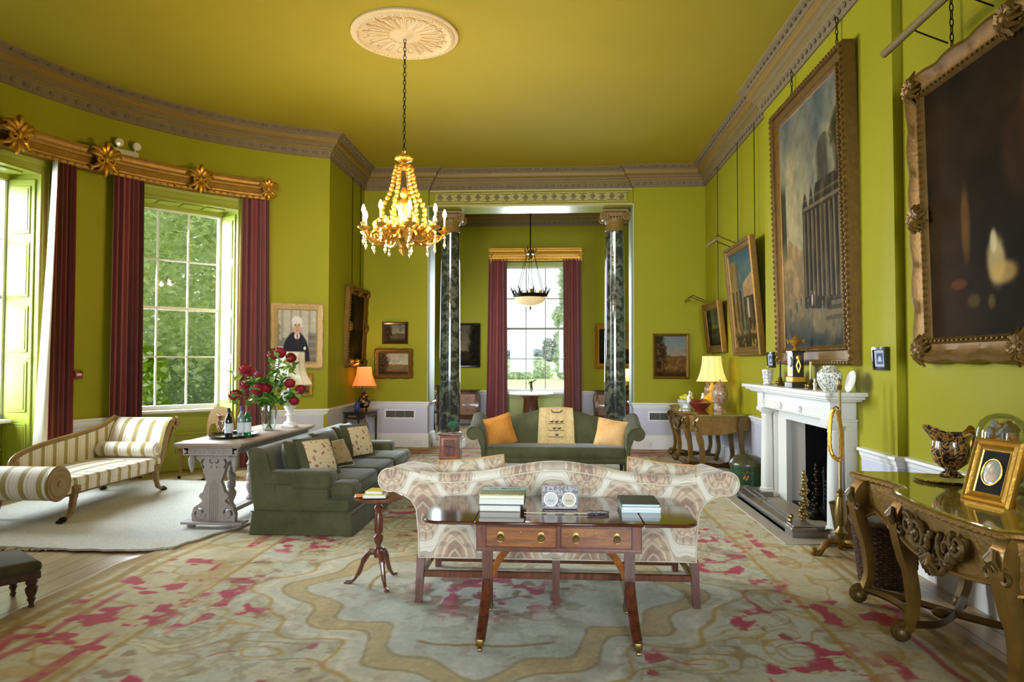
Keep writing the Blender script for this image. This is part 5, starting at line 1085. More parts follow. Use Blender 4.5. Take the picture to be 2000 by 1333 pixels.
def plate_stand(x, y, lab, mt='plain_china'):
    t = thing('display_plate', lab, 'plate', (x, y, MZ+.092)); t.rotation_euler = (0, -pi/2+.25, .0); m = MB(); m.lathe([(0, -.012), (.05, -.012), (.055, -.006), (.092, .004), (.094, .008), (.055, .0), (0, -.004)], 28); m.build('plate_body', mt, t)
    m = MB(); m.lathe([(0, -.0035), (.03, -.0035)], 16); m.build('painted_centre', 'blue_white', t)
plate_stand(2.50, 7.36, 'white china plate propped behind the mantel clock'); plate_stand(2.52, 6.02, 'floral china plate propped behind the ginger jar')
ck = thing('mantel_clock', 'black and gilt mantel clock topped by a gilt urn, centre of the mantel shelf', 'clock', (2.44, 7.12, MZ))
m = MB(); m.box(-.075, -.11, 0, .075, .11, .055, .004, 1); m.build('plinth', 'dark_marble', ck); m = MB(); m.box(-.065, -.095, .055, .065, .095, .11, .004, 1); m.build('gilt_base', 'gilt_bright', ck)
m = MB(); m.box(-.055, -.075, .11, .055, .075, .36, .004, 1); m.box(-.065, -.085, .35, .065, .085, .37, .004, 1); m.build('case', 'black_lacquer', ck)
m = MB(); m.T = Matrix.Translation((-.056, 0, .26)) @ Matrix.Rotation(-pi/2, 4, 'Y'); m.lathe([(.052, 0), (.052, .008), (.045, .01), (0, .01)], 24); m.build('dial', 'dial_white', ck)
m = MB(); m.box(-.058, -.03, .13, -.052, .03, .19); m.ell((0, -.077, .30), (.025, .006, .03), 8, 6); m.tube([(0, -.078, .28), (.02, -.078, .22), (0, -.078, .15)], .007, 5); m.tube([(0, -.078, .28), (-.02, -.078, .22), (0, -.078, .15)], .007, 5); m.build('gilt_mount', 'gilt_bright', ck)
m = MB(); m.lathe([(.04, .37), (.035, .385), (.015, .40), (.018, .415), (.05, .45), (.062, .475), (.045, .49), (.03, .50), (.012, .52), (0, .53)], 16); [m.tube([(s*.05, 0, .46), (s*.09, 0, .485), (s*.07, 0, .445)], .008, 6) for s in (-1, 1)]; m.build('urn_finial', 'gilt_bright', ck)
t = thing('ginger_jar', 'round ginger jar with dense floral pattern on the near end of the mantel shelf', 'jar', (2.42, 6.22, MZ)); m = MB(); m.lathe([(.05, 0), (.055, .005), (.085, .05), (.105, .11), (.10, .16), (.06, .20), (.05, .21), (.055, .215), (.05, .225), (0, .23)], 26); m.build('body', 'floral_china', t)
t = thing('small_figure', 'tiny white china figure beside the cream candle', 'figurine', (2.40, 6.50, MZ)); m = MB(); m.lathe([(.018, 0), (.016, .03), (.022, .06), (.012, .075), (.014, .09), (.008, .105), (0, .107)], 10); m.build('body', 'plain_china', t)

# ------------------------------------------------------------------ gilt console tables
pbr('console_gilt', '#86642a', .4, .5, .5, 14, .7, 45, .1); pbr('console_gilt_dark', '#5e461c', .45, .45, .5, 18, .8, 45, .1)
g = NG('scagliola_top'); v = g.coord(); g.set(g.ramp(g.noise(v, 7, 6, .65, .8), ((.3, '#6b5a1e'), (.5, '#8a7a2c'), (.7, '#a3924a'))), .08); g.set(Coat_Weight=.6)
def con_out(e=0.0, n=4):
    half = [(0, -1.13), (.012, -1.0), (.05, -.80), (.055, -.62), (.03, -.50), (-.055, -.475), (-.085, -.40), (-.11, -.2), (-.115, 0)]
    half = [(p.x, p.y) for p in smooth_path([(a, b, 0) for a, b in half[:5]], n)]+[(p.x, p.y) for p in smooth_path([(a, b, 0) for a, b in half[5:]], n)]
    front = half+[(a, -b) for a, b in reversed(half[:-1])]
    return [(x+e, y*(1-e*.8)) for x, y in front]+[(.30, 1.10-e), (.60, 1.0-e), (.72, .98-e)]+[(.72, -.98+e), (.60, -1.0+e), (.30, -1.10+e)]
def console(name, label, loc):
    c = thing(name, label, 'console table', loc)
    m = MB(); slab(m, con_out(), .805, .835, .008); m.build('table_top', 'scagliola_top', c)
    m = MB(); f = [p for p in con_out(-.004)][:37]; f = con_out(-.006); k = [i for i, p in enumerate(f) if p[0] < .65]; pts = [(f[i][0], f[i][1], .812) for i in k if i < len(f)-6]
    m.tube(pts, .016, 6)
    for i in range(0, len(pts), 1): m.ell((pts[i][0]-.006, pts[i][1], .806), (.014, .022, .012), 6, 4)
    m.build('carved_edge', 'console_gilt', c)
    o = con_out(.035)
    m = MB(); N = len(o); zz = lambda y: .615-.06*abs(sin(y*pi/.31)) if abs(y) > .46 else .60-.05*(1-(y/.46)**2)
    vs = [(x, y, .805) for x, y in o]+[(x, y, zz(y)) for x, y in o]; m.add(vs, [(i, (i+1) % N, (i+1) % N+N, i+N) for i in range(N)]); m.tube([(x-.004, y, zz(y)) for x, y in o[:N-6]], .012, 6); m.tube([(x-.004, y, .785) for x, y in o[:N-6]], .007, 5); m.build('frieze', 'console_gilt', c, 30)
    R = random.Random(9)
    m = MB()   # central carved cartouche
    for i in range(70):
        y = R.uniform(-.24, .24); z = R.uniform(.50+abs(y)*.65, .72); m.ell((-.085+R.uniform(-.02, .01), y, z), (.022, R.uniform(.015, .035), R.uniform(.015, .03)), 7, 5)
    for s in (-1, 1):
        for r0, cy, cz in ((.075, .13, .66), (.05, .07, .57), (.06, .22, .70)): m.tube([(-.105, p[0], p[1]) for p in spiral(s*cy, cz, r0, .015, 1.0, 1.4*s, 18)], [.016]*8+[.012]*11, 6)
    for k in range(7): a = -pi/2+(k-3)*.3; m.tube([(-.11, 0, .60), (-.13, .05*cos(a), .60+.05*sin(a)), (-.115, .10*cos(a), .60+.10*sin(a))], [.014, .017, .006], 6)
    m.build('carved_cartouche', 'console_gilt_dark', c)
    for y in (-1.06, -.44, .44, 1.06):
        ox = .035 if abs(y) > .9 else -.005; s = copysign(1, y)
        m = MB(); sy = .04*s*(1 if abs(y) > .9 else .6)
        P = smooth_path([(ox+.02, y-sy*.4, .79), (ox-.03, y, .72), (ox-.035, y+sy*.3, .60), (ox+.01, y, .40), (ox+.025, y-sy*.4, .22), (ox, y, .10), (ox-.03, y+sy*.5, .05)], 4)
        m.tube(P, [.05]*4+[.058]*4+[.05]*4+[.04]*4+[.036]*4+[.038]*4+[.03], 4, up=(.7, .7, 0)); lg = m.build('leg', 'console_gilt', c, 50); m = MB(); m.ell((ox-.03, y+sy*.4, .05), (.052, .04, .05), 12, 8); m.tube([(p[0]+ox-.035, y+sy*.4-.0, p[1]+.06) for p in spiral(0, 0, .055, .015, 0, 1.2, 14)], .02, 6); m.build('scroll_foot', 'console_gilt_dark', lg, 50)
        m = MB()
        for k in range(5): a = -pi/2+(k-2)*.35; m.tube([(ox-.075, y, .74), (ox-.095, y+.035*cos(a), .72+.03*sin(a)), (ox-.078, y+.06*cos(a), .73+.085*sin(a))], [.012, .014, .005], 5)
        for q in (-1, 1): m.tube([(ox-.06, p[0], p[1]) for p in spiral(y+q*.06, .635, .035, .01, pi/2, 1.2*q, 12)], .012, 5)
        m.build('carved_shell', 'console_gilt_dark', c)
        m = MB(); x2 = .60; y2 = y*.93
        P = smooth_path([(x2, y2, .79), (x2-.02, y2, .68), (x2, y2, .42), (x2+.02, y2, .2), (x2-.02, y2, .06)], 4); m.tube(P, [.045, .034], 4, up=(.7, .7, 0)); m.ell((x2-.02, y2, .045), (.045, .04, .045), 10, 6); m.build('leg', 'console_gilt_dark', c, 50)
    for s in (-1, 1):
        m = MB()
        m.tube(smooth_path([(.02, s*1.05, .10), (.12, s*.90, .085), (.12, s*.62, .085), (.0, s*.46, .10)], 5), .024, 4, up=(0, 0, 1)); m.tube(smooth_path([(.02, s*.44, .10), (.2, s*.5, .085), (.4, s*.7, .085), (.58, s*.95, .09)], 5), .022, 4); m.tube(smooth_path([(.02, s*1.05, .10), (.25, s*.85, .085), (.42, s*.6, .085), (.58, s*.42, .09)], 5), .022, 4)
        m.ell((.3, s*.66, .09), (.06, .06, .03), 10, 6); m.build('stretcher', 'console_gilt_dark', c, 50)
    return c
con = console('console_table', 'carved gilt serpentine console table in the right foreground', (1.955, 3.53, .012))
copy_tree(con, (1.965, 10.6, .012), 0, 'carved gilt serpentine console table in the far right corner with a yellow lamp on it')
CZ = .847
# things on the near console
g = NG('majolica'); v = g.coord(); n = g.noise(v, 13, 2, .5, 3.5); g.set(g.ramp(n, ((.40, '#1d1c24'), (.47, '#2a2730'), (.50, '#b8863c'), (.56, '#c79a50'), (.60, '#7a3a26'), (.66, '#2a2a3c'))), .2); g.set(Coat_Weight=.5)
pt = thing('pitcher', 'dark majolica pitcher with scrolled gold pattern on its dish', 'pitcher', (2.375, 4.30, CZ+.022), radians(200))
m = MB(); m.lathe([(.06, 0), (.065, .01), (.05, .025), (.03, .04), (.05, .055), (.09, .09), (.105, .14), (.10, .19), (.095, .215)], 26)
def lip(u, v):
    a = 2*pi*u; sp_ = max(0, cos(a))**6; r = .095+.028*v+.06*sp_*v; return (r*cos(a), r*sin(a), .215+.05*v+.055*sp_*v-.01*abs(sin(a))*v)
m.grid(lip, 36, 6, cu=True); m.build('body', 'majolica', pt, 60)
m = MB(); m.tube(smooth_path([(-.115, 0, .262), (-.16, 0, .27), (-.185, 0, .22), (-.16, 0, .15), (-.10, 0, .11)], 4), .016, 8); m.tube([(-.16+p[0]*1.0, 0, .27+p[1]) for p in spiral(0, 0, .03, .008, 0, 1.2, 12)], .01, 6); m.build('handle', 'gilt', pt)
ds = thing('dish', 'flat painted dish under the majolica pitcher', 'dish', (2.33, 4.28, CZ-.012)); m = MB(); m.lathe([(0, .012), (.09, .012), (.11, .01), (.165, .022), (.17, .026), (.165, .03), (.11, .02), (0, .02)], 32); m.build('plate_body', 'majolica', ds)
gd = thing('glass_dome', 'glass dome over a shell flower arrangement at the back of the near console', 'glass dome', (2.50, 4.02, CZ-.012))
m = MB(); m.lathe([(.125, .012), (.13, .02), (.13, .28), (.125, .34), (.105, .39), (.07, .42), (.03, .435), (0, .437)], 28); m.build('dome', 'clear_glass', gd); m = MB(); m.lathe([(.145, 0), (.15, .012), (.14, .022), (0, .022)], 28); m.build('base', 'dark_wood', gd)
hexm('shellwork', '#9d9488', '#5b463a', 30); pbr('shell_pink', '#9a8078', .5, 0, .3, 30); pbr('shell_grey', '#8c8a86', .5, 0, .3, 30); pbr('shell_gold', '#a8762c', .5, 0, .3, 30)
ms = [MB(), MB(), MB()]; R = random.Random(8)
for i in range(90):
    z = R.uniform(.05, .38); rr = .095*sqrt(max(.05, 1-((z-.16)/.25)**2)); a = R.uniform(0, 6.28); k = R.uniform(.6, 1); m = ms[i % 3 if i % 7 else 2]; c = (rr*k*cos(a), rr*k*sin(a), z); q = R.uniform(.016, .03)
    m.ell(c, (q, q, q*.8), 8, 5); m.T = Matrix.Translation(c) @ Matrix.Rotation(a, 4, 'Z') @ Matrix.Rotation(pi/2, 4, 'Y'); m.lathe([(q*1.3, 0), (q*.9, q*.5), (q*.4, q*.3), (0, q*.7)], 9, wav=.2, wn=5); m.at()
for m, mt in zip(ms, ('shell_grey', 'shell_pink', 'shell_gold')): o = m.build('shell_flowers', mt, gd, 40); o['kind'] = 'stuff'
# oval miniature in a gilt frame leaning on its strut
pbr('velvet_black', '#0d0c10', .9, 0, .1); pbr('skin_paint', '#c9a58c', .4, 0, .2, 60); pbr('mini_ground', '#8c9a96', .3, 0, .4, 50, 0, 60, .6)
def frame_sweep(m, w, h, sec, n=1, wob=None):
    """rectangular frame, section (inset, projection) from the outer back edge to the sight edge; face looks to -y"""
    rows = []
    for (ins, pr) in sec:
        hw, hh = w/2-ins, h/2-ins; ring = []
        C = [(-hw, -hh), (hw, -hh), (hw, hh), (-hw, hh)]
        for k in range(4):
            a, b = C[k], C[(k+1) % 4]; nx, nz = ((0, -1), (1, 0), (0, 1), (-1, 0))[k]; L = hypot(b[0]-a[0], b[1]-a[1])
            for i in range(n):
                t = i/n; e = wob(t, k, ins) if wob else 0; ring.append((a[0]+(b[0]-a[0])*t+nx*e, -pr-(abs(e)*.5 if wob else 0), a[1]+(b[1]-a[1])*t+nz*e))
        rows.append(ring)
    M = 4*n; vs = [p for r in rows for p in r]; fs = []
    for k in range(len(rows)-1):
        for i in range(M): j = (i+1) % M; fs.append((k*M+i, k*M+j, (k+1)*M+j, (k+1)*M+i))
    m.add(vs, fs); return m
mf = thing('portrait_miniature', 'gilt stand frame with an oval portrait miniature on black at the near console edge', 'picture frame', (2.16, 3.62, CZ-.010), radians(-75))
mf.rotation_euler = (-.33, 0, radians(-73))
m = MB(); m.at(0, 0, .17); frame_sweep(m, .27, .34, [(0, -.02), (0, .012), (.012, .022), (.022, .016), (.034, .026), (.044, .016), (.06, .010), (.066, .002)]); m.at(); m.box(-.135, .0, 0, .135, .02, .34); m.build('frame', 'gilt_bright', mf, 25)
m = MB(); m.box(-.07, -.006, .065, .07, .001, .275); m.build('black_mount', 'velvet_black', mf, 0)
m = MB(); m.at(0, -.006, .17, 0, pi/2); m.ell((0, 0, 0), (.052, .066, .006), 28, 8); m.at(); q = m.build('oval_miniature', 'mini_ground', mf)
m = MB(); m.tube([(.053*cos(k*pi/18), -.009, .17+.067*sin(k*pi/18)) for k in range(36)], .0045, 6, True); m.build('oval_rim', 'gilt_bright', q); m = MB(); m.ell((0, -.012, .185), (.016, .003, .02), 10, 6); m.ell((0, -.011, .145), (.032, .003, .026), 10, 6); m.build('painted_sitter', 'skin_paint', q)
m = MB(); m.add([(-.03, .02, .28), (.03, .02, .28), (.05, .13, .035), (-.05, .13, .035), (-.03, .026, .28), (.03, .026, .28), (.05, .136, .035), (-.05, .136, .035)], [(0, 1, 2, 3), (7, 6, 5, 4), (0, 4, 5, 1), (1, 5, 6, 2), (2, 6, 7, 3), (3, 7, 4, 0)]); m.build('strut', 'velvet_black', mf, 0)
t = thing('card', 'small blue and white card lying at the near console edge', 'card', (2.08, 3.27, CZ-.012), .5); m = MB(); m.box(-.05, -.035, 0, .05, .035, .004); m.build('card_stock', 'book_white', t, 0); m = MB(); m.box(-.045, -.03, .004, .0, .01, .0046); m.build('printed_block', 'foil_blue', t, 0)
def shade_cloth(name, col, em, st):
    g = NG(name); g.set(col, .85); g.val(g.b.inputs['Emission Color'], lin(em)); g.b.inputs['Emission Strength'].default_value = st
    tr = g.n('BsdfTranslucent'); tr.inputs[0].default_value = lin(col); mx = g.n('MixShader'); mx.inputs[0].default_value = .5; g.l(g.b.outputs[0], mx.inputs[1]); g.l(tr.outputs[0], mx.inputs[2]); g.l(mx.outputs[0], g.out.inputs[0]); return g.m
shade_cloth('lit_shade', '#f0dca0', '#ffd987', .5)
def point(name, loc, p, col, r=.03):
    l = bpy.data.lights.new(name, 'POINT'); l.energy = p; l.color = col; l.shadow_soft_size = r; o = bpy.data.objects.new(name, l); COL.objects.link(o); o.location = loc; return o
nl = thing('console_lamp', 'lamp with cream shade at the right edge, on the near console', 'lamp', (2.50, 3.36, CZ-.012)); m = MB(); m.lathe([(.08, 0), (.08, .02), (.03, .04), (.06, .1), (.07, .16), (.03, .22), (.012, .24), (.012, .36)], 20); m.build('base', 'brass', nl); m = MB(); m.lathe([(.20, .33), (.12, .55)], 28); m.build('lamp_shade', 'lit_shade', nl); point('console_lamp_light', (2.5, 3.36, CZ+.42), 3, (1, .78, .45))
# wicker basket of newspapers under it
g = NG('wicker'); v = g.coord(); sp = g.n('SeparateXYZ'); g.l(v, sp.inputs[0]); g.set(g.ramp(g.noise(v, 30, 4), ((.3, '#24140d'), (.6, '#4a2c1b'), (.8, '#7c5a3c'))), .55)
wb = thing('wicker_basket', 'dark brown wicker log basket under the near console', 'basket', (2.33, 5.03, .008))
m = MB(); n = 44
for k in range(24):
    z = .02+.40*k/23; r = .165+.045*k/23; m.tube([((r+.008*(1 if (i+k) % 2 else -1))*cos(2*pi*i/n), (r+.008*(1 if (i+k) % 2 else -1))*sin(2*pi*i/n), z+.003*sin(i*1.3+k)) for i in range(n)], .0105, 5, True)
m.tube([(.222*cos(2*pi*i/n), .222*sin(2*pi*i/n), .435+.008*(i % 2)) for i in range(n)], .02, 6, True); m.lathe([(0, .012), (.16, .015)], 20); m.build('woven_side', 'wicker', wb, 60)
m = MB()
for i in range(22): a = 2*pi*i/22; m.tube([(.165*cos(a), .165*sin(a), .01), (.212*cos(a), .212*sin(a), .44)], .007, 5)
m.build('stakes', 'wicker', wb)
for k, (x, y, a, lab) in enumerate(((2.27, 4.98, .3, 'folded white newspaper standing in the wicker basket, nearer the carpet'), (2.40, 5.08, -.25, 'folded white newspaper standing in the wicker basket, nearer the wall'))):
    t = thing('newspaper', lab, 'newspaper', (x, y, .10), a); m = MB()
    for j in range(4): m.box(-.11, -.014+.007*j, 0, .11, -.010+.007*j, .40+.012*j, .001, 1)
    m.build('sheets', 'book_white', t, 0)
# things on the far console
def yl_shade(name, col, em, st):
    g = NG(name); v = g.coord(); a = g.n('TexCoord'); g.set(col, .85); g.val(g.b.inputs['Emission Color'], lin(em)); g.b.inputs['Emission Strength'].default_value = st; return g.m
shade_cloth('bright_shade', '#f4e6b4', '#ffe29a', .45); g = NG('amber_glass'); g.set('#d9a92a', .1); g.val(g.b.inputs['Emission Color'], lin('#e0a82a')); g.b.inputs['Emission Strength'].default_value = .15; g.set(Coat_Weight=.6)
FZ = .835+.012
fl = thing('table_lamp', 'ribbed amber glass lamp with lit cream shade on the far console', 'lamp', (2.40, 10.62, FZ))
m = MB(); m.lathe([(.05, 0), (.055, .01), (.10, .05), (.125, .12), (.11, .19), (.06, .235), (.035, .25), (.045, .27), (.05, .30), (.04, .33), (.02, .38), (.015, .40)], 40, wav=.035, wn=16); m.build('base', 'amber_glass', fl)
m = MB(); prof = [(.235, .42), (.215, .45), (.175, .56), (.15, .68), (.14, .80)]; m.lathe(prof+[(.138, .80), (.148, .68), (.173, .56), (.213, .45), (.233, .421)], 12); shd = m.build('lamp_shade', 'bright_shade', fl, 20)
m = MB(); [m.tube([(r*cos(i*pi/6), r*sin(i*pi/6), z) for r, z in prof], .004, 4) for i in range(12)]; m.build('braid', 'damask_piping', shd); point('far_console_lamp_light', (2.40, 10.62, FZ+.62), 22, (1, .72, .32), .05)
hexm('rose_marble', '#a98a72', '#8a6350', 24, .3)
for x, y, lab in ((2.40, 10.12, 'pink stone lidded urn to the right of the amber lamp'), (2.52, 11.20, 'pink stone lidded urn half hidden behind the amber lamp')):
    u = thing('lidded_urn', lab, 'urn', (x, y, FZ)); m = MB(); m.box(-.07, -.07, 0, .07, .07, .02, .003, 1); m.lathe([(.065, .02), (.06, .035), (.03, .05), (.028, .075), (.05, .10), (.095, .16), (.115, .24), (.11, .31), (.08, .345), (.085, .36)], 24); m.build('body', 'rose_marble', u)
    m = MB(); m.lathe([(.09, .36), (.085, .375), (.06, .40), (.025, .415), (.012, .43), (.016, .44), (.006, .46), (0, .47)], 20); m.build('lid', 'rose_marble', u)
pbr('red_lacquer', '#6d2420', .3, 0, .2, 8, 0, 60, .4)
t = thing('lacquer_bowl', 'dark red lacquer bowl with a stepped lid in front of the amber lamp', 'bowl', (2.18, 10.45, FZ)); m = MB(); m.lathe([(.08, 0), (.085, .012), (.15, .075), (.165, .10), (.16, .11)], 28); m.build('bowl_body', 'red_lacquer', t); m = MB(); m.lathe([(.162, .11), (.12, .13), (.10, .155), (.085, .16), (.06, .165), (0, .17)], 28); m.build('lid', 'red_lacquer', t)
t = thing('tureen', 'white china basket tureen heaped with yellow fruit at the left of the far console', 'tureen', (2.10, 11.10, FZ)); m = MB(); m.lathe([(.08, 0), (.09, .015), (.10, .03), (.13, .12), (.14, .125), (.13, .125), (.09, .03), (0, .025)], 24, wav=.04, wn=12); m.build('basket', 'lattice_china', t)
pbr('lemon_yellow', '#d9d04a', .4, 0, .15, 20)
m = MB(); R = random.Random(6)
for i in range(16): a = i*2.4; r = .095*sqrt(i/16); m.ell((r*cos(a), r*sin(a), .14+.04*(1-r/.095)), (.034, .03, .028), 8, 6)
o = m.build('china_fruit', 'lemon_yellow', t); o['kind'] = 'stuff'
t = thing('figurine', 'white china figurine beside the fruit tureen', 'figurine', (2.10, 10.84, FZ)); m = MB(); m.lathe([(.05, 0), (.052, .02), (.03, .03)], 16); m.build('base', 'plain_china', t); m = MB(); m.tube(smooth_path([(0, 0, .02), (.01, 0, .08), (-.01, .01, .14), (0, 0, .19), (.01, 0, .23)], 3), [.028, .03, .026, .03, .034, .032, .03, .026, .022, .018, .014, .012, .010], 10); m.ell((.01, 0, .245), (.02, .02, .024), 10, 8); m.tube([(0, 0, .19), (.03, -.05, .20), (.02, -.08, .24)], .010, 6); m.tube([(0, 0, .19), (-.03, .04, .17), (-.01, .07, .14)], .010, 6); m.tube([(-.01, -.06, .03), (-.01, -.05, .12)], [.03, .02], 8); m.build('body', 'plain_china', t)
t = thing('china_box', 'small blue and white china box in front of the figurine', 'box', (2.04, 10.72, FZ)); m = MB(); m.lathe([(.055, 0), (.065, .01), (.062, .05), (.066, .055), (.05, .075), (0, .08)], 20); m.build('body', 'blue_white', t)
for x, y, lab in ((2.30, 10.78, 'small white jar with blue mark behind the red bowl, left of the pair'), (2.42, 10.40, 'small white jar with blue mark behind the red bowl, right of the pair')):
    t = thing('china_jar', lab, 'jar', (x, y, FZ)); m = MB(); m.lathe([(.04, 0), (.05, .03), (.05, .12), (.03, .16), (.032, .18), (.02, .20), (.025, .23), (0, .24)], 16); m.build('body', 'plain_china', t); m = MB(); m.lathe([(.051, .10), (.051, .115)], 16); m.build('blue_band', 'foil_blue', t)
# ------------------------------------------------------------------ columns
for x, lab in ((-1.935, 'dark green marble column, left of the two, with gilt Ionic capital'), (1.15, 'dark green marble column, right of the two, with gilt Ionic capital')):
    c = thing('marble_column', lab, 'column', (x, 12.93, 0))
    m = MB(); m.lathe([(.19, .25), (.195, .6), (.192, 1.6), (.182, 2.8), (.168, 3.93), (.175, 3.95), (.175, 3.98), (.165, 3.99)], 40); m.build('shaft', 'green_marble', c)
    m = MB(); m.box(-.27, -.27, 0, .27, .27, .10, .004, 1); m.lathe([(.255, .10), (.27, .12), (.265, .15), (.235, .16), (.225, .18), (.24, .20), (.238, .225), (.21, .235), (.20, .25)], 36); m.build('base', 'white_marble', c)
    m = MB(); m.lathe([(.165, 3.98), (.178, 4.0), (.17, 4.02), (.165, 4.12), (.18, 4.14), (.195, 4.19), (.2, 4.22)], 32, wav=.02, wn=16); m.box(-.24, -.2, 4.33, .24, .2, 4.38, .006, 1); m.box(-.21, -.17, 4.24, .21, .17, 4.33, .01, 1)
    for sy in (-1, 1):
        for s in (-1, 1): m.tube([(p[0], sy*.185, p[1]) for p in spiral(s*.195, 4.25, .085, .012, pi/2, -1.6*s, 30)], [.022]*20+[.014]*11, 6); m.ell((s*.195, sy*.19, 4.25), (.02, .012, .02), 8, 6)
        for k in range(5): m.ell((-.11+.055*k, sy*.19, 4.22), (.022, .02, .03), 8, 6)
    for s in (-1, 1): m.T = Matrix.Translation((s*.195, -.18, 4.25)) @ Matrix.Rotation(-pi/2, 4, 'X'); m.lathe([(.06, 0), (.045, .18), (.06, .36)], 14); m.at()
    m.build('capital', 'gold_plaster', c)

# ------------------------------------------------------------------ painted pictures
def PAL(*a): return [H(q) for q in a]
def landscape(seed, sky, mid, land, tree_side=-1, horizon=.45, glow=.6):
    def f(U, V):
        n = fbm(U*4+seed, V*5, seed); n2 = fbm(U*14, V*14, seed+5, 3); c = np.ones(U.shape+(3,))*H(sky[0]); c = lay(c, ss(.9, horizon, V)*ss(.3, .6, n+.25), sky[1], glow); c = lay(c, ss(.52, .7, n)*ss(horizon, horizon+.2, V), sky[2], .7)
        hz = horizon+.05*(fbm(U*3, U*0, seed+2)-.5)*2; c = lay(c, ss(hz+.03, hz-.02, V), mid, .95); c = lay(c, ss(.40, .62, n2)*ss(hz, hz-.15, V), land[0], .8); c = lay(c, ss(.22, .05, V+.06*n), land[1], .9)
        x = U if tree_side < 0 else 1-U; tr = ss(.42, .26, x+.25*(fbm(U*7, V*7, seed+8)-.5)+.18*np.abs(V-.55)); c = lay(c, tr, land[1], .92); c = lay(c, tr*ss(.55, .65, n2), land[0], .5); return c*(.92+.16*n2)[..., None]
    return f
def ruins(U, V):
    n = fbm(U*4, V*6, 4); n2 = fbm(U*18, V*22, 6, 3); n3 = fbm(U*9, V*11, 19, 3); c = np.ones(U.shape+(3,))*H('#4f5655'); c = lay(c, ss(.42, .64, fbm(U*2.4+V*1.4, V*2.4-U, 11)), '#8d8262', .8); c = lay(c, ss(.30, .10, np.abs(U-.25-.35*(V-.5)))*ss(.3, .5, V)*.5, '#a8986c'); c = lay(c, ss(.75, 1, V), '#454d52', .5); c = lay(c, ss(.62, .25, V)*ss(.8, .1, U), '#8f7b52', .65)
    g = .22-.05*U; c = lay(c, ss(g+.16, g, V), '#6a5a3c', .95); c = lay(c, ss(g, g-.18, V), '#343630', .9); c = lay(c, ss(.5, .62, n3)*ss(g+.05, g-.1, V), '#857349', .45)
    far = (V < .47-.3*np.abs(U-.14)) & (V > g); c = lay(c, far*1.0, '#6f5636', .55); c = lay(c, far*ss(.5, .6, n2), '#8f7247', .6)
    prof = np.where(U < .40, .0, np.where(U < .60, .60+.03*np.sin(U*60), .62+.75*np.clip(U-.60, 0, .4)))+.05*(n3-.5); bld = ss(.012, -.012, V-prof)*(V > g-.04)
    c = lay(c, bld, '#2b251b', .97); c = lay(c, bld*ss(.52, .64, fbm(U*26, V*9, 13, 2)), '#5e4f36', .55)
    k = np.modf(U*15)[0]; col = bld*(V < .545)*(V > g+.01)*(U > .42); c = lay(c, col*ss(.30, .18, np.abs(k-.35)), '#4d4230', .8); c = lay(c, col*ss(.09, .03, np.abs(k-.27)), '#8a7a58', .75); c = lay(c, col*ss(.10, .02, np.abs(k-.86)), '#14110c', .8)
    c = lay(c, bld*ss(.010, .003, np.abs(V-.565))*(U > .41), '#7d6d4c', .7); c = lay(c, bld*ss(.008, .002, np.abs(V-.60))*(U > .41), '#6a5b3f', .6)
    R1 = np.hypot((U-.76)/.155, (V-.665)/.155); c = lay(c, bld*ss(.10, .03, np.abs(R1-1.08))*(V > .64), '#6f6044', .8); op = ((R1 < .98) & (V > .645)); c = lay(c, op*1.0, '#7c7a62', .85); c = lay(c, op*ss(.45, .6, n3), '#4f5448', .7); c = lay(c, op*ss(.10, .05, np.abs(U-.74)), '#2e281e', .6)
    c = lay(c, ss(.55, .66, fbm(U*10, V*10, 17, 2))*(U > .40)*ss(.56, .70, V)*ss(prof+.05, prof-.02, V), '#35391f', .9); c = lay(c, (U < .07+.05*n)*ss(.35, .5, V)*ss(.78, .65, V), '#2c3022', .95)
    for (fx, fz, cl) in ((.25, .17, '#23262c'), (.33, .19, '#45342e'), (.52, .19, '#b8b3a6'), (.56, .185, '#5c3c30'), (.13, .15, '#2a2724'), (.68, .14, '#5d5a60'), (.45, .16, '#3c4046')): c = lay(c, ss(1.1, .7, np.hypot((U-fx)/.013, (V-fz)/.026)), cl, .9); c = lay(c, ss(1.1, .7, np.hypot((U-fx)/.007, (V-fz-.03)/.009)), '#8a6a50', .9)
    for q in range(5): c = lay(c, ((V > .10+.018*q) & (V < .116+.018*q) & (U > .72+.03*q))*1.0, '#6a5c44' if q % 2 else '#453a2a', .7)
    c = lay(c, ss(.12, .0, V+.05*n), '#26262a', .7); return c*(.82+.30*n2)[..., None]
def gallery(U, V):
    n2 = fbm(U*16, V*20, 3, 3); c = np.ones(U.shape+(3,))*H('#52645f'); c = lay(c, ss(.75, 1, V), '#3e5258', .8); c = lay(c, ss(.62, .45, V), '#6b5c3a', .7)
    for x0, x1, t, col in ((0, .3, .92, '#8a6a34'), (.32, .40, .86, '#6d5632'), (.62, 1, .62, '#4d3c26')): c = lay(c, ((U > x0) & (U < x1) & (V < t))*1.0, col, .85)
    c = lay(c, ((np.abs(np.modf(U*6)[0]-.5) < .2) & (V < .6) & (V > .18))*1.0, '#2e2414', .7); c = lay(c, ((U > .55) & (V > .52) & (V < .66+.2*(U-.55)))*1.0, '#b48d5c', .8); c = lay(c, ((np.abs(U-.72) < .04) & (V < .5) & (V > .3))*1.0, '#c8c2a4', .7); c = lay(c, ss(.2, .08, V), '#3a2e18', .9); c = lay(c, ss(.58, .66, n2)*ss(.35, .1, V), '#9c7c3e', .7); return c*(.8+.3*n2)[..., None]
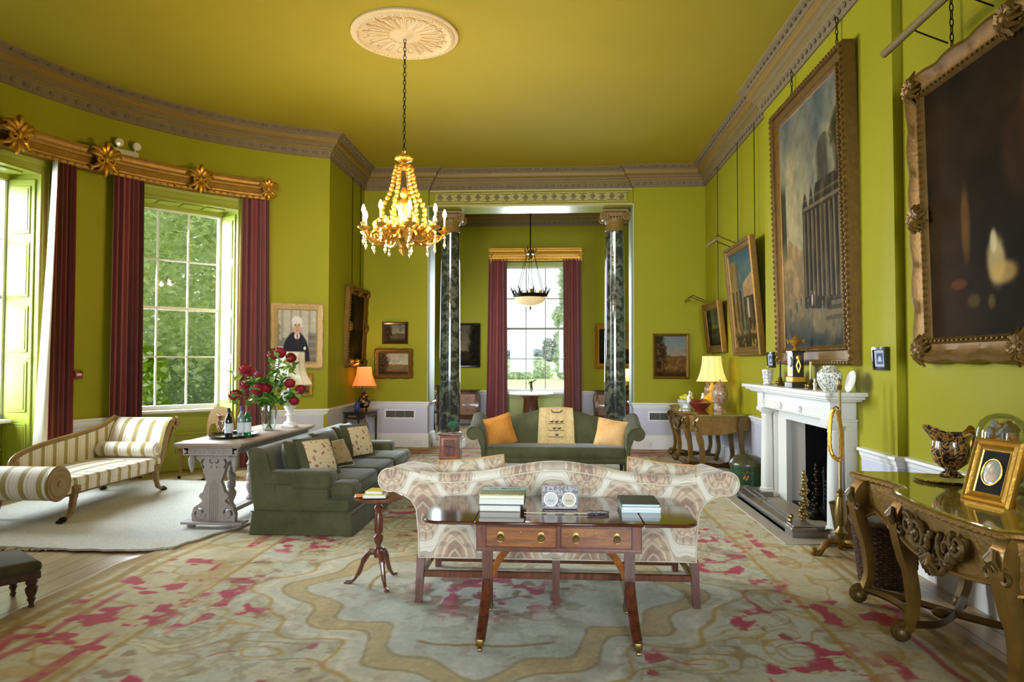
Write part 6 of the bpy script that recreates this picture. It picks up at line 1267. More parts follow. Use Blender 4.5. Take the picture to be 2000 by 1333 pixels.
def dark_hall(U, V):
    n2 = fbm(U*10, V*10, 8, 3); c = np.ones(U.shape+(3,))*H('#1c150c'); c = lay(c, ss(.45, .75, fbm(U*2.5, V*2.5, 2)), '#2e2110', .8); c = lay(c, ss(.25, .02, np.abs(U-.10))*ss(.8, .4, V), '#3a2612', .6)
    def bl(x, z, rx, rz, col, k): 
        nonlocal c; c = lay(c, ss(1.15, .6, np.hypot((U-x)/rx, (V-z)/rz)+.3*(n2-.5)), col, k)
    bl(.55, .70, .06, .16, '#4d2e18', .8); bl(.555, .83, .028, .035, '#8c5a38', .8); bl(.50, .60, .10, .16, '#3c2614', .7); bl(.22, .42, .028, .16, '#7a5424', .55); bl(.37, .26, .05, .10, '#b09a6a', .85); bl(.40, .215, .07, .045, '#a8894e', .8); bl(.36, .33, .02, .05, '#c4b48c', .8); bl(.17, .20, .05, .02, '#6d3c20', .7); bl(.25, .13, .04, .03, '#5a4a20', .6); bl(.34, .12, .02, .03, '#6a5a28', .6); bl(.8, .45, .1, .3, '#382412', .7); bl(.8, .62, .03, .05, '#a07850', .7); return c*(.8+.4*n2)[..., None]
def portrait(U, V):
    n2 = fbm(U*14, V*16, 5, 3); c = np.ones(U.shape+(3,))*H('#b3aca0'); c = lay(c, ss(.03, .0, np.abs(np.modf(U*4.3)[0]-.5)-.12)*(V > .35), '#8f877a', .7); c = lay(c, ss(.5, .6, fbm(U*6, V*6, 2))*(U < .33)*(V < .75)*(V > .3), '#6f7368', .8); c = lay(c, (U > .78)*ss(.6, .5, V), '#55504a', .7); c = lay(c, (U > .72)*ss(.5, .6, np.modf(V*7)[0])*(V < .52), '#8f877c', .6)
    body = ss(1.04, .96, np.hypot((U-.47)/.36, (V-.02)/.56)); c = lay(c, body, '#2c2e38', 1); c = lay(c, ss(1.05, .9, np.hypot((U-.50)/.075, (V-.50)/.07)), '#d8d4cc', 1); c = lay(c, ss(.02, .01, np.abs(U-.50-.1*(.5-V)))*(V < .52)*(V > .3), '#5a2c2c', .9)
    c = lay(c, ss(1.06, .94, np.hypot((U-.50)/.118, (V-.68)/.155)), '#c59a84', 1); c = lay(c, ss(1.1, .95, np.hypot((U-.49)/.135, (V-.79)/.085))*ss(.70, .76, V+.1*np.abs(U-.5)), '#d2cdc6', 1); c = lay(c, ss(1.2, .8, np.hypot((U-.39)/.028, (V-.72)/.06)), '#cfc9c2', .9); c = lay(c, ss(1.2, .8, np.hypot((U-.61)/.025, (V-.72)/.06)), '#cfc9c2', .9)
    for ex in (.455, .545): c = lay(c, ss(1.2, .7, np.hypot((U-ex)/.024, (V-.705)/.011)), '#4a342c', .9); c = lay(c, ss(1.2, .7, np.hypot((U-ex)/.034, (V-.735)/.009)), '#b0a59c', .7)
    c = lay(c, ss(1.2, .7, np.hypot((U-.505)/.016, (V-.665)/.03)), '#b07c68', .8); c = lay(c, ss(1.2, .7, np.hypot((U-.50)/.045, (V-.60)/.010)), '#9a5c50', .8); c = lay(c, ss(1.1, .8, np.hypot((U-.70)/.035, (V-.26)/.035)), '#e3d9c2', 1); return c*(.93+.14*n2)[..., None]
PIC_N = [0]
def picture(name, label, loc, rz, w, h, sec, fmat, fn, fwid, tilt=0, nx=90, ny=90, beads=None, cat='painting', wob=None, n=1, cart=False, sight=None, canvas='oil_paint'):
    p = thing(name, label, cat, loc, rz); p.rotation_euler = (tilt, 0, rz)
    m = MB(); frame_sweep(m, w, h, sec, n, wob)
    if beads:
        for (ins, pr, step, r) in beads:
            hw, hh = w/2-ins, h/2-ins
            for a, b in (((-hw, -hh), (hw, -hh)), ((hw, -hh), (hw, hh)), ((hw, hh), (-hw, hh)), ((-hw, hh), (-hw, -hh))):
                L = hypot(b[0]-a[0], b[1]-a[1]); k = int(L/step)
                for i in range(k): t = (i+.5)/k; m.ell((a[0]+(b[0]-a[0])*t, -pr, a[1]+(b[1]-a[1])*t), (r, r*.8, r), 6, 4)
    fr = m.build('frame', fmat, p, 30)
    if cart:
        R = random.Random(int(w*100)); hw, hh = w/2-fwid*.5, h/2-fwid*.5
        for cx, cz in ((-hw, -hh), (hw, -hh), (hw, hh), (-hw, hh), (0, hh), (0, -hh), (-hw, 0), (hw, 0)):
            s = fwid*.75; m = MB()
            for k in range(12): a = k*.524; m.tube([(cx, -.05, cz), (cx+s*.55*cos(a), -.07, cz+s*.55*sin(a)), (cx+s*R.uniform(.75, 1.05)*cos(a+.25), -.035, cz+s*R.uniform(.75, 1.05)*sin(a+.25))], [s*.16, s*.17, s*.06], 5)
            for q in (-1, 1): m.tube([(p[0], -.075, p[1]) for p in spiral(cx+q*s*.35, cz, s*.3, s*.08, 0, 1.2*q, 12)], s*.09, 5)
            m.ell((cx, -.065, cz), (s*.3, .03, s*.3), 10, 6); m.build('carved_ornament', fmat, fr)
    u = np.linspace(0, 1, nx); v = np.linspace(0, 1, ny); iw, ih = w-2*fwid+.012, h-2*fwid+.012
    color_mesh('canvas', u, v, nx, ny, fn, lambda U, V: np.stack([(U-.5)*iw, np.full_like(U, -.004), (V-.5)*ih], -1), canvas, p)
    m = MB(); m.box(-w/2+.02, .0, -h/2+.02, w/2-.02, .02, h/2-.02); m.build('backing', 'dark_wood', p, 0)
    return p
R90 = pi/2
S_BIG = [(0, -.075), (0, .03), (.02, .055), (.045, .05), (.05, .02), (.13, .012), (.14, .035), (.155, .04), (.175, .01), (.185, .004)]
S_MED = [(0, -.04), (0, .03), (.015, .045), (.03, .04), (.05, .02), (.085, .012), (.095, .022), (.11, .018), (.125, .003)]
S_SM = [(0, -.02), (0, .018), (.012, .028), (.025, .022), (.045, .012), (.055, .003)]
S_ROC = [(0, -.05), (-.0, .01), (.02, .05), (.05, .06), (.08, .035), (.12, .03), (.135, .045), (.15, .03), (.165, .004)]
picture('large_painting', 'very large painting of classical ruins in a deep gilt frame above the fireplace', (2.572, 7.08, 2.95), -R90, 1.98, 2.84, S_BIG, 'old_gilt', ruins, .185, .02, 170, 240, [(.022, .055, .062, .02), (.148, .038, .035, .010)])
picture('medium_painting', 'painting of a columned hall in a gilt frame to the left of the ruins painting', (2.60, 9.62, 2.42), -R90, 1.33, 1.55, S_MED, 'gilt_dark', gallery, .125, .085, 90, 110)
picture('small_painting', 'small dark painting in a bright gilt frame above the amber lamp', (2.62, 11.42, 2.12), -R90, 1.08, .83, S_MED, 'gilt_dark', landscape(14, ['#4a4a2c', '#6d6230', '#30301c'], '#2c2c18', ['#4d4420', '#1a180e']), .125, .10, 70, 60)
wobf = lambda t, k, ins: .018*abs(sin(t*pi*6))*(1 if ins < .06 else 0)
picture('dark_painting', 'huge dark figure painting in a rococo gilt frame at the right edge', (2.645, 4.03, 2.58), -R90, 2.28, 2.04, S_ROC, 'old_gilt', dark_hall, .165, .02, 150, 130, [(.142, .045, .05, .012)], 'painting', wobf, 40, True)
def bowpic(a, r=4.36): p = bow(a, r); return p.x, p.y
x, y = bowpic(116.0)
picture('portrait_painting', 'portrait of a white haired man in a dark suit in a pale carved frame', (x, y, 1.94), radians(26), .76, .98, [(0, -.02), (0, .03), (.02, .045), (.05, .04), (.085, .02), (.095, .025), (.105, .004)], 'pale_gilt', portrait, .105, 0, 110, 140, [(.03, .04, .04, .012)], 'painting', lambda t, k, ins: .010*abs(sin(t*pi*4))*(1 if ins < .04 else 0), 24)
x, y = bowpic(114.6); picture('small_picture', 'small framed picture under the portrait, half hidden by the cream lamp', (x, y, 1.20), radians(25), .26, .34, S_SM, 'gilt', landscape(3, ['#8c8878', '#a89a7c', '#6d6a5c'], '#5a4c34', ['#6d5c3c', '#33291c']), .055, 0, 30, 40)
picture('tall_picture', 'dark picture in a carved gilt frame on the left wall above the orange lamp', (-3.43, 11.86, 2.15), R90, 1.12, 1.36, S_MED, 'gilt_dark', landscape(8, ['#2a2010', '#4a3518', '#1c160c'], '#1c150c', ['#33240f', '#0f0b06']), .125, .04, 60, 70, [(.03, .045, .05, .018), (.10, .02, .04, .010)], 'painting', lambda t, k, ins: .02*abs(sin(t*pi*5))*(1 if ins < .05 else 0), 24, True)
picture('small_landscape', 'small dark landscape in a plain brown frame, upper of two left of the columns', (-2.86, 12.395, 2.075), 0, .47, .40, S_SM, 'dark_wood', landscape(21, ['#6d6a58', '#8a8468', '#4d4c40'], '#4a4230', ['#5c4c34', '#2a2218']), .055, 0, 40, 36)
picture('gilt_landscape', 'bright landscape in a carved gilt frame, lower of two left of the columns', (-2.88, 12.39, 1.52), 0, .69, .53, [(0, -.02), (0, .02), (.02, .04), (.05, .03), (.065, .02), (.075, .024), (.085, .003)], 'gilt_dark', landscape(25, ['#a39c88', '#cdbf98', '#8c8878'], '#7c6846', ['#6d4c30', '#33291c']), .085, .03, 60, 46, [(.025, .036, .035, .012)], 'painting', lambda t, k, ins: .012*abs(sin(t*pi*3))*(1 if ins < .04 else 0), 24)
picture('brown_landscape', 'brown wooded landscape in a plain gilt frame right of the columns', (2.085, 12.39, 1.66), 0, .63, .80, [(0, -.02), (0, .02), (.012, .03), (.03, .022), (.045, .012), (.05, .003)], 'gilt_dark', landscape(31, ['#6d7474', '#94805c', '#566066'], '#5c4020', ['#7c5828', '#2c2010'], -1, .5), .05, .02, 60, 80)
picture('dusk_landscape', 'dark dusk landscape in a black frame in the far room left of the window', (-2.25, 17.37, 1.975), 0, .82, 1.11, S_SM, 'black_lacquer', landscape(40, ['#5c5040', '#8a6c48', '#4a4438'], '#2c2218', ['#33261a', '#140f0a'], 1, .35), .055, 0, 60, 70)
picture('gilt_framed_landscape', 'dark landscape in a carved gilt frame in the far room right of the window', (1.66, 17.37, 1.95), 0, 1.24, 1.10, S_MED, 'gilt', landscape(44, ['#8a7438', '#c0a048', '#5c5030'], '#2c2814', ['#33301a', '#12100a'], -1, .4), .125, 0, 60, 60, None, 'painting', lambda t, k, ins: .02*abs(sin(t*pi*5))*(1 if ins < .05 else 0), 24)
def mini(U, V): c = np.ones(U.shape+(3,))*H('#aab0c0'); c = lay(c, ss(1.1, .9, np.maximum(np.abs(U-.5)/.30, np.abs(V-.5)/.32)), '#4a5878', 1); c = lay(c, ss(1.1, .8, np.hypot((U-.5)/.14, (V-.52)/.12))+ss(1.1, .8, np.maximum(np.abs(U-.5)/.2, np.abs(V-.38)/.06)), '#c2c6cc', .9); return c
for y, z, lab in ((8.50, 1.585, 'tiny black framed picture at the far side of the chimney breast'), (5.71, 1.585, 'tiny black framed picture at the near side of the chimney breast')):
    picture('miniature_picture', lab, (2.62, y, z), -R90, .23 if y < 7 else .25, .185, [(0, -.015), (0, .012), (.02, .016), (.028, .004)], 'black_lacquer', mini, .028, .05, 24, 24)
# picture lights and hanging chains
def picture_light(label, loc, w, rz, stem):
    t = thing('picture_light', label, 'picture light', loc, rz); m = MB(); m.tube([(-w/2, 0, 0), (w/2, 0, 0)], .026, 12); m.build('lamp_tube', 'tan_plaster' if w > .6 else 'brass', t)
    m = MB()
    for x in (-w*.25, w*.25): m.tube(smooth_path([(x, 0, .02), (x, .05, .07), (x, .11, .04), (x, stem, -.04)], 4), .006, 6)
    m.build('bracket', 'bronze', t); return t
picture_light('long pinkish picture light over the dark figure painting', (2.30, 4.42, 3.70), .95, -R90, .3); picture_light('brass picture light over the painting of a columned hall', (2.26, 9.95, 3.26), .62, -R90, .3); picture_light('small brass picture light over the painting above the amber lamp', (2.28, 11.75, 2.60), .42, -R90, .3)
def chain(label, x, y, z0, z1, heavy=False):
    t = thing('picture_chain', label, 'chain', (x, y, z0)); m = MB(); L = z1-z0; n = int(L/.05) if heavy else int(L/.09)
    if heavy:
        for k in range(n): z = (k+.5)*L/n; a = R90*(k % 2); m.tube([(.011*cos(t_)*cos(a), .011*cos(t_)*sin(a), z+.032*sin(t_)) for t_ in [pi*i/5 for i in range(10)]], .0045, 4, True)
    else: m.tube([(0, 0, 0), (0, 0, L)], .006, 5)
    m.build('links', 'bronze', t)
chain('heavy chain holding the dark figure painting', 2.66, 4.72, 3.6, 4.72, True); chain('thin chain holding the large ruins painting, far side', 2.60, 7.62, 4.36, 4.72, True); chain('thin chain holding the large ruins painting, near side', 2.60, 6.42, 4.36, 4.72, True)
chain('thin wire holding the painting of a columned hall, near side', 2.65, 9.22, 3.15, 4.72); chain('thin wire holding the painting of a columned hall, far side', 2.65, 10.05, 3.15, 4.72); chain('thin wire holding the small painting above the amber lamp', 2.66, 11.3, 2.5, 4.72)
chain('thin wire holding the dark picture on the left wall, near side', -3.43, 11.6, 2.8, 4.72); chain('thin wire holding the dark picture on the left wall, far side', -3.43, 12.1, 2.8, 4.72)

# ------------------------------------------------------------------ pelmets and curtains
def acanthus(m, s=1.0):
    """spray of lobed leaves and scrolls; face to -y"""
    for k in range(7):
        a = pi/2+(k-3)*.40; L = (.13+.03*(k == 3)+.02*(k % 2))*s; cu = .05*s*(1 if k > 3 else -1)*(k != 3)
        m.tube(smooth_path([(0, -.02*s, -.01*s), (L*.45*cos(a), -.06*s, L*.5*sin(a)), (L*.85*cos(a), -.08*s, L*.85*sin(a)), (L*1.0*cos(a)-cu*.6, -.065*s, L*1.02*sin(a)), (L*1.0*cos(a)-cu, -.04*s, L*.9*sin(a))], 3), [.018*s]*3+[.030*s]*3+[.028*s]*3+[.018*s]*3+[.010*s], 6)
    for k in range(5):
        a = -pi/2+(k-2)*.42; L = (.15+.03*(k == 2))*s
        m.tube(smooth_path([(0, -.02*s, 0), (L*.5*cos(a), -.055*s, L*.5*sin(a)), (L*cos(a), -.045*s, L*sin(a)), (L*1.05*cos(a)+.02*s*(k-2), -.02*s, L*.95*sin(a))], 3), [.018*s]*3+[.026*s]*3+[.018*s]*3+[.008*s], 6)
    for q in (-1, 1):
        m.tube([(p[0], -.07*s, p[1]) for p in spiral(q*.05*s, -.02*s, .05*s, .01*s, pi/2, -1.3*q, 16)], .016*s, 6); m.tube([(p[0], -.06*s, p[1]) for p in spiral(q*.10*s, .07*s, .035*s, .01*s, pi/2, 1.2*q, 12)], .013*s, 6)
    m.ell((0, -.07*s, .01*s), (.03*s, .03*s, .055*s), 10, 8)
PL = thing('curtain_pelmet', 'long curved gilt pelmet running over both bow windows', 'pelmet', (0, 0, 0))
PSEC = [(.0, .0), (.16, .0), (.165, .035), (.15, .05), (.155, .075), (.14, .085), (.14, .15), (.155, .155), (.165, .18), (.19, .20), (.20, .235), (.215, .25), (.215, .275), (.0, .29)]
m = MB(); pts = [tuple(bow(a, 4.375)[:2]) for a in np.arange(121.9, 183.2, 1.2)]; m.sweep(pts, PSEC, z=3.925)
for p, r in along(pts, .05, .162): m.at(p.x, p.y, 3.945, r); m.ell((0, 0, 0), (.02, .014, .018), 6, 4)
m.at(); m.build('moulding', 'pelmet_gilt', PL, 30)
for a, s in ((122.1, .8), (134.9, 1.0), (151.6, 1.12), (165.9, 1.12), (182.8, 1.0)):
    p = bow(a, 4.20, 4.075); m = MB(); m.T = Matrix.Translation(p) @ Matrix.Rotation(radians(a-90), 4, 'Z'); acanthus(m, s); m.at(); m.build('acanthus_clasp', 'gilt', PL, 50)
PB = thing('curtain_pelmet', 'straight gilt pelmet over the far room window', 'pelmet', (0, 0, 0)); m = MB(); m.sweep([(.72, 17.38), (-1.60, 17.38)], [(d*1.0, z*1.12) for d, z in PSEC], z=4.09)
for i in range(34): m.ell((-1.55+2.22*i/33, 17.215, 4.115), (.03, .014, .022), 6, 4)
m.build('moulding', 'gilt', PB, 30)
for x in (-1.56, .68): m = MB(); m.at(x, 17.22, 4.20); m.tube([(p[0], -.02, p[1]) for p in spiral(0, .04, .06, .012, 0, 1.3, 16)], .018, 6); m.tube([(0, -.01, .02), (.02, -.02, -.08), (-.01, 0, -.17)], [.022, .02, .01], 6); m.at(); m.build('scroll_end', 'gilt', PB, 50)
def curtain(label, pos, z0, z1, folds, amp, stripes=(), lining=None, mats=('curtain_red', 'curtain_gold', 'curtain_dark')):
    """pos(u, v): plan point and inward normal at u across and v up"""
    t = thing('curtain', label, 'curtain', (0, 0, 0)); n = folds*10+1; m = MB(); rows = 14; vs = []
    for j in range(rows):
        v = j/(rows-1)
        for i in range(n):
            u = i/(n-1); (x, y), (nx, ny) = pos(u, v); d = amp*(.6+.4*(1-v))*cos(u*folds*2*pi+.5*sin(u*9))+.012*sin(u*31+v*2); vs.append((x+nx*d, y+ny*d, z0+(z1-z0)*v))
    o = len(m.v); m.v += vs
    for j in range(rows-1):
        for i in range(n-1):
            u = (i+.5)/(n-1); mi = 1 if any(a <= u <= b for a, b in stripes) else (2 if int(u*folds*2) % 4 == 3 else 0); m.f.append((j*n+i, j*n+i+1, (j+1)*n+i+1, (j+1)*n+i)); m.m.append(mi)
    m.build('drape', list(mats), t, 80)
    if lining:
        m = MB(); m.grid(lining, 8, 14); m.build('lining', 'curtain_lining', t, 80)
    return t
def bowpos(a0t, a1t, a0b, a1b, r=4.27):
    def f(u, v):
        a = (a0t+(a1t-a0t)*u)*v+(a0b+(a1b-a0b)*u)*(1-v); p = bow(a, r); q = (BOWC-p); q.z = 0; q.normalize(); return (p.x, p.y), (q.x, q.y)
    return f
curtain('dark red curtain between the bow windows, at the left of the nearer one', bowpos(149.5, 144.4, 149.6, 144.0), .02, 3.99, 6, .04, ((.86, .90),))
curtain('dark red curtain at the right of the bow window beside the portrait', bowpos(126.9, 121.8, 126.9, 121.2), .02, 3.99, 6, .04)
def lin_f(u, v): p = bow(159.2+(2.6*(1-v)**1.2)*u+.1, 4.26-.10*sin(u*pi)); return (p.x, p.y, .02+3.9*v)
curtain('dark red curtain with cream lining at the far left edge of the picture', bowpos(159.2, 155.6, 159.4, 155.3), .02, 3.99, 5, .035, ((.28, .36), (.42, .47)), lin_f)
def flat(x0t, x1t, x0b, x1b, y):
    return lambda u, v: (((x0t+(x1t-x0t)*u)*v+(x0b+(x1b-x0b)*u)*(1-v), y), (0, -1))
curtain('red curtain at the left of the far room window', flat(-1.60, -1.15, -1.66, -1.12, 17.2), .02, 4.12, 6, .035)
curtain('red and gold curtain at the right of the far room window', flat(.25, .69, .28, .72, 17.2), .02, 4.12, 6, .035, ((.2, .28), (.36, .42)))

# ------------------------------------------------------------------ ceiling rose and chandelier
RX, RY = -1.575, 7.18
cr = thing('ceiling_rose', 'round cream plaster ceiling rose with radiating flutes above the chandelier', 'ceiling rose', (RX, RY, CEIL)); cr.rotation_euler = (pi, 0, 0)
m = MB(); m.lathe([(.565, 0), (.568, .02), (.55, .03), (.53, .028), (.52, .04), (.50, .045), (.475, .03), (.46, .03), (.44, .018), (.20, .016), (.12, .02), (.06, .03), (.03, .05), (0, .05)], 64)
for i in range(72): a = 2*pi*i/72; m.ell((.497*cos(a), .497*sin(a), .042), (.016, .016, .014), 6, 4)
for i in range(18):
    a = 2*pi*i/18; m.at(0, 0, 0, a); m.tube([(.18, 0, .02), (.43, 0, .026)], .008, 5); m.ell((.44, 0, .026), (.012, .012, .01), 6, 4)
    a += pi/18; m.at(0, 0, 0, a); w1 = .052; m.tube([(.17, .018, .02), (.36, .045, .022)]+[(.36+.045*sin(t), .045*cos(t), .022) for t in [pi*k/8 for k in range(1, 8)]]+[(.36, -.045, .022), (.17, -.018, .02)], .008, 5)
    m.ell((.32, 0, .018), (.07, .022, .010), 8, 4)
m.at(); m.build('plasterwork', 'rose_plaster', cr, 35)
pbr('chandelier_gilt', '#d9a544', .28, .85, .25, 30, .35, 80); pbr('crystal', '#e8d9b8', .06, .2, .2, 40)
CHN = thing('chandelier', 'gilt chandelier with candle bulbs and chains hanging from the ceiling rose', 'chandelier', (RX, RY, 0))
m = MB(); L = 4.99-3.78; n = 27
for k in range(n): z = 3.78+(k+.5)*L/n; a = R90*(k % 2)+.5; m.tube([(.013*cos(t_)*cos(a), .013*cos(t_)*sin(a), z+.028*sin(t_)) for t_ in [pi*i/5 for i in range(10)]], .0045, 4, True)
m.build('chain', 'bronze', CHN)
m = MB(); m.lathe([(0, 3.79), (.02, 3.78), (.015, 3.76), (.03, 3.74), (.075, 3.725), (.09, 3.70), (.07, 3.68), (.03, 3.665), (.015, 3.65), (.04, 3.63), (.075, 3.625), (.08, 3.60), (.06, 3.59), (.02, 3.58), (0, 3.58)], 20, wav=.12, wn=10); m.build('crown', 'chandelier_gilt', CHN)
m = MB(); m.lathe([(0, 3.40), (.02, 3.385), (.04, 3.34), (.03, 3.30), (.012, 3.28), (.045, 3.26), (.075, 3.23), (.08, 3.20), (.06, 3.16), (.042, 3.05), (.05, 2.98), (.10, 2.92), (.13, 2.88), (.12, 2.84), (.06, 2.80), (.035, 2.76), (.045, 2.73), (.02, 2.69), (0, 2.665)], 20, wav=.07, wn=10); m.build('stem', 'chandelier_gilt', CHN)
for k in range(6):
    m = MB(); a = 2*pi*k/6+.3; P = smooth_path([(.075, 0, 3.61), (.10, 0, 3.52), (.115, 0, 3.42), (.155, 0, 3.30), (.22, 0, 3.17), (.215, 0, 3.04), (.24, 0, 2.93)], 5)
    for i, p in enumerate(P[::2]): m.at(0, 0, 0, a); m.ell(p, (.026, .018, .027), 7, 6); m.ell((p[0]+.012, p[1]+.014*(-1)**i, p[2]+.012), (.012, .012, .012), 5, 4)
    m.at(); m.build('bead_chain', 'chandelier_gilt', CHN)
m = MB(); m.lathe([(.17, 2.89), (.25, 2.905), (.262, 2.93), (.25, 2.955), (.17, 2.94)], 36, wav=.02, wn=18)
for i in range(24): a = 2*pi*i/24; m.ell((.257*cos(a), .257*sin(a), 2.965), (.016, .016, .022), 6, 4)
for i in range(18):
    a = 2*pi*(i+.5)/18; c_, s_ = cos(a), sin(a); m.tube([(.25*c_, .25*s_, 2.92), (.30*c_, .30*s_, 2.95), (.31*c_, .31*s_, 3.0), (.285*c_, .285*s_, 3.03)], [.018, .022, .015, .005], 5); m.tube([(.24*c_, .24*s_, 2.90), (.28*c_, .28*s_, 2.85), (.25*c_, .25*s_, 2.80)], [.016, .018, .005], 5)
m.build('ring', 'chandelier_gilt', CHN)
bulbm = NG('candle_flame_bulb'); bulbm.set('#ffe0a8', .4); bulbm.val(bulbm.b.inputs['Emission Color'], (1, .76, .40, 1)); bulbm.b.inputs['Emission Strength'].default_value = 950
for k in range(9):
    a = 2*pi*k/9+.18; c, s = cos(a), sin(a)
    m = MB(); m.at(0, 0, 0, a); m.tube(smooth_path([(.10, 0, 2.88), (.18, 0, 2.82), (.28, 0, 2.80), (.37, 0, 2.84), (.43, 0, 2.92)], 4), .014, 6); m.tube([(p[0], 0, p[1]) for p in spiral(.30, 2.87, .055, .012, -pi/2, 1.3, 14)], .010, 5)
    for j in range(5): m.tube([(.26+.035*j, 0, 2.81+.012*j), (.27+.035*j, .035, 2.83+.012*j), (.29+.035*j, .05, 2.85+.012*j)], [.010, .010, .003], 5); m.tube([(.26+.035*j, 0, 2.81+.012*j), (.27+.035*j, -.035, 2.83+.012*j), (.29+.035*j, -.05, 2.85+.012*j)], [.010, .010, .003], 5)
    m.lathe([(0, 2.90), (.02, 2.90), (.055, 2.925), (.062, 2.94), (.02, 2.94), (.022, 2.97), (.03, 2.985), (.012, 2.99)], 12, (.43, 0, 0), wav=.06, wn=8); m.at(); ar = m.build('arm', 'chandelier_gilt', CHN)
    m = MB(); m.at(0, 0, 0, a); m.lathe([(.0105, 2.985), (.0105, 3.08)], 10, (.43, 0, 0)); m.at(); m.build('candle_tube', 'candle_cream', ar)
    m = MB(); m.at(0, 0, 0, a); m.lathe([(.008, 3.08), (.019, 3.105), (.018, 3.13), (.008, 3.16), (0, 3.172)], 8, (.43, 0, 0)); m.at(); m.build('bulb', 'candle_flame_bulb', ar)
    m = MB(); m.at(0, 0, 0, a)
    for (x, z, r) in ((.43, 2.87, .016), (.43, 2.83, .012), (.43, 2.79, .018), (.43, 2.76, .007), (.33, 2.77, .012), (.33, 2.73, .016), (.33, 2.705, .006)): m.ell((x, 0, z), (r, r, r*1.4), 7, 5)
    m.at(); m.build('drop_pendant', 'crystal', ar)
# bowl lantern of the far room
LN = thing('bowl_lantern', 'bronze rimmed lantern with cream glass bowl hanging in the far room', 'lantern', (-.49, 15.0, 0))
m = MB(); m.tube([(0, 0, 3.98), (0, 0, 5.45)], .014, 8); m.build('rod', 'bronze', LN)
m = MB(); m.lathe([(.10, 3.90), (.115, 3.92), (.10, 3.95), (.05, 3.96), (.03, 4.0), (0, 4.02)], 16); [m.tube([(.10*cos(a), .10*sin(a), 3.94), (.13*cos(a), .13*sin(a), 4.0), (.11*cos(a), .11*sin(a), 4.07)], [.018, .016, .005], 5) for a in [k*1.047 for k in range(6)]]; m.ell((0, 0, 3.85), (.05, .05, .06), 10, 8); m.build('crown', 'gilt_dark', LN)
m = MB(); [m.tube([(.09*cos(a), .09*sin(a), 3.92), (.33*cos(a), .33*sin(a), 3.02)], .006, 5) for a in [k*1.047+.4 for k in range(6)]]; m.build('hanging_chain', 'bronze', LN)
m = MB(); m.lathe([(.35, 2.95), (.38, 2.96), (.37, 3.0), (.385, 3.03), (.35, 3.03), (.34, 2.97)], 36)
for k in range(8):
    a = k*.785+.2; r = .37; m.tube([(r*cos(a), r*sin(a), 3.03), ((r+.03)*cos(a), (r+.03)*sin(a), 3.10), ((r+.07)*cos(a), (r+.07)*sin(a), 3.18)], [.022, .016, .006], 6)
    for q in (-.1, .1): m.tube([(r*cos(a+q), r*sin(a+q), 3.03), (r*cos(a+q*1.4), r*sin(a+q*1.4), 3.08), (r*cos(a+q*.8), r*sin(a+q*.8), 3.10)], .009, 5)
m.build('rim', 'bronze', LN)
g = NG('cream_bowl_glass'); g.set('#e8d6ae', .35); g.val(g.b.inputs['Emission Color'], lin('#f0cd8e')); g.b.inputs['Emission Strength'].default_value = .42
m = MB(); m.lathe([(.355, 2.965), (.33, 2.90), (.26, 2.83), (.16, 2.78), (.05, 2.755), (0, 2.75)], 32); m.build('glass_bowl', 'cream_bowl_glass', LN); m = MB(); m.lathe([(0, 2.76), (.03, 2.75), (.012, 2.73), (.022, 2.71), (.01, 2.69), (0, 2.68)], 12); m.build('finial', 'bronze', LN)
for k in range(3): a = k*2.1+.6; m = MB(); m.ell((.25*cos(a), .25*sin(a), 3.08), (.035, .035, .06), 8, 6); m.build('bulb_shade', 'amber_glass', LN)
# ------------------------------------------------------------------ small wall fittings
p = bow(147.1, 4.37, 0); el = thing('emergency_light', 'twin lamp emergency light above the gilt pelmet', 'emergency light', (p.x, p.y, 4.22), radians(147.1-90))
m = MB(); m.box(-.16, -.06, 0, .16, 0, .09, .008, 2); m.build('housing', 'pebble_plastic', el)
for x in (-.10, .12):
    m = MB(); m.T = Matrix.Translation((x, -.05, .165)) @ Matrix.Rotation(pi/2+.2, 4, 'X'); m.lathe([(.03, -.04), (.05, 0), (.055, .04), (.045, .05), (0, .055)], 16); m.at(); m.tube([(x, -.03, .085), (x, -.04, .14)], .012, 6); m.build('lamp_head', 'lens_glass', el)
p = bow(153.88, 4.375, 0); t = thing('fire_call_point', 'small red fire call point on the wall between the bow windows', 'fire alarm', (p.x, p.y, 1.335), radians(153.88-90)); m = MB(); m.box(-.05, -.045, 0, .05, 0, .095, .01, 2); m.build('housing', 'red_plastic', t); m = MB(); m.box(-.03, -.048, .035, .03, -.044, .065); m.build('glass_plate', 'pebble_plastic', t, 0)
def grille(label, x0, x1, z0, z1):
    g = thing('floor_grille', label, 'vent', (0, YF, 0)); g.name = 'wall_vent'; m = MB(); m.box(x0, -.012, z0, x1, .0, z1); m.build('backing', 'iron', g, 0)
    m = MB(); m.sweep([(x0-.025, -.010), (x1+.025, -.010)], [(0, z0-.025), (-.008, z0-.02), (-.008, z0), (0, z0)]); m.sweep([(x0-.025, -.010), (x1+.025, -.010)], [(0, z1), (-.008, z1), (-.008, z1+.02), (0, z1+.025)]); m.box(x0-.025, -.018, z0, x0, -.008, z1); m.box(x1, -.018, z0, x1+.025, -.008, z1); m.build('frame', 'white_paint', g, 0)
    m = MB(); n = 7
    for i in range(n): z = z0+(z1-z0)*(i+.5)/n; m.box(x0, -.018, z-.004, x1, -.011, z+.003)
    for x in (x0+(x1-x0)/3, x0+2*(x1-x0)/3): m.box(x-.008, -.019, z0, x+.008, -.011, z1)
    m.build('slats', 'grey_slate', g, 0)
grille('dark slatted vent in the dado left of the columns', -3.02, -2.51, .545, .665); grille('dark slatted vent in the dado right of the columns, behind the far console', 1.71, 2.25, .53, .655)
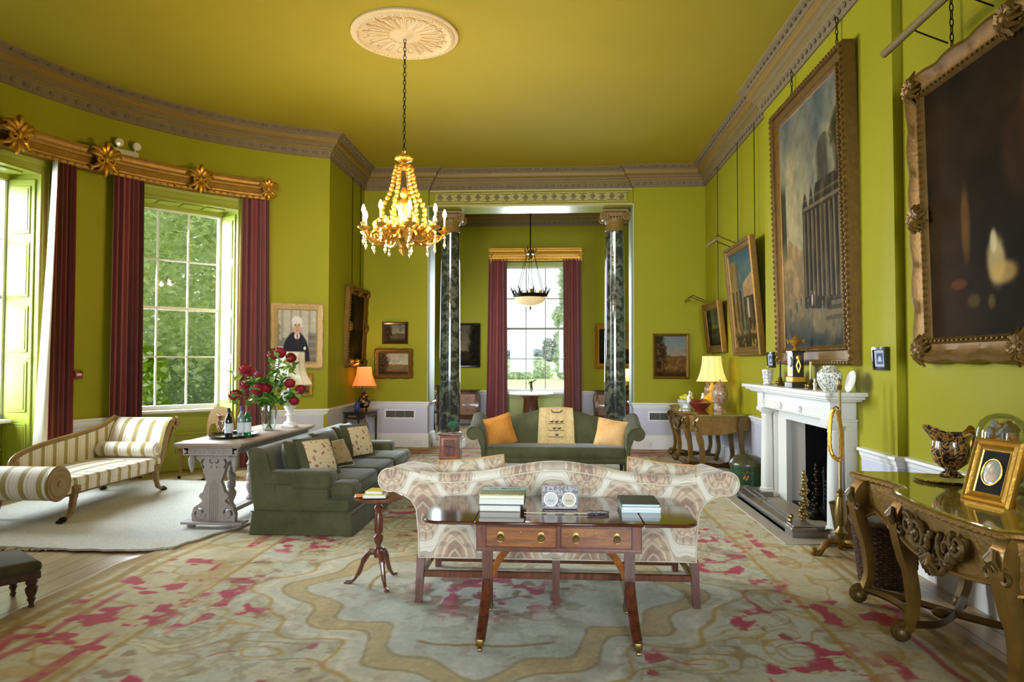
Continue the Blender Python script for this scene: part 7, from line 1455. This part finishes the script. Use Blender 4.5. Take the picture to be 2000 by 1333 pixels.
for x, lab in ((-2.42, 'white socket on the skirting left of the columns'), (1.66, 'white socket on the skirting right of the columns')):
    t = thing('wall_socket', lab, 'socket', (x, YF-.033, .10)); m = MB(); m.box(-.07, -.012, -.04, .07, 0, .04, .005, 1); m.build('faceplate', 'plain_china', t)
# ------------------------------------------------------------------ black table in the left corner
BC = thing('side_table', 'black and gilt lacquer side table in the left far corner', 'table', (0, 0, 0))
m = MB(); m.box(-3.44, 11.2, .70, -3.05, 12.05, .722, .004, 1); m.build('table_top', 'black_lacquer', BC); m = MB(); m.box(-3.42, 11.23, .60, -3.08, 12.02, .70); m.build('frieze', 'black_lacquer', BC, 0)
m = MB(); m.box(-3.36, 11.222, .635, -3.22, 11.23, .665); m.box(-3.079, 11.3, .635, -3.07, 11.95, .665)
for x, y in ((-3.095, 11.245), (-3.095, 12.0), (-3.405, 11.245)): m.box(x-.02, y-.022, .55, x+.02, y+.022, .62, .006, 1)
m.build('gilt_mount', 'brass', BC)
for x, y in ((-3.095, 11.25), (-3.405, 11.25), (-3.095, 11.99), (-3.405, 11.99)): m = MB(); m.lathe([(.012, 0), (.016, .05), (.022, .60)], 8, (x, y, 0)); m.build('leg', 'black_lacquer', BC)
t = thing('table_lamp', 'dark floral vase lamp with glowing orange pleated shade in the left corner', 'lamp', (-3.235, 11.72, .722))
hexm('dark_floral', '#1e1a1c', '#b07a4a', 16, .25)
m = MB(); m.lathe([(.06, 0), (.065, .01), (.06, .025), (.105, .09), (.115, .15), (.09, .22), (.05, .26), (.04, .29), (.055, .30), (.02, .31), (.014, .36), (.014, .44)], 24); m.build('base', 'dark_floral', t)
shade_cloth('orange_shade', '#edbf92', '#f2b070', .18)
m = MB(); m.lathe([(.20, .42), (.17, .50), (.135, .60), (.12, .74)]+[(.117, .74), (.132, .60), (.167, .50), (.197, .421)], 48, wav=.02, wn=16); s_ = m.build('lamp_shade', 'orange_shade', t, 60); m = MB(); [m.tube([(.2*cos(k*pi/16), .2*sin(k*pi/16), .42), (.2*cos(k*pi/16), .2*sin(k*pi/16), .385)], .008, 5) for k in range(32)]; m.build('fringe', 'fringe', s_)
point('corner_lamp_light', (-3.235, 11.72, 1.40), 16, (1, .60, .26), .05)
t = thing('scent_bottle', 'cobalt blue bottle with stopper beside the orange lamp', 'bottle', (-3.25, 11.36, .722)); g = NG('cobalt'); g.set('#27388c', .15); g.set(Coat_Weight=.5); m = MB(); m.lathe([(.035, 0), (.045, .02), (.045, .12), (.02, .16), (.015, .19)], 16); m.build('body', 'cobalt', t); m = MB(); m.lathe([(.012, .19), (.02, .20), (.014, .22), (0, .235)], 12); m.build('stopper', 'brass', t)
# glass with green sprigs on the little cabinet
t = thing('flower_glass', 'small glass of dark green sprigs on the little cabinet', 'vase', (-1.37, 9.50, .565)); m = MB(); m.lathe([(.03, 0), (.034, .004), (.036, .085), (.034, .085), (.03, .01), (0, .008)], 16); m.build('glass_body', 'clear_glass', t)
pbr('fern_green', '#1d6a4c', .4, 0, .5, 40); m = MB(); R = random.Random(3)
for i in range(150): d = Vector((R.gauss(0, 1), R.gauss(0, 1), R.gauss(0, 1))).normalized()*R.uniform(.03, .075); m.T = Matrix.Translation((d.x, d.y, .125+d.z*.75)) @ Matrix.Rotation(R.uniform(0, 6.3), 4, 'Z') @ Matrix.Rotation(R.uniform(-1, 1), 4, 'X'); m.ell((0, 0, 0), (.013, .007, .003), 6, 4)
m.at(); o = m.build('foliage', 'fern_green', t); o['kind'] = 'stuff'
m = MB(); [m.tube([(0, 0, .01), (.02*cos(k*1.6), .02*sin(k*1.6), .12)], .003, 4) for k in range(4)]; m.build('stem', 'stem_green', t)

# ------------------------------------------------------------------ the far room
RT = thing('pedestal_table', 'round white topped table on a dark pedestal in front of the far window', 'table', (-.51, 16.0, 0))
m = MB(); m.lathe([(0, .79), (.45, .79), (.515, .805), (.52, .825), (.51, .832), (0, .832)], 40); m.build('table_top', 'white_marble', RT); m = MB(); m.lathe([(.30, 0), (.30, .05), (.22, .08), (.19, .3), (.155, .70), (.20, .77), (.25, .79)], 12); m.build('pedestal', 'mahogany_v', RT)
SB = thing('statuette', 'small bronze dancing statuette with raised arm on the round table', 'statuette', (-.50, 15.98, .832))
def skin(name, mat, parent, V, E, lvl=2):
    me = bpy.data.meshes.new(name); me.from_pydata([v[:3] for v in V], E, []); o = bpy.data.objects.new(name, me); COL.objects.link(o); o.parent = parent
    sk = o.modifiers.new('skin', 'SKIN'); me.skin_vertices.new() if not me.skin_vertices else None
    for sv, v in zip(me.skin_vertices[0].data, V): sv.radius = (v[3], v[3])
    me.skin_vertices[0].data[0].use_root = True; ss_ = o.modifiers.new('sub', 'SUBSURF'); ss_.levels = lvl; ss_.render_levels = lvl; me.materials.append(MATS[mat]); return o
V = [(0, 0, .17, .026), (.0, 0, .21, .023), (0, 0, .25, .030), (0, 0, .275, .013), (.005, 0, .30, .019), (-.03, 0, .258, .012), (-.055, .0, .225, .009), (-.045, -.02, .19, .007), (-.04, -.02, .18, .006), (.03, 0, .262, .012), (.075, 0, .285, .009), (.115, 0, .315, .007), (.13, 0, .322, .006),
     (-.012, 0, .15, .019), (-.004, 0, .085, .014), (0, .0, .015, .008), (.0, -.02, .008, .008), (.014, 0, .15, .018), (.03, .02, .10, .014), (.02, .06, .06, .009), (.02, .075, .05, .007)]
skin('figure', 'bronze', SB, V, [(0, 1), (1, 2), (2, 3), (3, 4), (2, 5), (5, 6), (6, 7), (7, 8), (2, 9), (9, 10), (10, 11), (11, 12), (0, 13), (13, 14), (14, 15), (15, 16), (0, 17), (17, 18), (18, 19), (19, 20)])
m = MB(); m.lathe([(.05, 0), (.05, .006), (.03, .012), (0, .013)], 16); m.build('base', 'bronze', SB); m = MB(); m.tube([(-.05, .01, .235), (-.075, .01, .30), (-.06, .01, .36)], .004, 4); m.tube(smooth_path([(.12, 0, .32), (.06, .02, .30), (0, .03, .25), (-.05, .03, .29)], 3), .005, 4); m.build('scarf', 'bronze', SB)
def commode(name, label, x, y, w, d, h, gl):
    c = thing(name, label, 'chest of drawers', (x, y, 0)); m = MB()
    def body(u, v):
        z = .16+(h-.18)*v; b = .05*sin(v*pi*1.1+.2); a = u*3; k = int(a) if a < 3 else 2; t = a-k
        P = [(-w/2-b, .0), (-w/2-b, -d-b*.9), (w/2+b, -d-b*.9), (w/2+b, 0)]; p, q = P[k], P[k+1]; bul = -.05*sin(pi*t) if k == 1 else 0; return (p[0]+(q[0]-p[0])*t, p[1]+(q[1]-p[1])*t+bul, z)
    m.grid(body, 31, 12); m.box(-w/2+.02, -d+.05, h-.2, w/2-.02, 0, h-.02); m.build('body', 'mahogany', c, 40)
    m = MB(); m.box(-w/2-.05, -d-.08, h-.02, w/2+.05, .0, h+.012, .006, 1); m.build('top', 'dark_marble', c)
    for i in range(2):
        m = MB(); z0 = .27+.27*i; m.grid(lambda u, v: (-w/2+.05+(w-.1)*u, -d-.062-.045*sin(pi*(.05+.9*u)), z0+.22*v), 12, 3); dr = m.build('drawer', 'mahogany_h', c)
        for s in (-1, 1): m = MB(); m.tube([(s*w*.25+.04*cos(t_), -d-.12, z0+.11+.02*sin(t_)) for t_ in [pi*k/6+pi for k in range(7)]], .006, 5); m.ell((s*w*.25, -d-.108, z0+.12), (.02, .008, .02), 8, 5); m.build('handle', 'brass', dr)
    for s in (-1, 1):
        m = MB(); m.tube(smooth_path([(s*(w/2+.02), -d-.05, h-.05), (s*(w/2+.075), -d-.085, h-.2), (s*(w/2+.02), -d-.06, .30), (s*(w/2+.03), -d-.05, .02)], 4), [.018, .012], 6); m.build('gilt_mount', gl, c)
        m = MB(); m.tube([(s*(w/2), -d-.02, .28), (s*(w/2+.02), -d-.03, .0)], [.05, .025], 6); m.build('leg', 'mahogany_v', c); m = MB(); m.tube([(s*(w/2), -.04, .28), (s*(w/2), -.04, .0)], [.04, .025], 6); m.build('leg', 'mahogany_v', c)
    return c
commode('commode', 'bow fronted mahogany commode behind the left marble column', -2.32, 17.3, .95, .42, .86, 'brass'); commode('commode', 'bow fronted mahogany commode behind the right marble column', 1.52, 17.3, .95, .42, .86, 'brass')
def simple_chair(label, x, y, rz):
    c = thing('side_chair', label, 'chair', (x, y, 0), rz); m = MB(); m.box(-.23, -.23, .42, .23, .22, .47, .015, 2); m.build('seat', 'dark_wood', c)
    m = MB(); m.tube(smooth_path([(-.21, .21, .45), (-.22, .25, .75), (-.15, .28, .97), (0, .285, 1.02), (.15, .28, .97), (.22, .25, .75), (.21, .21, .45)], 5), .018, 6); m.tube([(0, .22, .47), (0, .27, 1.0)], .03, 4, flat=.3); m.build('backrest', 'mahogany_v', c)
    for sx in (-.2, .2):
        for sy in (-.2, .2): m = MB(); m.tube([(sx, sy, .44), (sx*1.05, sy*1.1, 0)], [.02, .014], 6); m.build('leg', 'mahogany_v', c)
simple_chair('mahogany side chair seen between the far wall and the left marble column', -2.42, 15.2, .6)
t = thing('table_lamp', 'small lit lamp on the commode behind the right marble column', 'lamp', (1.80, 17.05, .872)); m = MB(); m.lathe([(.06, 0), (.06, .02), (.02, .04), (.05, .10), (.02, .2), (.012, .3)], 16); m.build('base', 'brass', t); m = MB(); m.lathe([(.17, .22), (.07, .52)], 20); m.build('lamp_shade', 'bright_shade', t); point('far_room_lamp_light', (1.8, 17.05, 1.28), 6, (1, .74, .4), .04)

# ------------------------------------------------------------------ groups of look-alikes
GROUPS = {'scatter_cushion': 'scatter cushions on the three sofas', 'book': 'books lying on the two middle tables', 'curtain': 'red curtains at the windows', 'marble_column': 'green marble columns of the opening', 'console_table': 'matching gilt console tables', 'candlestick': 'brass candlesticks on the mantel shelf', 'lidded_urn': 'pink stone urns on the far console', 'andiron': 'andirons at the fireplace', 'picture_chain': 'chains and wires holding the pictures', 'picture_light': 'picture lights on the right wall', 'miniature_picture': 'tiny black framed pictures beside the chimney breast', 'newspaper': 'newspapers in the wicker basket', 'wall_vent': 'vents in the dado', 'wall_socket': 'sockets on the skirting', 'commode': 'commodes in the far room', 'china_jar': 'small white jars behind the red bowl', 'display_plate': 'plates propped on the mantel shelf', 'curtain_pelmet': 'gilt window pelmets', 'garden_bush': 'low bushes outside the bow window'}
for o in list(bpy.data.objects):
    if o.parent is None and 'label' in o and 'group' not in o:
        b = o.name.split('.')[0]
        if b in GROUPS: o['group'] = GROUPS[b]
        elif b == 'bottle': o['group'] = 'bottles on the green tray'
